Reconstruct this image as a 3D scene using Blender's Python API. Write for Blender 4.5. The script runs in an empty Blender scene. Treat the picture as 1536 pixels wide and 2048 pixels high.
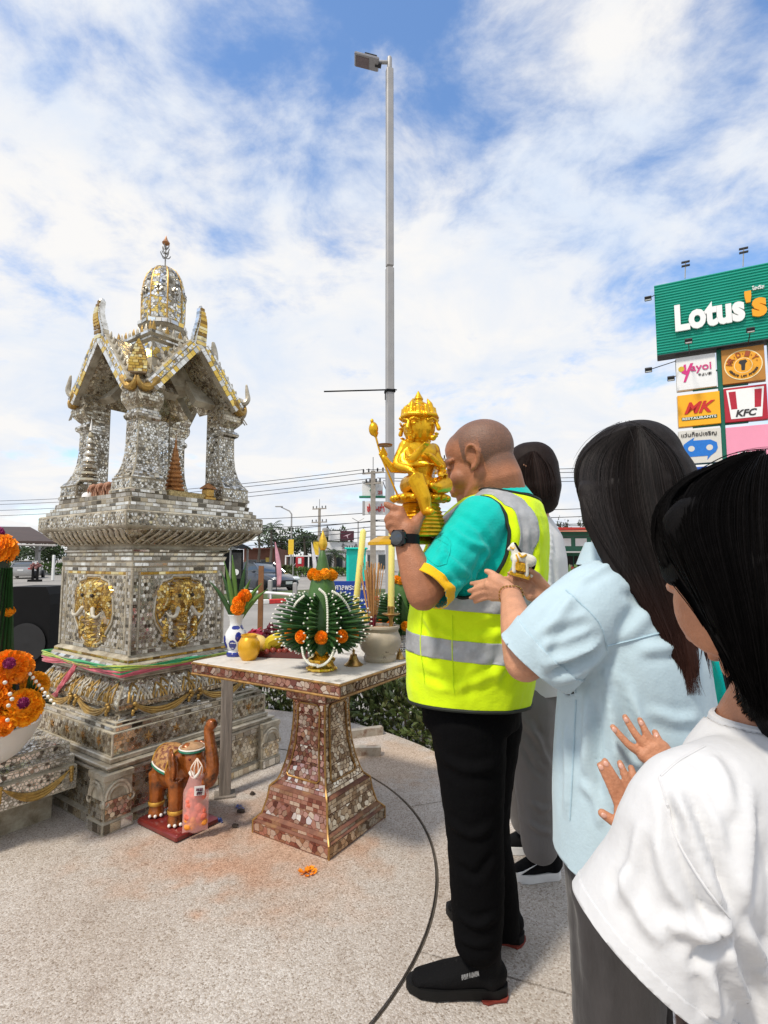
import bpy, bmesh, math, random
import numpy as np
from mathutils import Vector, Matrix, noise as mnoise
random.seed(7); np.random.seed(7)
R = math.radians
ORD = ('first', 'second', 'third', 'fourth', 'fifth', 'sixth', 'seventh', 'eighth', 'ninth')
V = lambda *a: np.array(a[0] if len(a) == 1 else a, float)
scene = bpy.context.scene
COL = scene.collection
# ---------------------------------------------------------------- camera
EYE = 1.28; FPX = 1080.0; PITCH = math.atan(94 / 1080.0)
cam = bpy.data.cameras.new('camera'); camo = bpy.data.objects.new('camera', cam); COL.objects.link(camo)
camo.location = (0, 0, EYE); camo.rotation_euler = (math.pi / 2 + PITCH, 0, 0)
cam.sensor_fit = 'HORIZONTAL'; cam.sensor_width = 36; cam.lens = 36 * FPX / 1536
cam.clip_start = 0.05; cam.clip_end = 3000
scene.camera = camo
# ---------------------------------------------------------------- light
SUN_EL, SUN_AZ = R(56), R(222)          # azimuth clockwise from +Y: behind the camera, to the left
world = bpy.data.worlds.new('World'); scene.world = world; world.use_nodes = True
def build_world():
    nt = world.node_tree; nt.nodes.clear(); N = nt.nodes.new; L = nt.links.new
    out = N('ShaderNodeOutputWorld'); bg = N('ShaderNodeBackground'); bg.inputs[1].default_value = 0.1
    sky = N('ShaderNodeTexSky'); sky.sky_type = 'NISHITA'; sky.sun_disc = False
    sky.sun_elevation = SUN_EL; sky.sun_rotation = SUN_AZ; sky.air_density = 1.0; sky.dust_density = 0.6; sky.ozone_density = 3.0
    tc = N('ShaderNodeTexCoord'); sep = N('ShaderNodeSeparateXYZ'); L(tc.outputs['Generated'], sep.inputs[0])
    def math_(op, a, b=None, c=None):
        m = N('ShaderNodeMath'); m.operation = op
        for i, x in enumerate((a, b, c)):
            if x is None: continue
            if isinstance(x, (int, float)): m.inputs[i].default_value = x
            else: L(x, m.inputs[i])
        return m.outputs[0]
    z = math_('MAXIMUM', sep.outputs[2], 0.0)
    zz = math_('ADD', z, 0.22)
    cmb = N('ShaderNodeCombineXYZ')
    L(math_('DIVIDE', sep.outputs[0], zz), cmb.inputs[0]); L(math_('DIVIDE', sep.outputs[1], zz), cmb.inputs[1])
    cmb.inputs[2].default_value = 3.7
    def nz(scale, detail, rough, dist, off=0.0):
        mp = N('ShaderNodeMapping'); mp.inputs[1].default_value = (off, off * 0.7, 0); L(cmb.outputs[0], mp.inputs[0])
        n = N('ShaderNodeTexNoise'); n.inputs['Scale'].default_value = scale; n.inputs['Detail'].default_value = detail
        n.inputs['Roughness'].default_value = rough; n.inputs['Distortion'].default_value = dist
        L(mp.outputs[0], n.inputs['Vector']); return n.outputs[0]
    big = nz(1.5, 3, 0.5, 0.3, 17.9); fine = nz(4.2, 9, 0.62, 0.25, 0.4)
    s = math_('ADD', math_('MULTIPLY', big, 0.55), math_('MULTIPLY', fine, 0.45))
    s = math_('SUBTRACT', s, math_('MULTIPLY', z, 0.085))
    mr = N('ShaderNodeMapRange'); mr.interpolation_type = 'SMOOTHSTEP'; L(s, mr.inputs[0])
    mr.inputs[1].default_value = 0.305; mr.inputs[2].default_value = 0.475
    shade = nz(2.1, 8, 0.6, 0.4, 9.1)
    cr = N('ShaderNodeMapRange'); L(shade, cr.inputs[0]); cr.inputs[1].default_value = 0.33; cr.inputs[2].default_value = 0.6
    cc = N('ShaderNodeMix'); cc.data_type = 'RGBA'; L(cr.outputs[0], cc.inputs[0])
    cc.inputs[6].default_value = (6.3, 7.0, 8.1, 1); cc.inputs[7].default_value = (8.1, 8.0, 7.9, 1)
    hs = N('ShaderNodeHueSaturation'); hs.inputs['Saturation'].default_value = 1.08; hs.inputs['Value'].default_value = 2.15
    L(sky.outputs[0], hs.inputs['Color'])
    mx = N('ShaderNodeMix'); mx.data_type = 'RGBA'; L(mr.outputs[0], mx.inputs[0])
    L(hs.outputs[0], mx.inputs[6]); L(cc.outputs[2], mx.inputs[7])
    L(mx.outputs[2], bg.inputs[0]); L(bg.outputs[0], out.inputs[0])
build_world()
sl = bpy.data.lights.new('sun', 'SUN'); sl.energy = 2.8; sl.angle = R(8); sl.color = (1, 0.92, 0.80)
so = bpy.data.objects.new('sun', sl); COL.objects.link(so)
sd = Vector((math.sin(SUN_AZ) * math.cos(SUN_EL), math.cos(SUN_AZ) * math.cos(SUN_EL), math.sin(SUN_EL)))
so.rotation_euler = sd.to_track_quat('Z', 'Y').to_euler(); so.location = (-6, -6, 12)
vs = scene.view_settings; vs.view_transform = 'Standard'; vs.look = 'None'; vs.exposure = 0.25; vs.gamma = 1.0; vs.use_curve_mapping = False
scene.render.engine = 'CYCLES'
# ---------------------------------------------------------------- measuring: photo pixel -> point in the place
_c, _s = math.cos(PITCH), math.sin(PITCH)
def ray(u, v):
    a = (u - 768) / FPX; b = (1024 - v) / FPX
    return V(a, _c - b * _s, _s + b * _c)
def G(u, v, z=0.0):
    d = ray(u, v); return V(0, 0, EYE) + d * ((z - EYE) / d[2])
def W(u, v, y):
    d = ray(u, v); return V(0, 0, EYE) + d * (y / d[1])
# ---------------------------------------------------------------- materials
MATS = {}
def M(name, col, rough=0.6, metal=0.0, var=0.12, vscale=9.0, bump=0.0, bscale=60.0, coat=0.0, spec=0.5, sss=0.0, sheen=0.0,
      dirt=None, dscale=4.0, dlo=0.5, dhi=0.7, island=0.0, trans=0.0, alpha=1.0, stretch=(1, 1, 1), weave=0.0, ior=1.45):
    """principled material: base colour varied by noise, optional second (dirt) colour in patches, grain bump"""
    if name in MATS: return MATS[name]
    m = bpy.data.materials.new(name); m.use_nodes = True; nt = m.node_tree; N = nt.nodes.new; L = nt.links.new
    b = nt.nodes['Principled BSDF']
    tc = N('ShaderNodeTexCoord'); mp = N('ShaderNodeMapping'); mp.inputs[3].default_value = stretch
    L(tc.outputs['Object'], mp.inputs[0]); vec = mp.outputs[0]
    c = (*col, 1)
    b.inputs['Base Color'].default_value = c
    last = None
    if var > 0:
        n = N('ShaderNodeTexNoise'); n.inputs['Scale'].default_value = vscale; n.inputs['Detail'].default_value = 6; n.inputs['Roughness'].default_value = 0.65
        L(vec, n.inputs['Vector'])
        mr = N('ShaderNodeMapRange'); mr.inputs[1].default_value = 0.3; mr.inputs[2].default_value = 0.7
        mr.inputs[3].default_value = 1 - var; mr.inputs[4].default_value = 1 + var; L(n.outputs[0], mr.inputs[0])
        mx = N('ShaderNodeMix'); mx.data_type = 'RGBA'; mx.blend_type = 'MULTIPLY'; mx.inputs[0].default_value = 1
        mx.inputs[6].default_value = c; L(mr.outputs[0], mx.inputs[7]); last = mx.outputs[2]
    if island > 0:
        ge = N('ShaderNodeNewGeometry'); oi = N('ShaderNodeObjectInfo')
        ad = N('ShaderNodeMath'); ad.operation = 'ADD'; L(ge.outputs['Random Per Island'], ad.inputs[0]); L(oi.outputs['Random'], ad.inputs[1])
        fr = N('ShaderNodeMath'); fr.operation = 'FRACT'; L(ad.outputs[0], fr.inputs[0])
        mr2 = N('ShaderNodeMapRange'); mr2.inputs[3].default_value = 1 - island; mr2.inputs[4].default_value = 1 + island; L(fr.outputs[0], mr2.inputs[0])
        mx = N('ShaderNodeMix'); mx.data_type = 'RGBA'; mx.blend_type = 'MULTIPLY'; mx.inputs[0].default_value = 1
        if last: L(last, mx.inputs[6])
        else: mx.inputs[6].default_value = c
        L(mr2.outputs[0], mx.inputs[7]); last = mx.outputs[2]
    if dirt:
        n = N('ShaderNodeTexNoise'); n.inputs['Scale'].default_value = dscale; n.inputs['Detail'].default_value = 8; n.inputs['Roughness'].default_value = 0.7
        L(vec, n.inputs['Vector'])
        mr = N('ShaderNodeMapRange'); mr.inputs[1].default_value = dlo; mr.inputs[2].default_value = dhi; L(n.outputs[0], mr.inputs[0])
        mx = N('ShaderNodeMix'); mx.data_type = 'RGBA'; L(mr.outputs[0], mx.inputs[0])
        if last: L(last, mx.inputs[6])
        else: mx.inputs[6].default_value = c
        mx.inputs[7].default_value = (*dirt, 1); last = mx.outputs[2]
    if last: L(last, b.inputs['Base Color'])
    if bump > 0:
        n = N('ShaderNodeTexNoise'); n.inputs['Scale'].default_value = bscale; n.inputs['Detail'].default_value = 5; L(vec, n.inputs['Vector'])
        bp = N('ShaderNodeBump'); bp.inputs['Strength'].default_value = bump; bp.inputs['Distance'].default_value = 0.01
        hsrc = n.outputs[0]
        if weave > 0:
            ws = []
            for ax_ in ('X', 'Z'):
                w = N('ShaderNodeTexWave'); w.bands_direction = ax_; w.inputs['Scale'].default_value = weave; w.inputs['Distortion'].default_value = 1.5; w.inputs['Detail'].default_value = 2
                L(vec, w.inputs['Vector']); ws.append(w)
            a = N('ShaderNodeMath'); a.operation = 'ADD'; L(ws[0].outputs['Fac'], a.inputs[0]); L(ws[1].outputs['Fac'], a.inputs[1])
            a2 = N('ShaderNodeMath'); a2.operation = 'MULTIPLY_ADD'; L(a.outputs[0], a2.inputs[0]); a2.inputs[1].default_value = 0.25; L(n.outputs[0], a2.inputs[2]); hsrc = a2.outputs[0]
        L(hsrc, bp.inputs['Height']); L(bp.outputs[0], b.inputs['Normal'])
    b.inputs['Roughness'].default_value = rough; b.inputs['Metallic'].default_value = metal
    b.inputs['Coat Weight'].default_value = coat; b.inputs['Specular IOR Level'].default_value = spec; b.inputs['IOR'].default_value = ior
    if coat: b.inputs['Coat Roughness'].default_value = 0.08
    if sss:
        b.inputs['Subsurface Weight'].default_value = sss; b.inputs['Subsurface Radius'].default_value = (0.012, 0.005, 0.003); b.inputs['Subsurface Scale'].default_value = 1.0
    if sheen: b.inputs['Sheen Weight'].default_value = sheen
    if trans: b.inputs['Transmission Weight'].default_value = trans
    if alpha < 1: b.inputs['Alpha'].default_value = alpha
    MATS[name] = m; return m
def mirror(name, ramp, rough=0.12, grime=(0.25, 0.21, 0.15), metal=0.85):
    """mirror-glass chips: each chip its own tint, old grime over them"""
    if name in MATS: return MATS[name]
    m = bpy.data.materials.new(name); m.use_nodes = True; nt = m.node_tree; N = nt.nodes.new; L = nt.links.new; b = nt.nodes['Principled BSDF']
    ge = N('ShaderNodeNewGeometry'); oi = N('ShaderNodeObjectInfo')
    ad = N('ShaderNodeMath'); ad.operation = 'ADD'; L(ge.outputs['Random Per Island'], ad.inputs[0]); L(oi.outputs['Random'], ad.inputs[1])
    fr = N('ShaderNodeMath'); fr.operation = 'FRACT'; L(ad.outputs[0], fr.inputs[0])
    cr = N('ShaderNodeValToRGB'); cr.color_ramp.interpolation = 'CONSTANT'; L(fr.outputs[0], cr.inputs[0])
    els = cr.color_ramp.elements
    while len(els) < len(ramp): els.new(0.5)
    for e, (p, c) in zip(els, ramp): e.position = p; e.color = (*c, 1)
    tc = N('ShaderNodeTexCoord'); n = N('ShaderNodeTexNoise'); n.inputs['Scale'].default_value = 14; n.inputs['Detail'].default_value = 8; n.inputs['Roughness'].default_value = 0.7
    L(tc.outputs['Object'], n.inputs['Vector'])
    mr = N('ShaderNodeMapRange'); mr.inputs[1].default_value = 0.5; mr.inputs[2].default_value = 0.72; mr.inputs[4].default_value = 0.85; L(n.outputs[0], mr.inputs[0])
    mx = N('ShaderNodeMix'); mx.data_type = 'RGBA'; L(mr.outputs[0], mx.inputs[0]); L(cr.outputs[0], mx.inputs[6]); mx.inputs[7].default_value = (*grime, 1)
    L(mx.outputs[2], b.inputs['Base Color'])
    m2 = N('ShaderNodeMath'); m2.operation = 'MULTIPLY_ADD'; L(mr.outputs[0], m2.inputs[0]); m2.inputs[1].default_value = -0.6; m2.inputs[2].default_value = metal; L(m2.outputs[0], b.inputs['Metallic'])
    m3 = N('ShaderNodeMath'); m3.operation = 'MULTIPLY_ADD'; L(mr.outputs[0], m3.inputs[0]); m3.inputs[1].default_value = 0.5; m3.inputs[2].default_value = rough; L(m3.outputs[0], b.inputs['Roughness'])
    MATS[name] = m; return m
# ---------------------------------------------------------------- mesh building
class MB:
    def __init__(s): s.v = []; s.f = []
    def add(s, vs_, fs):
        o = len(s.v); s.v.extend([tuple(float(c) for c in p) for p in vs_]); s.f.extend([tuple(i + o for i in f) for f in fs]); return s
    def box(s, c, d, ax=None, bev=0.0):
        """box of size d centred on c; ax = three axis vectors; bev cuts the edges"""
        A = np.eye(3) if ax is None else np.array(ax, float)
        h = np.array(d, float) / 2; c = np.array(c, float)
        if bev <= 0:
            P = [c + (A.T @ (h * np.array(q))) for q in ((-1,-1,-1),(1,-1,-1),(1,1,-1),(-1,1,-1),(-1,-1,1),(1,-1,1),(1,1,1),(-1,1,1))]
            return s.add(P, [(0,3,2,1),(4,5,6,7),(0,1,5,4),(1,2,6,5),(2,3,7,6),(3,0,4,7)])
        b = min(bev, min(h) * 0.9); prof = [(h[2] * -1, b), (-h[2] + b, 0), (h[2] - b, 0), (h[2], b)]
        P = []; F = []
        for z, k in prof:
            x, y = h[0] - k, h[1] - k; q = b * 0.7
            for X, Y in ((-x + q, -y), (x - q, -y), (x, -y + q), (x, y - q), (x - q, y), (-x + q, y), (-x, y - q), (-x, -y + q)):
                P.append(c + A.T @ np.array((X, Y, z)))
        for r in range(3):
            for i in range(8): F.append((r*8+i, r*8+(i+1) % 8, (r+1)*8+(i+1) % 8, (r+1)*8+i))
        F.append(tuple(range(7, -1, -1))); F.append(tuple(range(24, 32)))
        return s.add(P, F)
    def loft(s, rings, cap=True, closed=True):
        n = len(rings[0]); P = [p for r in rings for p in r]; F = []
        for k in range(len(rings) - 1):
            for i in range(n if closed else n - 1):
                j = (i + 1) % n; F.append((k*n+i, k*n+j, (k+1)*n+j, (k+1)*n+i))
        if cap and closed:
            F.append(tuple(range(n - 1, -1, -1))); F.append(tuple((len(rings) - 1) * n + i for i in range(n)))
        return s.add(P, F)
    def lathe(s, prof, c=(0, 0, 0), n=24, ax=None, cap=True, lob=0, lamp=0.0):
        A = np.eye(3) if ax is None else np.array(ax, float); c = np.array(c, float); rings = []
        for r, z in prof:
            ring = []
            for i in range(n):
                t = 2 * math.pi * i / n; rr = r * (1 + lamp * math.cos(lob * t)) if lob else r
                ring.append(c + A.T @ np.array((rr * math.cos(t), rr * math.sin(t), z)))
            rings.append(ring)
        return s.loft(rings, cap)
    def square(s, prof, c=(0, 0, 0), ax=None):
        A = np.eye(3) if ax is None else np.array(ax, float); c = np.array(c, float)
        return s.loft([[c + A.T @ np.array((x * r, y * r, z)) for x, y in ((-1,-1),(1,-1),(1,1),(-1,1))] for r, z in prof])
    def tube(s, pts, rad, n=8, side=None, caps=True, round_=False):
        """tube through points; rad a number or one per point, each a number or (a, b)"""
        P = [np.array(p, float) for p in pts]; m = len(P)
        if not isinstance(rad, (list, tuple)) or (isinstance(rad, tuple)): rad = [rad] * m
        rad = [(r, r) if not isinstance(r, (tuple, list)) else r for r in rad]
        T = [P[min(i+1, m-1)] - P[max(i-1, 0)] for i in range(m)]; T = [t / (np.linalg.norm(t) + 1e-12) for t in T]
        if side is None:
            side = np.cross(T[0], (0, 0, 1)); 
            if np.linalg.norm(side) < 0.1: side = np.cross(T[0], (0, 1, 0))
        side = np.array(side, float)
        rings = []
        def ring(c, t, sd, a, b):
            return [c + sd * (a * math.cos(2*math.pi*i/n)) + np.cross(t, sd) * (b * math.sin(2*math.pi*i/n)) for i in range(n)]
        SD = []
        for t in T:
            side = side - t * np.dot(side, t); side = side / (np.linalg.norm(side) + 1e-12); SD.append(side)
        if round_:
            a, b = rad[0]; k = min(a, b)
            for th in (80, 50, 25): rings.append(ring(P[0] - T[0] * k * math.sin(R(th)), T[0], SD[0], a * math.cos(R(th)), b * math.cos(R(th))))
        for i in range(m): rings.append(ring(P[i], T[i], SD[i], *rad[i]))
        if round_:
            a, b = rad[-1]; k = min(a, b)
            for th in (25, 50, 80): rings.append(ring(P[-1] + T[-1] * k * math.sin(R(th)), T[-1], SD[-1], a * math.cos(R(th)), b * math.cos(R(th))))
        return s.loft(rings, caps)
    def ball(s, c, r, n=12, m=8, ax=None):
        r = (r, r, r) if not isinstance(r, (tuple, list)) else r; A = np.eye(3) if ax is None else np.array(ax, float); c = np.array(c, float)
        P = []; F = []
        for j in range(1, m):
            ph = math.pi * j / m
            for i in range(n):
                t = 2 * math.pi * i / n
                P.append(c + A.T @ np.array((r[0]*math.sin(ph)*math.cos(t), r[1]*math.sin(ph)*math.sin(t), -r[2]*math.cos(ph))))
        P.append(c + A.T @ np.array((0, 0, -r[2]))); P.append(c + A.T @ np.array((0, 0, r[2]))); b = (m-1)*n; tp = b + 1
        for j in range(m - 2):
            for i in range(n): F.append((j*n+i, j*n+(i+1) % n, (j+1)*n+(i+1) % n, (j+1)*n+i))
        for i in range(n): F.append((b, (i+1) % n, i)); F.append((tp, (m-2)*n+i, (m-2)*n+(i+1) % n))
        return s.add(P, F)
    def prism(s, poly, vec):
        n = len(poly); P = [np.array(p, float) for p in poly]; v = np.array(vec, float)
        return s.add(P + [p + v for p in P], [tuple(range(n-1, -1, -1)), tuple(range(n, 2*n))] + [(i, (i+1) % n, n+(i+1) % n, n+i) for i in range(n)])
    def grid(s, fn, nu, nv):
        P = [fn(i / nu, j / nv) for j in range(nv + 1) for i in range(nu + 1)]
        return s.add(P, [(j*(nu+1)+i, j*(nu+1)+i+1, (j+1)*(nu+1)+i+1, (j+1)*(nu+1)+i) for j in range(nv) for i in range(nu)])
    def mesh(s, name, off=None):
        me = bpy.data.meshes.new(name)
        v = np.array(s.v, float).reshape(-1, 3)
        if off is not None: v = v - np.array(off)
        me.from_pydata(v.tolist(), [], s.f); return me
ORG = {}
def put(me, name, mat, parent=None, loc=None, smooth=True, label=None, kind=None):
    o = bpy.data.objects.new(name, me)
    if mat is not None:
        if not me.materials: me.materials.append(mat)
    if smooth:
        me.polygons.foreach_set('use_smooth', [True] * len(me.polygons))
        if smooth != 'all':
            try: me.set_sharp_from_angle(angle=R(38))
            except Exception: pass
    COL.objects.link(o)
    if parent is not None: o.parent = parent; ORG[o] = ORG.get(parent, V(0, 0, 0))
    if loc is not None: o.location = [float(x) for x in loc]
    if label: o['label'] = label
    if kind: o['kind'] = kind
    return o
def build(mb, name, mat, parent=None, smooth=True, label=None, kind=None):
    return put(mb.mesh(name, ORG.get(parent)), name, mat, parent, None, smooth, label, kind)
def thing(name, label, cat, loc=(0, 0, 0), rot=None, group=None):
    o = bpy.data.objects.new(name, None); COL.objects.link(o); o.empty_display_size = 0.1
    o.location = [float(x) for x in loc]
    if rot is not None: o.rotation_euler = (0, 0, rot) if isinstance(rot, (int, float)) else rot; ORG[o] = V(0, 0, 0)
    else: ORG[o] = V(loc)
    o['label'] = label; o['category'] = cat
    if group: o['group'] = group
    return o
def solo(mb, name, mat, label, cat, loc=(0, 0, 0), group=None, smooth=True, kind=None):
    o = put(mb.mesh(name, loc), name, mat, None, loc, smooth); ORG[o] = V(loc)
    if label: o['label'] = label
    if cat: o['category'] = cat
    if group: o['group'] = group
    if kind: o['kind'] = kind
    return o
def struct(mb, name, mat, loc=(0, 0, 0), smooth=False, kind='structure'):
    o = put(mb.mesh(name, loc), name, mat, None, loc, smooth); ORG[o] = V(loc); o['kind'] = kind; return o
def copy_tree(o, parent=None):
    c = o.copy(); COL.objects.link(c)
    if parent is not None: c.parent = parent
    for ch in list(o.children): copy_tree(ch, c)
    return c
def unit(v): v = np.array(v, float); return v / (np.linalg.norm(v) + 1e-12)
def spline(pts, n=8):
    """Catmull-Rom through points (any dimension)"""
    P = [np.array(p, float) for p in pts]; P = [2*P[0]-P[1]] + P + [2*P[-1]-P[-2]]; out = []
    for i in range(1, len(P) - 2):
        for k in range(n):
            t = k / n; a, b, c, d = P[i-1], P[i], P[i+1], P[i+2]
            out.append(0.5*((2*b)+(-a+c)*t+(2*a-5*b+4*c-d)*t*t+(-a+3*b-3*c+d)*t**3))
    out.append(P[-2]); return out
def text_mesh(s, size, extrude=0.004, bold=0.0, shear=0.0, align='CENTER', spacing=1.0):
    cu = bpy.data.curves.new('lettering', 'FONT'); cu.body = s; cu.size = size; cu.extrude = extrude; cu.offset = bold; cu.shear = shear
    cu.align_x = align; cu.align_y = 'CENTER'; cu.space_character = spacing; cu.resolution_u = 3
    o = bpy.data.objects.new('lettering_source', cu); COL.objects.link(o)
    dg = bpy.context.evaluated_depsgraph_get(); me = bpy.data.meshes.new_from_object(o.evaluated_get(dg))
    bpy.data.objects.remove(o); me.materials.clear(); return me
def place_text(me, origin, xa, ya, width=None, height=None, parent=None, name='lettering', mat=None):
    """lay a text mesh on a plane: origin = centre, xa right, ya up; scaled to width (and height)"""
    n = len(me.vertices); co = np.empty(n*3); me.vertices.foreach_get('co', co); co = co.reshape(-1, 3)
    lo, hi = co.min(0), co.max(0); c = (lo + hi) / 2; sx = width / (hi[0]-lo[0]) if width else 1; sy = height / (hi[1]-lo[1]) if height else sx
    xa, ya = unit(xa), unit(ya); za = np.cross(xa, ya)
    w = V(origin) + (co[:, :1]-c[0])*sx*xa + (co[:, 1:2]-c[1])*sy*ya + (co[:, 2:3]-lo[2])*za - ORG.get(parent, V(0, 0, 0))
    me.vertices.foreach_set('co', w.ravel()); return put(me, name, mat, parent, smooth=False)
# ---------------------------------------------------------------- organic shapes: closed blobs fused by a voxel remesh
def organic(mb, voxel, smooth=6, fac=0.5):
    me = mb.mesh('fuse'); o = bpy.data.objects.new('fuse', me); COL.objects.link(o)
    r = o.modifiers.new('r', 'REMESH'); r.mode = 'VOXEL'; r.voxel_size = voxel; r.adaptivity = 0
    if smooth:
        sm = o.modifiers.new('s', 'SMOOTH'); sm.factor = fac; sm.iterations = smooth
    dg = bpy.context.evaluated_depsgraph_get(); me2 = bpy.data.meshes.new_from_object(o.evaluated_get(dg))
    bpy.data.objects.remove(o); bpy.data.meshes.remove(me); return me2
def get_co(me):
    co = np.empty(len(me.vertices)*3); me.vertices.foreach_get('co', co); return co.reshape(-1, 3)
def get_no(me):
    no = np.empty(len(me.vertices)*3); me.vertices.foreach_get('normal', no); return no.reshape(-1, 3)
def set_co(me, co): me.vertices.foreach_set('co', np.ascontiguousarray(co, dtype=float).ravel()); me.update()
def seg_dist(co, a, b):
    a, b = V(a), V(b); d = b - a; t = np.clip(((co - a) @ d) / (d @ d), 0, 1); return np.linalg.norm(co - (a + t[:, None]*d), axis=1), t
def folds(me, lst):
    """raise (or sink) soft ridges along segments: (a, b, width, height)"""
    co = get_co(me); no = get_no(me); h = np.zeros(len(co))
    for a, b, w, amp in lst:
        d, t = seg_dist(co, a, b); h += amp * np.exp(-(d / w) ** 2) * np.sin(np.pi * np.clip(t*0.86+0.07, 0, 1)) ** 0.7
    set_co(me, co + no * h[:, None])
def ripple(me, amp, scale, stretch=(1, 1, 1), seed=0.0):
    co = get_co(me); no = get_no(me); st = V(stretch) * scale
    h = np.array([mnoise.noise(Vector(p * st) + Vector((seed, seed, seed))) for p in co]); set_co(me, co + no * (h * amp)[:, None])
def cut(me, co, no, outer=True, where=None):
    """cut the cloth by a plane and drop the part on the normal's side (where(p) limits the cut)"""
    bm = bmesh.new(); bm.from_mesh(me)
    fs = [f for f in bm.faces if where is None or where(f.calc_center_median())]
    geom = list({v for f in fs for v in f.verts}) + list({e for f in fs for e in f.edges}) + fs
    bmesh.ops.bisect_plane(bm, geom=geom, plane_co=[float(x) for x in co], plane_no=[float(x) for x in unit(no)], clear_outer=False, clear_inner=False, dist=1e-6)
    if outer:
        n = Vector(unit(no)); c = Vector([float(x) for x in co])
        rm = [f for f in bm.faces if (f.calc_center_median() - c).dot(n) > 0 and (where is None or where(f.calc_center_median()))]
        bmesh.ops.delete(bm, geom=rm, context='FACES')
        bmesh.ops.delete(bm, geom=[v for v in bm.verts if not v.link_faces], context='VERTS')
    bm.to_mesh(me); bm.free(); me.update()
def extract(me, pred, off):
    """the faces for which pred(centre) holds, lifted along the normal: a band sewn on the cloth"""
    bm = bmesh.new(); bm.from_mesh(me); bm.normal_update()
    bmesh.ops.delete(bm, geom=[f for f in bm.faces if not pred(f.calc_center_median())], context='FACES')
    bmesh.ops.delete(bm, geom=[v for v in bm.verts if not v.link_faces], context='VERTS')
    ns = {v: v.normal.copy() for v in bm.verts}
    for v in bm.verts: v.co += ns[v] * off
    m2 = bpy.data.meshes.new('band'); bm.to_mesh(m2); bm.free(); return m2
def rim_loops(me, near=None):
    """ordered points along open borders"""
    bm = bmesh.new(); bm.from_mesh(me); es = [e for e in bm.edges if e.is_boundary]
    adj = {}
    for e in es:
        a, b = e.verts; adj.setdefault(a.index, []).append(b.index); adj.setdefault(b.index, []).append(a.index)
    bm.verts.ensure_lookup_table(); co = {i: V(bm.verts[i].co) for i in adj}; bm.free()
    seen = set(); loops = []
    for s0 in adj:
        if s0 in seen: continue
        lp = [s0]; seen.add(s0); cur = s0
        while True:
            nx = [k for k in adj[cur] if k not in seen]
            if not nx: break
            cur = nx[0]; seen.add(cur); lp.append(cur)
        loops.append([co[i] for i in lp])
    return [l for l in loops if len(l) > 12]
def solidify(o, t):
    m = o.modifiers.new('thickness', 'SOLIDIFY'); m.thickness = t; m.offset = -1; return o
def put_cloth(me, name, mat, parent, thick=0.003, label=None):
    co = get_co(me) - ORG.get(parent, V(0, 0, 0)); set_co(me, co); me.materials.clear()
    o = put(me, name, mat, parent, smooth='all', label=label)
    if thick: solidify(o, thick)
    return o
# ---------------------------------------------------------------- mosaic: chips of mirror glass set in grout
def clip_poly(poly, a, n):
    """keep the side where (p-a).n <= 0"""
    out = []; m = len(poly)
    for i in range(m):
        p, q = poly[i], poly[(i+1) % m]; dp = (p[0]-a[0])*n[0]+(p[1]-a[1])*n[1]; dq = (q[0]-a[0])*n[0]+(q[1]-a[1])*n[1]
        if dp <= 0: out.append(p)
        if (dp < 0 < dq) or (dq < 0 < dp):
            t = dp / (dp - dq); out.append((p[0]+t*(q[0]-p[0]), p[1]+t*(q[1]-p[1])))
    return out
def inset(poly, g):
    m = len(poly); cx = sum(p[0] for p in poly)/m; cy = sum(p[1] for p in poly)/m; out = poly
    for i in range(m):
        p, q = poly[i], poly[(i+1) % m]; ex, ey = q[0]-p[0], q[1]-p[1]; l = math.hypot(ex, ey)
        if l < 1e-9: continue
        nx, ny = ey/l, -ex/l
        if (cx-p[0])*nx+(cy-p[1])*ny > 0: nx, ny = -nx, -ny
        out = clip_poly(out, (p[0]-nx*g, p[1]-ny*g), (nx, ny))
        if len(out) < 3: return []
    return out
def cells(w, h, size, style, rng, jit=0.32):
    """polygons filling a w x h rectangle"""
    rect = [(0, 0), (w, 0), (w, h), (0, h)]; out = []
    if style == 'brick':
        y = 0; rows = max(1, round(h / size)); rh = h / rows
        for r in range(rows):
            x = -rng.random() * size
            while x < w:
                l = size * (1.0 + rng.random() * 1.1); a, b = max(0, x), min(w, x + l)
                if b - a > size * 0.2: out.append([(a, r*rh), (b, r*rh), (b, (r+1)*rh), (a, (r+1)*rh)])
                x += l
        return out
    dx = size; dy = size * 0.866; pts = {}
    nx = int(w / dx) + 2; ny = int(h / dy) + 2; j = 0.0 if style == 'hex' else jit
    for r in range(-1, ny + 1):
        for q in range(-1, nx + 1):
            pts[(q, r)] = ((q + 0.5 * (r & 1)) * dx + (rng.random()-0.5)*2*j*dx, r * dy + (rng.random()-0.5)*2*j*dy)
    for (q, r), p in pts.items():
        if not (-dx < p[0] < w + dx and -dy < p[1] < h + dy): continue
        poly = rect
        for dq in (-2, -1, 0, 1, 2):
            for dr in (-2, -1, 0, 1, 2):
                if (dq, dr) == (0, 0): continue
                o = pts.get((q+dq, r+dr))
                if o is None: continue
                n = (o[0]-p[0], o[1]-p[1])
                if n[0]*n[0]+n[1]*n[1] > (2.4*dx)**2: continue
                poly = clip_poly(poly, ((p[0]+o[0])/2, (p[1]+o[1])/2), n)
                if len(poly) < 3: break
            if len(poly) < 3: break
        if len(poly) >= 3: out.append(poly)
    return out
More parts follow.
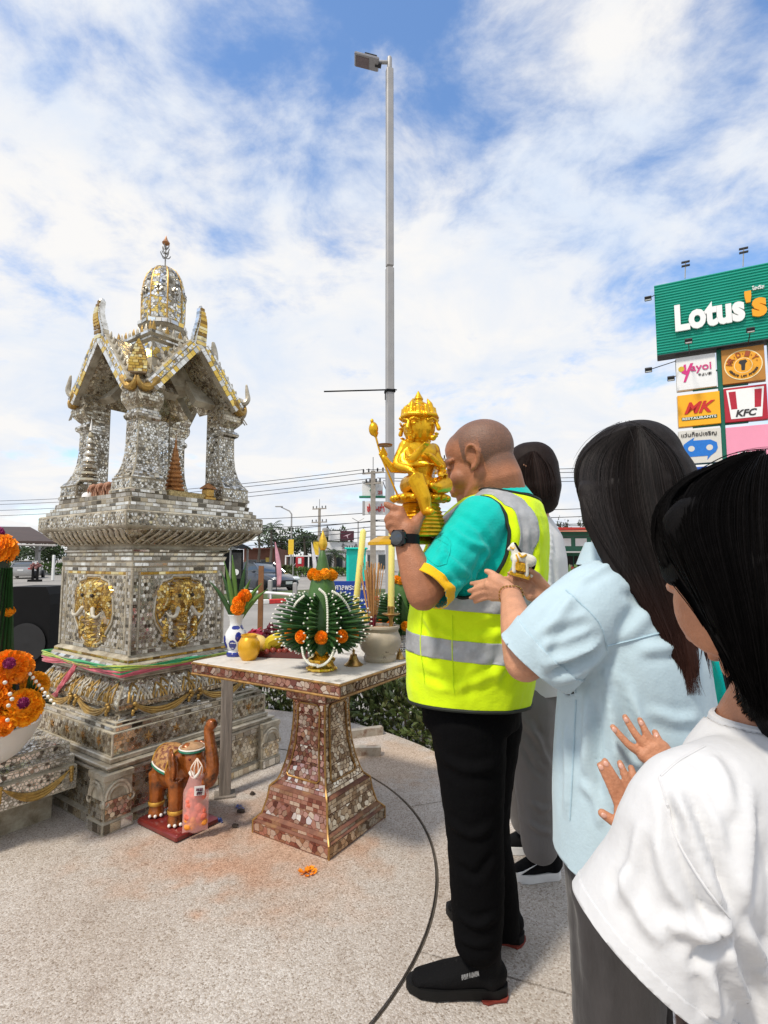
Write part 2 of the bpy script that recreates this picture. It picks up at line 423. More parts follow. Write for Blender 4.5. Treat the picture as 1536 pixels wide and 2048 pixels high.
class Mosaic:
    def __init__(s, seed=1): s.t = []; s.rng = random.Random(seed)
    def quad(s, p00, p10, p11, p01, size, style='vor', gap=0.0022, hgt=0.0022, tilt=0.05, keep=None, mask=0, mapfn=None):
        """cover a four-sided patch; corners as seen from outside, anticlockwise"""
        p00, p10, p11, p01 = map(V, (p00, p10, p11, p01))
        w = (np.linalg.norm(p10-p00)+np.linalg.norm(p11-p01))/2; h = (np.linalg.norm(p01-p00)+np.linalg.norm(p11-p10))/2
        nrm = unit(np.cross(p10-p00 + p11-p01, p01-p00 + p11-p10))
        f = (lambda x, y: p00*(1-x)*(1-y)+p10*x*(1-y)+p11*x*y+p01*(1-x)*y)
        for poly in cells(w, h, size, style, s.rng):
            cx = sum(p[0] for p in poly)/len(poly); cy = sum(p[1] for p in poly)/len(poly)
            if keep and not keep(cx/w, cy/h): continue
            q = inset(poly, gap/2)
            if len(q) < 3: continue
            area = abs(sum(q[i][0]*q[(i+1) % len(q)][1]-q[(i+1) % len(q)][0]*q[i][1] for i in range(len(q))))/2
            if area < (size*size)*0.06: continue
            tx, ty = s.rng.uniform(-tilt, tilt), s.rng.uniform(-tilt, tilt)
            hh = hgt * s.rng.uniform(0.7, 1.3)
            base = [f(p[0]/w, p[1]/h) for p in q]; N_ = [nrm]*len(q)
            if mapfn:
                mm = [mapfn(p[0]/w, p[1]/h) for p in q]; base = [a for a, b in mm]; N_ = [b for a, b in mm]
            top = [b + nn*(hh + (p[0]-cx)*tx + (p[1]-cy)*ty) for b, p, nn in zip(base, q, N_)]
            low = [b - nn*0.002 for b, nn in zip(base, N_)]
            s.t.append((area, low, top, mask))
        return s
    def make(s, parent, names, mats, most=300, off=None):
        """the largest chips as parts of their own, the rest joined"""
        s.t.sort(key=lambda t: -t[0]); rest = {}
        for k, (ar, low, top, m) in enumerate(s.t):
            n = len(top); F = [tuple(range(n, 2*n))]+[(i, (i+1) % n, n+(i+1) % n, n+i) for i in range(n)]
            if k < most:
                mb = MB(); mb.add(low+top, F); build(mb, names[m], mats[m], parent, smooth=False)
            else: rest.setdefault(m, MB()).add(low+top, F)
        for m, mb in rest.items(): build(mb, names[m] + '_field', mats[m], parent, smooth=False, kind='stuff')
# ================================================================ THE SETTING
RZ = -0.30                                             # level of the car park below the plinth
def terrazzo():
    m = bpy.data.materials.new('washed_pebble'); m.use_nodes = True; nt = m.node_tree; N = nt.nodes.new; L = nt.links.new; b = nt.nodes['Principled BSDF']
    tc = N('ShaderNodeTexCoord'); ge = N('ShaderNodeNewGeometry')
    v = N('ShaderNodeTexVoronoi'); v.inputs['Scale'].default_value = 190; L(ge.outputs['Position'], v.inputs['Vector'])
    cr = N('ShaderNodeValToRGB'); cr.color_ramp.interpolation = 'CONSTANT'; e = cr.color_ramp.elements
    for _ in range(4): e.new(0.5)
    for x, (p, c) in zip(e, ((0, (.46, .415, .37)), (.3, (.52, .475, .43)), (.52, (.40, .35, .30)), (.66, (.59, .55, .505)), (.84, (.30, .25, .205)), (.93, (.45, .395, .34)))):
        x.position = p; x.color = (*c, 1)
    sp = N('ShaderNodeSeparateColor'); L(v.outputs['Color'], sp.inputs[0]); L(sp.outputs[0], cr.inputs[0])
    def blotch(scale, lo, hi, col, fac, prev, det=7):
        n = N('ShaderNodeTexNoise'); n.inputs['Scale'].default_value = scale; n.inputs['Detail'].default_value = det; n.inputs['Roughness'].default_value = .7; L(ge.outputs['Position'], n.inputs['Vector'])
        mr = N('ShaderNodeMapRange'); mr.inputs[1].default_value = lo; mr.inputs[2].default_value = hi; mr.inputs[4].default_value = fac; L(n.outputs[0], mr.inputs[0])
        mx = N('ShaderNodeMix'); mx.data_type = 'RGBA'; mx.blend_type = 'MULTIPLY'; L(mr.outputs[0], mx.inputs[0]); L(prev, mx.inputs[6]); mx.inputs[7].default_value = (*col, 1); return mx.outputs[2]
    c = blotch(1.3, .45, .7, (.78, .72, .66), .7, cr.outputs[0]); c = blotch(30, .55, .75, (.7, .66, .6), .8, c); c = blotch(5, .58, .74, (.62, .55, .50), .7, c); c = blotch(46, .66, .72, (.42, .37, .33), .75, c, 3); c = blotch(.6, .42, .62, (.84, .80, .77), .8, c)
    # rust and incense stain round the offering table and the elephant (a stain with its own outline)
    for (x, y, rad, col, k) in ((-.55, 2.66, .55, (1.0, .66, .46), .5), (-.33, 2.36, .45, (1.0, .72, .54), .32), (-.95, 2.5, .4, (1, .74, .58), .35), (.05, 3.55, .5, (1.0, .74, .5), .45)):
        d = N('ShaderNodeVectorMath'); d.operation = 'DISTANCE'; L(ge.outputs['Position'], d.inputs[0]); d.inputs[1].default_value = (x, y, 0)
        n = N('ShaderNodeTexNoise'); n.inputs['Scale'].default_value = 7; n.inputs['Detail'].default_value = 6; L(ge.outputs['Position'], n.inputs['Vector'])
        a = N('ShaderNodeMath'); a.operation = 'MULTIPLY_ADD'; L(n.outputs[0], a.inputs[0]); a.inputs[1].default_value = .95; L(d.outputs['Value'], a.inputs[2])
        mr = N('ShaderNodeMapRange'); mr.interpolation_type = 'SMOOTHSTEP'; mr.inputs[1].default_value = rad*.45+.45; mr.inputs[2].default_value = rad+.5; mr.inputs[3].default_value = k; mr.inputs[4].default_value = 0; L(a.outputs[0], mr.inputs[0])
        mx = N('ShaderNodeMix'); mx.data_type = 'RGBA'; mx.blend_type = 'MULTIPLY'; L(mr.outputs[0], mx.inputs[0]); L(c, mx.inputs[6]); mx.inputs[7].default_value = (*col, 1); c = mx.outputs[2]
    L(c, b.inputs['Base Color']); b.inputs['Roughness'].default_value = .75; b.inputs['Specular IOR Level'].default_value = .3
    bp = N('ShaderNodeBump'); bp.inputs['Strength'].default_value = .45; bp.inputs['Distance'].default_value = .004; L(v.outputs['Distance'], bp.inputs['Height']); bp.invert = True; L(bp.outputs[0], b.inputs['Normal'])
    return m
TER = terrazzo()
ROAD = M('car_park_concrete', (.27, .255, .235), .85, var=.22, vscale=.35, bump=.2, bscale=30, dirt=(.36, .34, .31), dscale=.12)
JOINT = M('joint_mortar', (.075, .063, .05), .95, var=.3, vscale=30)
GRASS = M('verge_grass', (.07, .10, .03), .9, var=.4, vscale=20)
mb = MB(); mb.add([(-700, -400, RZ), (700, -400, RZ), (700, 1100, RZ), (-700, 1100, RZ)], [(0, 1, 2, 3)]); struct(mb, 'car_park_ground', ROAD)
# plinth: outline
PC, PR = V(-1.70, 2.44), 2.41
outl = []
for k in range(0, 41):
    a = R(180 - k * 4.0); outl.append((PC[0] + PR*math.cos(a), PC[1] + PR*math.sin(a)))
outl = [p for p in outl]
outl += [(1.3, 3.15), (2.4, 2.7), (3.4, 1.6), (3.6, -1.5), (-4.11, -1.5)]
JC, JR = V(-1.225, 2.428), 1.445
mb = MB(); mb.prism([(x, y, -.012) for x, y in outl][::-1], (0, 0, RZ + .012 - .05)); struct(mb, 'plinth_base', JOINT)
def ngon_struct(poly, z0, z1, name, mat):
    bm = bmesh.new(); n = len(poly); top = [bm.verts.new((x, y, z1)) for x, y in poly]; lo = [bm.verts.new((x, y, z0)) for x, y in poly]
    f = bm.faces.new(top)
    for i in range(n): bm.faces.new((lo[i], lo[(i+1) % n], top[(i+1) % n], top[i]))
    bm.normal_update()
    if f.normal.z < 0: bmesh.ops.reverse_faces(bm, faces=bm.faces[:])
    bmesh.ops.triangulate(bm, faces=[f]); me = bpy.data.meshes.new(name); bm.to_mesh(me); bm.free()
    o = put(me, name, mat, smooth=False); o['kind'] = 'structure'; return o
disc = [(JC[0] + (JR-.007)*math.cos(2*math.pi*i/120), JC[1] + (JR-.007)*math.sin(2*math.pi*i/120)) for i in range(120)]
ngon_struct(disc, -.02, 0, 'plinth_disc', TER)
# outer slabs, divided by radial joints
def hit(a):
    """outline point in direction a from the joint circle's centre"""
    d = V(math.cos(a), math.sin(a)); best = None; n = len(outl)
    for i in range(n):
        p, q = V(outl[i]), V(outl[(i+1) % n]); e = q - p; den = d[0]*e[1]-d[1]*e[0]
        if abs(den) < 1e-9: continue
        w = p - JC; t = (w[0]*e[1]-w[1]*e[0])/den; u = (w[0]*d[1]-w[1]*d[0])/den
        if t > 0 and 0 <= u <= 1 and (best is None or t > best): best = t
    return JC + d * (best if best else 2.5)
ja = [R(20), R(66), R(112), R(158), R(205), R(250), R(295), R(338)]
for k in range(8):
    a0, a1 = ja[k], ja[(k+1) % 8] + (2*math.pi if k == 7 else 0)
    n = 26; angs = [a0 + .0022 + (a1-a0-.0044)*i/n for i in range(n+1)]
    inner = [tuple(JC + (JR+.007)*V(math.cos(a), math.sin(a))) for a in angs]; outer = [tuple(hit(a)) for a in angs]
    for a, (x, y) in zip(angs, inner): pass
    ngon_struct(inner + outer[::-1], -.02, 0, 'plinth_slab', TER)
def leaf_cloud(n, pick, size, seed, aspect=2.2, flat=.5):
    """n separate leaves; pick(rng) -> (position, outward direction)"""
    rng = random.Random(seed); mb = MB()
    for _ in range(n):
        p, o = pick(rng); p = V(p); d = unit(unit(V(o)) + V(rng.gauss(0, flat), rng.gauss(0, flat), rng.gauss(0.25, flat))); s = np.cross(d, unit(V(rng.gauss(0, 1), rng.gauss(0, 1), rng.gauss(0, 1)))); s = unit(s)
        l = size * rng.uniform(.6, 1.3); w = l / aspect; up = unit(np.cross(s, d))
        mb.add([p, p + d*l*.5 + s*w*.5 - up*l*.06, p + d*l + up*l*-.12, p + d*l*.5 - s*w*.5 - up*l*.06, p + d*l*.5 + up*l*.03], [(0, 1, 4), (1, 2, 4), (2, 3, 4), (3, 0, 4)])
    return mb
LEAF = M('hedge_leaf', (.060, .085, .022), .42, var=.25, vscale=3, island=.6, dirt=(.16, .15, .045), dscale=9, dlo=.5, dhi=.7, spec=.6)
LEAF2 = M('bright_leaf', (.085, .15, .03), .45, var=.2, vscale=2, island=.55, spec=.5)
TREE = M('tree_leaf', (.035, .06, .02), .6, var=.25, vscale=.4, island=.6)
TWIG = M('hedge_twig', (.07, .05, .03), .9)
def hedge(name, label, path, w, z0, z1, n, size, mat, seed):
    path = [V(p) for p in path]; c = sum(path) / len(path)
    t = thing(name, label, 'hedge', (c[0], c[1], z0)); seg = [np.linalg.norm(path[i+1]-path[i]) for i in range(len(path)-1)]; tot = sum(seg)
    def pt(s):
        s *= tot
        for i, l in enumerate(seg):
            if s <= l or i == len(seg)-1: return path[i] + (path[i+1]-path[i])*min(1, s/l), unit(V(-(path[i+1]-path[i])[1], (path[i+1]-path[i])[0]))
            s -= l
    def pick(r):
        p, nn = pt(r.random()); a = r.uniform(-.15, math.pi+.15); k = r.uniform(.55, 1.0) ** .5
        top = z1 * (1 + .0) + .07*mnoise.noise(Vector((p[0]*2.1, p[1]*2.1, seed)))
        x = math.cos(a)*w/2*k; z = z0 + (top - z0)*max(0, (math.sin(a)*.45 + .58*min(1, abs(math.sin(a))*3)))*k*.97 + r.uniform(-.03, .03)
        if abs(math.cos(a)) > .8: z = z0 + r.random()*(top-z0)*.8
        return (p[0]+nn[0]*x, p[1]+nn[1]*x, z), (nn[0]*math.cos(a), nn[1]*math.cos(a), math.sin(a)*.8+.2)
    build(leaf_cloud(n, pick, size, seed), 'foliage', mat, t, smooth=False, kind='stuff')
    mb = MB(); rr = random.Random(seed)
    for _ in range(int(30 + tot*14)):
        p, nn = pt(rr.random()); x = rr.uniform(-.3, .3)*w
        b = V(p[0]+nn[0]*x, p[1]+nn[1]*x, z0); mb.tube([b, b + V(rr.gauss(0, .08), rr.gauss(0, .08), (z1-z0)*rr.uniform(.6, .95))], [.01, .004], n=4)
    build(mb, 'stems', TWIG, t, kind='stuff'); return t
hp = [(PC[0] + (PR+.52)*math.cos(R(a)), PC[1] + (PR+.52)*math.sin(R(a))) for a in range(100, 17, -6)]
hedge('hedge', 'low dark clipped hedge curving round the edge of the shrine platform', hp, .95, RZ, .24, 11000, .075, LEAF, 3)
hedge('hedge', 'bright green hedge between the white shirted woman and the red roofed shop', [(2.4, 10.2), (4.6, 9.2), (7, 8.6)], 1.1, RZ, 1.13, 6000, .11, LEAF2, 5)
# verge and kerbs
def slab(pts, z0, z1, name, mat):
    mb = MB(); mb.prism([(x, y, z0) for x, y in pts], (0, 0, z1-z0)); return struct(mb, name, mat)
slab([(-7.0, 19.2), (-3.2, 20.9), (3, 21.5), (3, 27), (-3, 27.2), (-8.2, 22)][::1], RZ-.02, RZ+.10, 'grass_verge', GRASS)
def kerb(name, label, a, b, n, h=.16, w=.2):
    a, b = V(a), V(b); d = (b-a)/n; t = thing(name, label, 'kerb', (*((a+b)/2), RZ)); u_ = unit(d); sd_ = V(-u_[1], u_[0], 0)
    for k in range(n):
        c = a + d*(k+.5); mb = MB(); mb.box((c[0], c[1], RZ+h/2), (np.linalg.norm(d)-.012, w, h), [(*u_, 0), sd_, (0, 0, 1)], bev=.02)
        build(mb, 'kerb_stone', M('kerb_red', (.55, .035, .03), .6, var=.25) if k % 2 == 0 else M('kerb_white', (.78, .77, .73), .6, var=.15), t)
kerb('kerb', 'red and white painted kerb at the far side of the lane', (-7.2, 17.35), (-2.0, 20.6), 10)
kerb('kerb', 'red and white painted kerb behind the banana leaf offerings', (-2.0, 20.75), (4.0, 21.3), 10)
# ================================================================ THE SHRINE
GROUT = M('aged_white_grout', (.41, .37, .285), .75, var=.28, vscale=12, bump=.35, bscale=90, dirt=(.17, .13, .08), dscale=7, dlo=.46, dhi=.68)
GROUT_D = M('brown_grout', (.30, .22, .14), .8, var=.3, vscale=12, bump=.3, bscale=90)
SILV = mirror('silver_mirror', ((0, (.74, .72, .66)), (.24, (.50, .47, .41)), (.42, (.84, .82, .77)), (.58, (.32, .29, .24)), (.72, (.13, .115, .09)), (.84, (.62, .55, .42))), .14, grime=(.20, .165, .11))
SILV2 = mirror('clouded_mirror', ((0, (.70, .66, .55)), (.3, (.48, .42, .33)), (.5, (.74, .69, .58)), (.66, (.26, .21, .15)), (.82, (.58, .49, .33))), .2, grime=(.24, .18, .11))
GOLDM = mirror('gold_mirror', ((0, (.70, .45, .10)), (.25, (.50, .29, .06)), (.42, (.82, .60, .20)), (.56, (.28, .16, .04)), (.72, (.62, .38, .07)), (.86, (.88, .76, .42))), .2, grime=(.28, .17, .06))
PATCHG = mirror('gold_and_silver_mirror', ((0, (.80, .78, .72)), (.3, (.85, .60, .16)), (.55, (.90, .88, .84)), (.68, (.30, .27, .22)), (.8, (.78, .52, .10)), (.9, (.6, .57, .5))), .15)
TRIM = M('silvered_trim', (.48, .435, .345), .38, .35, var=.3, vscale=25, bump=.2, bscale=60, dirt=(.24, .19, .12), dscale=9)
GOLDP = M('old_gold_paint', (.42, .26, .07), .42, .55, var=.35, vscale=30, bump=.2, bscale=70, dirt=(.20, .13, .05), dscale=12)
SHC = V(-1.44, 3.399, 0); SHROT = math.atan2(.8175, .576)
shrine = thing('spirit_shrine', 'tall mirror mosaic spirit shrine with four pillars and a rounded tower', 'shrine', SHC, SHROT)
mos = Mosaic(11)
def face_quads(r0, z0, r1, z1, sides='AB', inset_=0.0):
    out = []
    for s in sides:
        if s == 'A': out.append(((-r0+inset_, -r0, z0), (r0-inset_, -r0, z0), (r1-inset_, -r1, z1), (-r1+inset_, -r1, z1)))
        if s == 'B': out.append(((-r0, r0-inset_, z0), (-r0, -r0+inset_, z0), (-r1, -r1+inset_, z1), (-r1, r1-inset_, z1)))
    return out
def tier(name, prof, mat=GROUT):
    """square moulded block; prof = (half side, z)"""
    mb = MB(); mb.square(prof); return build(mb, name, mat, shrine, smooth=False)
def tiles(r0, z0, r1, z1, size, style, mask=0, inset_=.004, **k):
    for q in face_quads(r0, z0, r1, z1, 'AB', inset_): mos.quad(*q, size, style, mask=mask, **k)
def corner_trim(name, prof, mat=TRIM, rad=.007):
    for sx, sy in ((-1, -1), (1, -1), (-1, 1)):
        mb = MB(); mb.tube([(sx*r, sy*r, z) for r, z in prof], rad, n=6); build(mb, name, mat, shrine)
def ledge(name, r, z0, z1, mat=TRIM):
    mb = MB(); mb.square([(r-.006, z0), (r, z0+.004), (r, z1-.004), (r-.006, z1)]); return build(mb, name, mat, shrine, smooth=False)
# --- base
tier('plinth', [(.535, 0), (.535, .045), (.515, .05), (.515, .245), (.50, .25)])
tiles(.515, .055, .515, .215, .026, 'hex', mask=1)
tiles(.535, .006, .535, .042, .03, 'brick', mask=1)
tiles(.5175, .218, .5175, .243, .04, 'brick')
ledge('moulding', .532, .245, .262); ledge('moulding', .522, .262, .278); ledge('moulding', .535, .278, .292); ledge('moulding', .505, .292, .318)
for sx, sy in ((-1, -1), (1, -1), (-1, 1), (1, 1)):
    mb = MB(); mb.square([(.075, 0), (.075, .05), (.068, .055), (.068, .235), (.074, .24), (.074, .265)], (sx*.487, sy*.487, 0)); ped = build(mb, 'corner_block', GROUT, shrine, smooth=False)
    if (sx, sy) == (1, 1): continue
    for ax_ in ('x', 'y'):
        cx, cy = sx*.487, sy*.487
        if ax_ == 'y' and sy > 0 or ax_ == 'x' and sx > 0: continue
        f = (lambda s, z: (cx+s, cy-.071, z)) if ax_ == 'y' else (lambda s, z: (cx-.071, cy-s, z))
        p = [f(-.064, .06), f(.064, .06), f(.064, .15), f(-.064, .15)]; mos.quad(*p, .024, 'hex', mask=1)
        p = [f(-.07, .006), f(.07, .006), f(.07, .046), f(-.07, .046)]; mos.quad(*[(a, b - (.006 if ax_ == 'y' else 0), c) if ax_ == 'y' else (a-.006, b, c) for a, b, c in p], .028, 'brick')
        for rr in (.062, .047):
            mb = MB(); mb.tube([f(-rr*math.cos(R(t)), .155+rr*1.15*math.sin(R(t))) for t in range(0, 181, 15)], [(.0075, .009)]*13, n=6); build(mb, 'arch_moulding', TRIM, ped)
        for s_ in (-1, 1):
            mb = MB(); mb.tube([f(s_*(.062+.016*math.sin(R(t))), .155-.016+.016*math.cos(R(t))) for t in range(0, 271, 30)], .006, n=6); build(mb, 'scroll', TRIM, ped)
# --- star tier
tier('star_tier', [(.49, .315), (.487, .32), (.487, .428), (.475, .43), (.475, .452), (.462, .455), (.462, .468), (.45, .47)])
tiles(.487, .324, .487, .425, .021, 'hex', mask=1); tiles(.4755, .432, .4755, .45, .035, 'brick'); tiles(.4625, .456, .4625, .467, .03, 'brick')
corner_trim('corner_strip', [(.488, .32), (.488, .428)])
STAR = M('bronze_star', (.30, .16, .05), .35, .6, var=.3, vscale=40)
def face_pt(side, s, r, z, out=0.0): return (s, -r-out, z) if side == 'A' else (-r-out, -s, z)
for side in 'AB':
    for s in (-.30, -.14, .03, .20, .36):
        mb = MB(); pts = []
        for k in range(12):
            a = math.pi/6*k; rr = .030 if k % 2 == 0 else .013
            pts.append(face_pt(side, s + rr*math.sin(a), .487, .375 + rr*math.cos(a), .003))
        c = face_pt(side, s, .487, .375, .010); mb.add(pts + [c], [(k, (k+1) % 12, 12) if side == 'A' else (k, (k+1) % 12, 12) for k in range(12)])
        build(mb, 'star', STAR, shrine, smooth=False)
# --- swag cove and lotus tier
cove = [(.45, .47), (.437, .475), (.425, .49), (.42, .505)]
lot = [(.42, .505), (.44, .52), (.448, .545), (.44, .575), (.42, .605), (.40, .63), (.385, .65)]
tier('lotus_tier', cove + lot[1:] + [(.375, .655)])
for (r0, z0), (r1, z1) in zip(lot[:-1], lot[1:]): tiles(r0, z0, r1, z1, .017, 'vor', mask=1, tilt=.12)
tiles(.449, .471, .426, .49, .022, 'vor', mask=0)
for side in 'AB':
    for k in range(2):                                   # gold swags
        s0, s1 = (-.36, -.03) if k == 0 else (.03, .36)
        for j in range(4):
            mb = MB(); pts = []; n = 14
            for i in range(n+1):
                t = i/n; s = s0+(s1-s0)*t; dip = .045*math.sin(math.pi*t); z = .535-.015*j*math.sin(math.pi*t)**.7*.9 - dip
                pts.append(face_pt(side, s, .447, z, .006 - .004*abs(j-1.5)))
            mb.tube(pts, [.003+.0055*math.sin(math.pi*i/n) for i in range(n+1)], n=6); build(mb, 'swag', GOLDP if j < 3 else TRIM, shrine)
        for e in (s0, s1):                               # knots
            mb = MB()
            for q in range(5): mb.ball(face_pt(side, e + .012*math.sin(q*1.3), .447, .54-.012*q, .006), (.013-.0012*q, .013-.0012*q, .011), 8, 6)
            build(mb, 'swag_knot', GOLDP, shrine)
    n = 9
    for k in range(n):                                   # lotus petals in relief
        for lay in range(2):
            s = (k - (n-1)/2 + (.5 if lay else 0)) * .088
            if lay and k == n-1: continue
            def prof_at(z):
                for (r0, z0), (r1, z1) in zip(lot[:-1], lot[1:]):
                    if z0 <= z <= z1: return r0 + (r1-r0)*(z-z0)/(z1-z0)
                return lot[-1][0]
            for sc in (1.0, .55):
                pts = []
                for i in range(13):
                    t = -1 + 2*i/12; w = .042*sc*math.copysign(1, t)*(1-(1-abs(t))**1.0)**.8; zz = .55 + (.085 if not lay else .07)*sc*(1-abs(t))**.75
                    if t == 0: w = 0
                    pts.append(face_pt(side, s+w, prof_at(zz), zz, .004+.003*lay))
                mb = MB(); mb.tube(pts, .0048*sc+.001, n=5); build(mb, 'petal_outline', TRIM if (k+lay) % 2 else GOLDP, shrine)
# --- slab with sash, pedestal body
ledge('moulding', .398, .653, .668); ledge('moulding', .41, .668, .684)
tier('neck_slab', [(.415, .684), (.422, .69), (.422, .712), (.405, .725), (.39, .735)])
tiles(.4225, .692, .4225, .711, .016, 'brick'); tiles(.42, .7135, .404, .725, .03, 'brick')
PW = .36
tier('pedestal_body', [(.385, .735), (.385, .752), (PW+.004, .765), (PW, .77), (PW, 1.235), (PW+.006, 1.24), (PW+.006, 1.262)])
tiles(.3855, .737, .3855, .751, .03, 'brick', mask=2); tiles(PW+.0065, 1.242, PW+.0065, 1.26, .03, 'brick')
def ell(X, Z, cx, cz, a, b, h): return max(0.0, h*(1-((X-cx)/a)**2-((Z-cz)/b)**2))**.5*h**.5 if h > 0 else 0
def smooth_h(X, Z):
    x = abs(X); h = 0
    h = max(h, ell(X, Z, 0, 1.055, .088, .105, .055))                       # head
    h = max(h, ell(x, Z, .035, 1.115, .055, .05, .05))                      # brow domes
    h = max(h, ell(x, Z, .135, 1.065, .062, .085, .030))                    # ears
    h = max(h, ell(x, Z, .155, 1.02, .035, .075, .024))
    if .80 < Z < 1.06:
        w = .033 + .028*((Z-.80)/.26); h = max(h, ell(X, Z, 0, Z, w, 1, .052*(.75+.25*math.sin(Z*150)**2)))  # ringed trunk
    h = max(h, ell(X, Z, 0, .80, .075, .022, .030))                         # pedestal under the trunk
    h = max(h, ell(x, Z, .115, .885, .026, .075, .022))                     # scroll legs
    return h
for side in 'AB':
    f = (lambda X, Z, o=0.0, sd=side: face_pt(sd, X, PW, Z, o))
    nrm = V(0, -1, 0) if side == 'A' else V(-1, 0, 0)
    def surf(X, Z):
        e = .004; h = smooth_h(X, Z); dx = (smooth_h(X+e, Z)-smooth_h(X-e, Z))/(2*e); dz = (smooth_h(X, Z+e)-smooth_h(X, Z-e))/(2*e)
        g = V(f(1, 0)) - V(f(0, 0)); g = unit(g); n = unit(nrm - np.clip(dx, -2, 2)*g - np.clip(dz, -2, 2)*V(0, 0, 1)); return V(f(X, Z, h)), n
    mb = MB(); mb.grid(lambda a, b: f(-.205+.41*a, .785+.41*b, max(smooth_h(-.205+.41*a, .785+.41*b)-.0015, -.003)), 56, 56); rel = build(mb, 'elephant_relief', GROUT_D, shrine)
    X0, X1, Z0, Z1 = -.21, .21, .785, 1.19
    mos.quad(f(X0, Z0), f(X1, Z0), f(X1, Z1), f(X0, Z1), .0165, 'vor', mask=2, gap=.002, tilt=.1, keep=lambda a, b: smooth_h(X0+(X1-X0)*a, Z0+(Z1-Z0)*b) > .010, mapfn=lambda a, b: surf(X0+(X1-X0)*a, Z0+(Z1-Z0)*b))
    ins = lambda X, Z: smooth_h(X, Z) <= .010
    mos.quad(f(-.30, .795), f(.30, .795), f(.30, 1.19), f(-.30, 1.19), .0235, 'hex', gap=.0045, keep=lambda a, b: ins(-.30+.6*a, .795+.395*b))
    # frame strips round the panel
    for x0, z0, x1, z1, m_ in ((-.35, .772, .35, .792, 0), (-.35, 1.212, .35, 1.232, 0), (-.318, 1.194, .318, 1.21, 2)):
        mos.quad(f(x0, z0), f(x1, z0), f(x1, z1), f(x0, z1), .03, 'brick', mask=m_)
    for x0 in (-.35, .318): mos.quad(*[f(x0+q*0+(.032 if i in (1, 2) else 0), z) for i, (q, z) in enumerate(((0, .794), (1, .794), (1, 1.21), (0, 1.21)))], .017, 'brick')
    for x in (-.31, .31):
        mb = MB(); mb.tube([f(x, .793), f(x, 1.21)], .006, n=6); build(mb, 'panel_frame', TRIM, shrine)
    for sc, rr, mt in ((1.0, .0075, TRIM), (.93, .0055, GOLDP)):                         # shield outline
        P = [(-.05, .80), (-.09, .815), (-.13, .86), (-.19, .93), (-.205, .98), (-.195, 1.06), (-.15, 1.155), (-.08, 1.17), (-.07, 1.185)]
        P = P + [(-x, z) for x, z in P[::-1]]
        mb = MB(); mb.tube([f(x*sc, .99+(z-.99)*sc, .006) for x, z in P], rr, n=6); build(mb, 'shield_outline', mt, shrine)
    for s_ in (-1, 1):
        mb = MB(); pts = spline([f(s_*.055, 1.0, .045), f(s_*.085, .965, .06), f(s_*.125, .962, .062), f(s_*.15, .985, .055)], 5)
        mb.tube(pts, [.014-.010*i/(len(pts)-1) for i in range(len(pts))], n=8, round_=True); build(mb, 'tusk', M('tusk_white', (.50, .46, .37), .35, var=.25, vscale=40), rel)
        mb = MB(); mb.ball(f(s_*.05, 1.075, .052), (.012, .012, .012), 8, 6); build(mb, 'eye', M('dark_bead', (.03, .02, .015), .2), rel)
corner_trim('corner_strip', [(PW+.002, .77), (PW+.002, 1.235)], TRIM, .010)
# --- cornice
cor = [(.365, 1.262), (.37, 1.27), (.37, 1.292), (.35, 1.297), (.35, 1.315), (.36, 1.32), (.365, 1.333), (.352, 1.338), (.352, 1.352), (.365, 1.36), (.395, 1.378), (.43, 1.405), (.458, 1.44), (.468, 1.446), (.474, 1.455), (.474, 1.53), (.468, 1.536), (.445, 1.54), (.445, 1.562), (.43, 1.565), (.43, 1.583), (.41, 1.586), (.41, 1.61), (.398, 1.614), (.398, 1.638), (.39, 1.64)]
tier('cornice', cor)
tiles(.3705, 1.272, .3705, 1.291, .05, 'brick'); tiles(.351, 1.299, .351, 1.314, .02, 'brick', mask=1); tiles(.361, 1.321, .3655, 1.332, .04, 'brick')
for (r0, z0), (r1, z1) in (((.367, 1.361), (.395, 1.378)), ((.395, 1.378), (.43, 1.405)), ((.43, 1.405), (.457, 1.438))): tiles(r0, z0, r1, z1, .02, 'vor', mask=1, tilt=.15)
for q in face_quads(.4745, 1.457, .4745, 1.528, 'AB', .004): mos.quad(*q, .0205, 'vor', gap=.006, tilt=.12)
for r, a, b in ((.4455, 1.541, 1.561), (.4305, 1.566, 1.582), (.4105, 1.588, 1.609), (.3985, 1.615, 1.637)): tiles(r, a, r, b, .03, 'brick')
for side in 'AB':
    for k in range(15):                                  # leaning acanthus leaves under the band
        s = -.37 + k*.053
        pts = spline([face_pt(side, s, .378, 1.362, .004), face_pt(side, s+.012, .405, 1.383, .008), face_pt(side, s+.036, .438, 1.41, .010), face_pt(side, s+.050, .452, 1.432, .012), face_pt(side, s+.046, .458, 1.437, .016)], 4)
        mb = MB(); mb.tube(pts, [(.004+.007*math.sin(math.pi*min(1, i/(len(pts)-1)*1.1+.02)), .004) for i in range(len(pts))], n=6); build(mb, 'acanthus_leaf', TRIM, shrine)
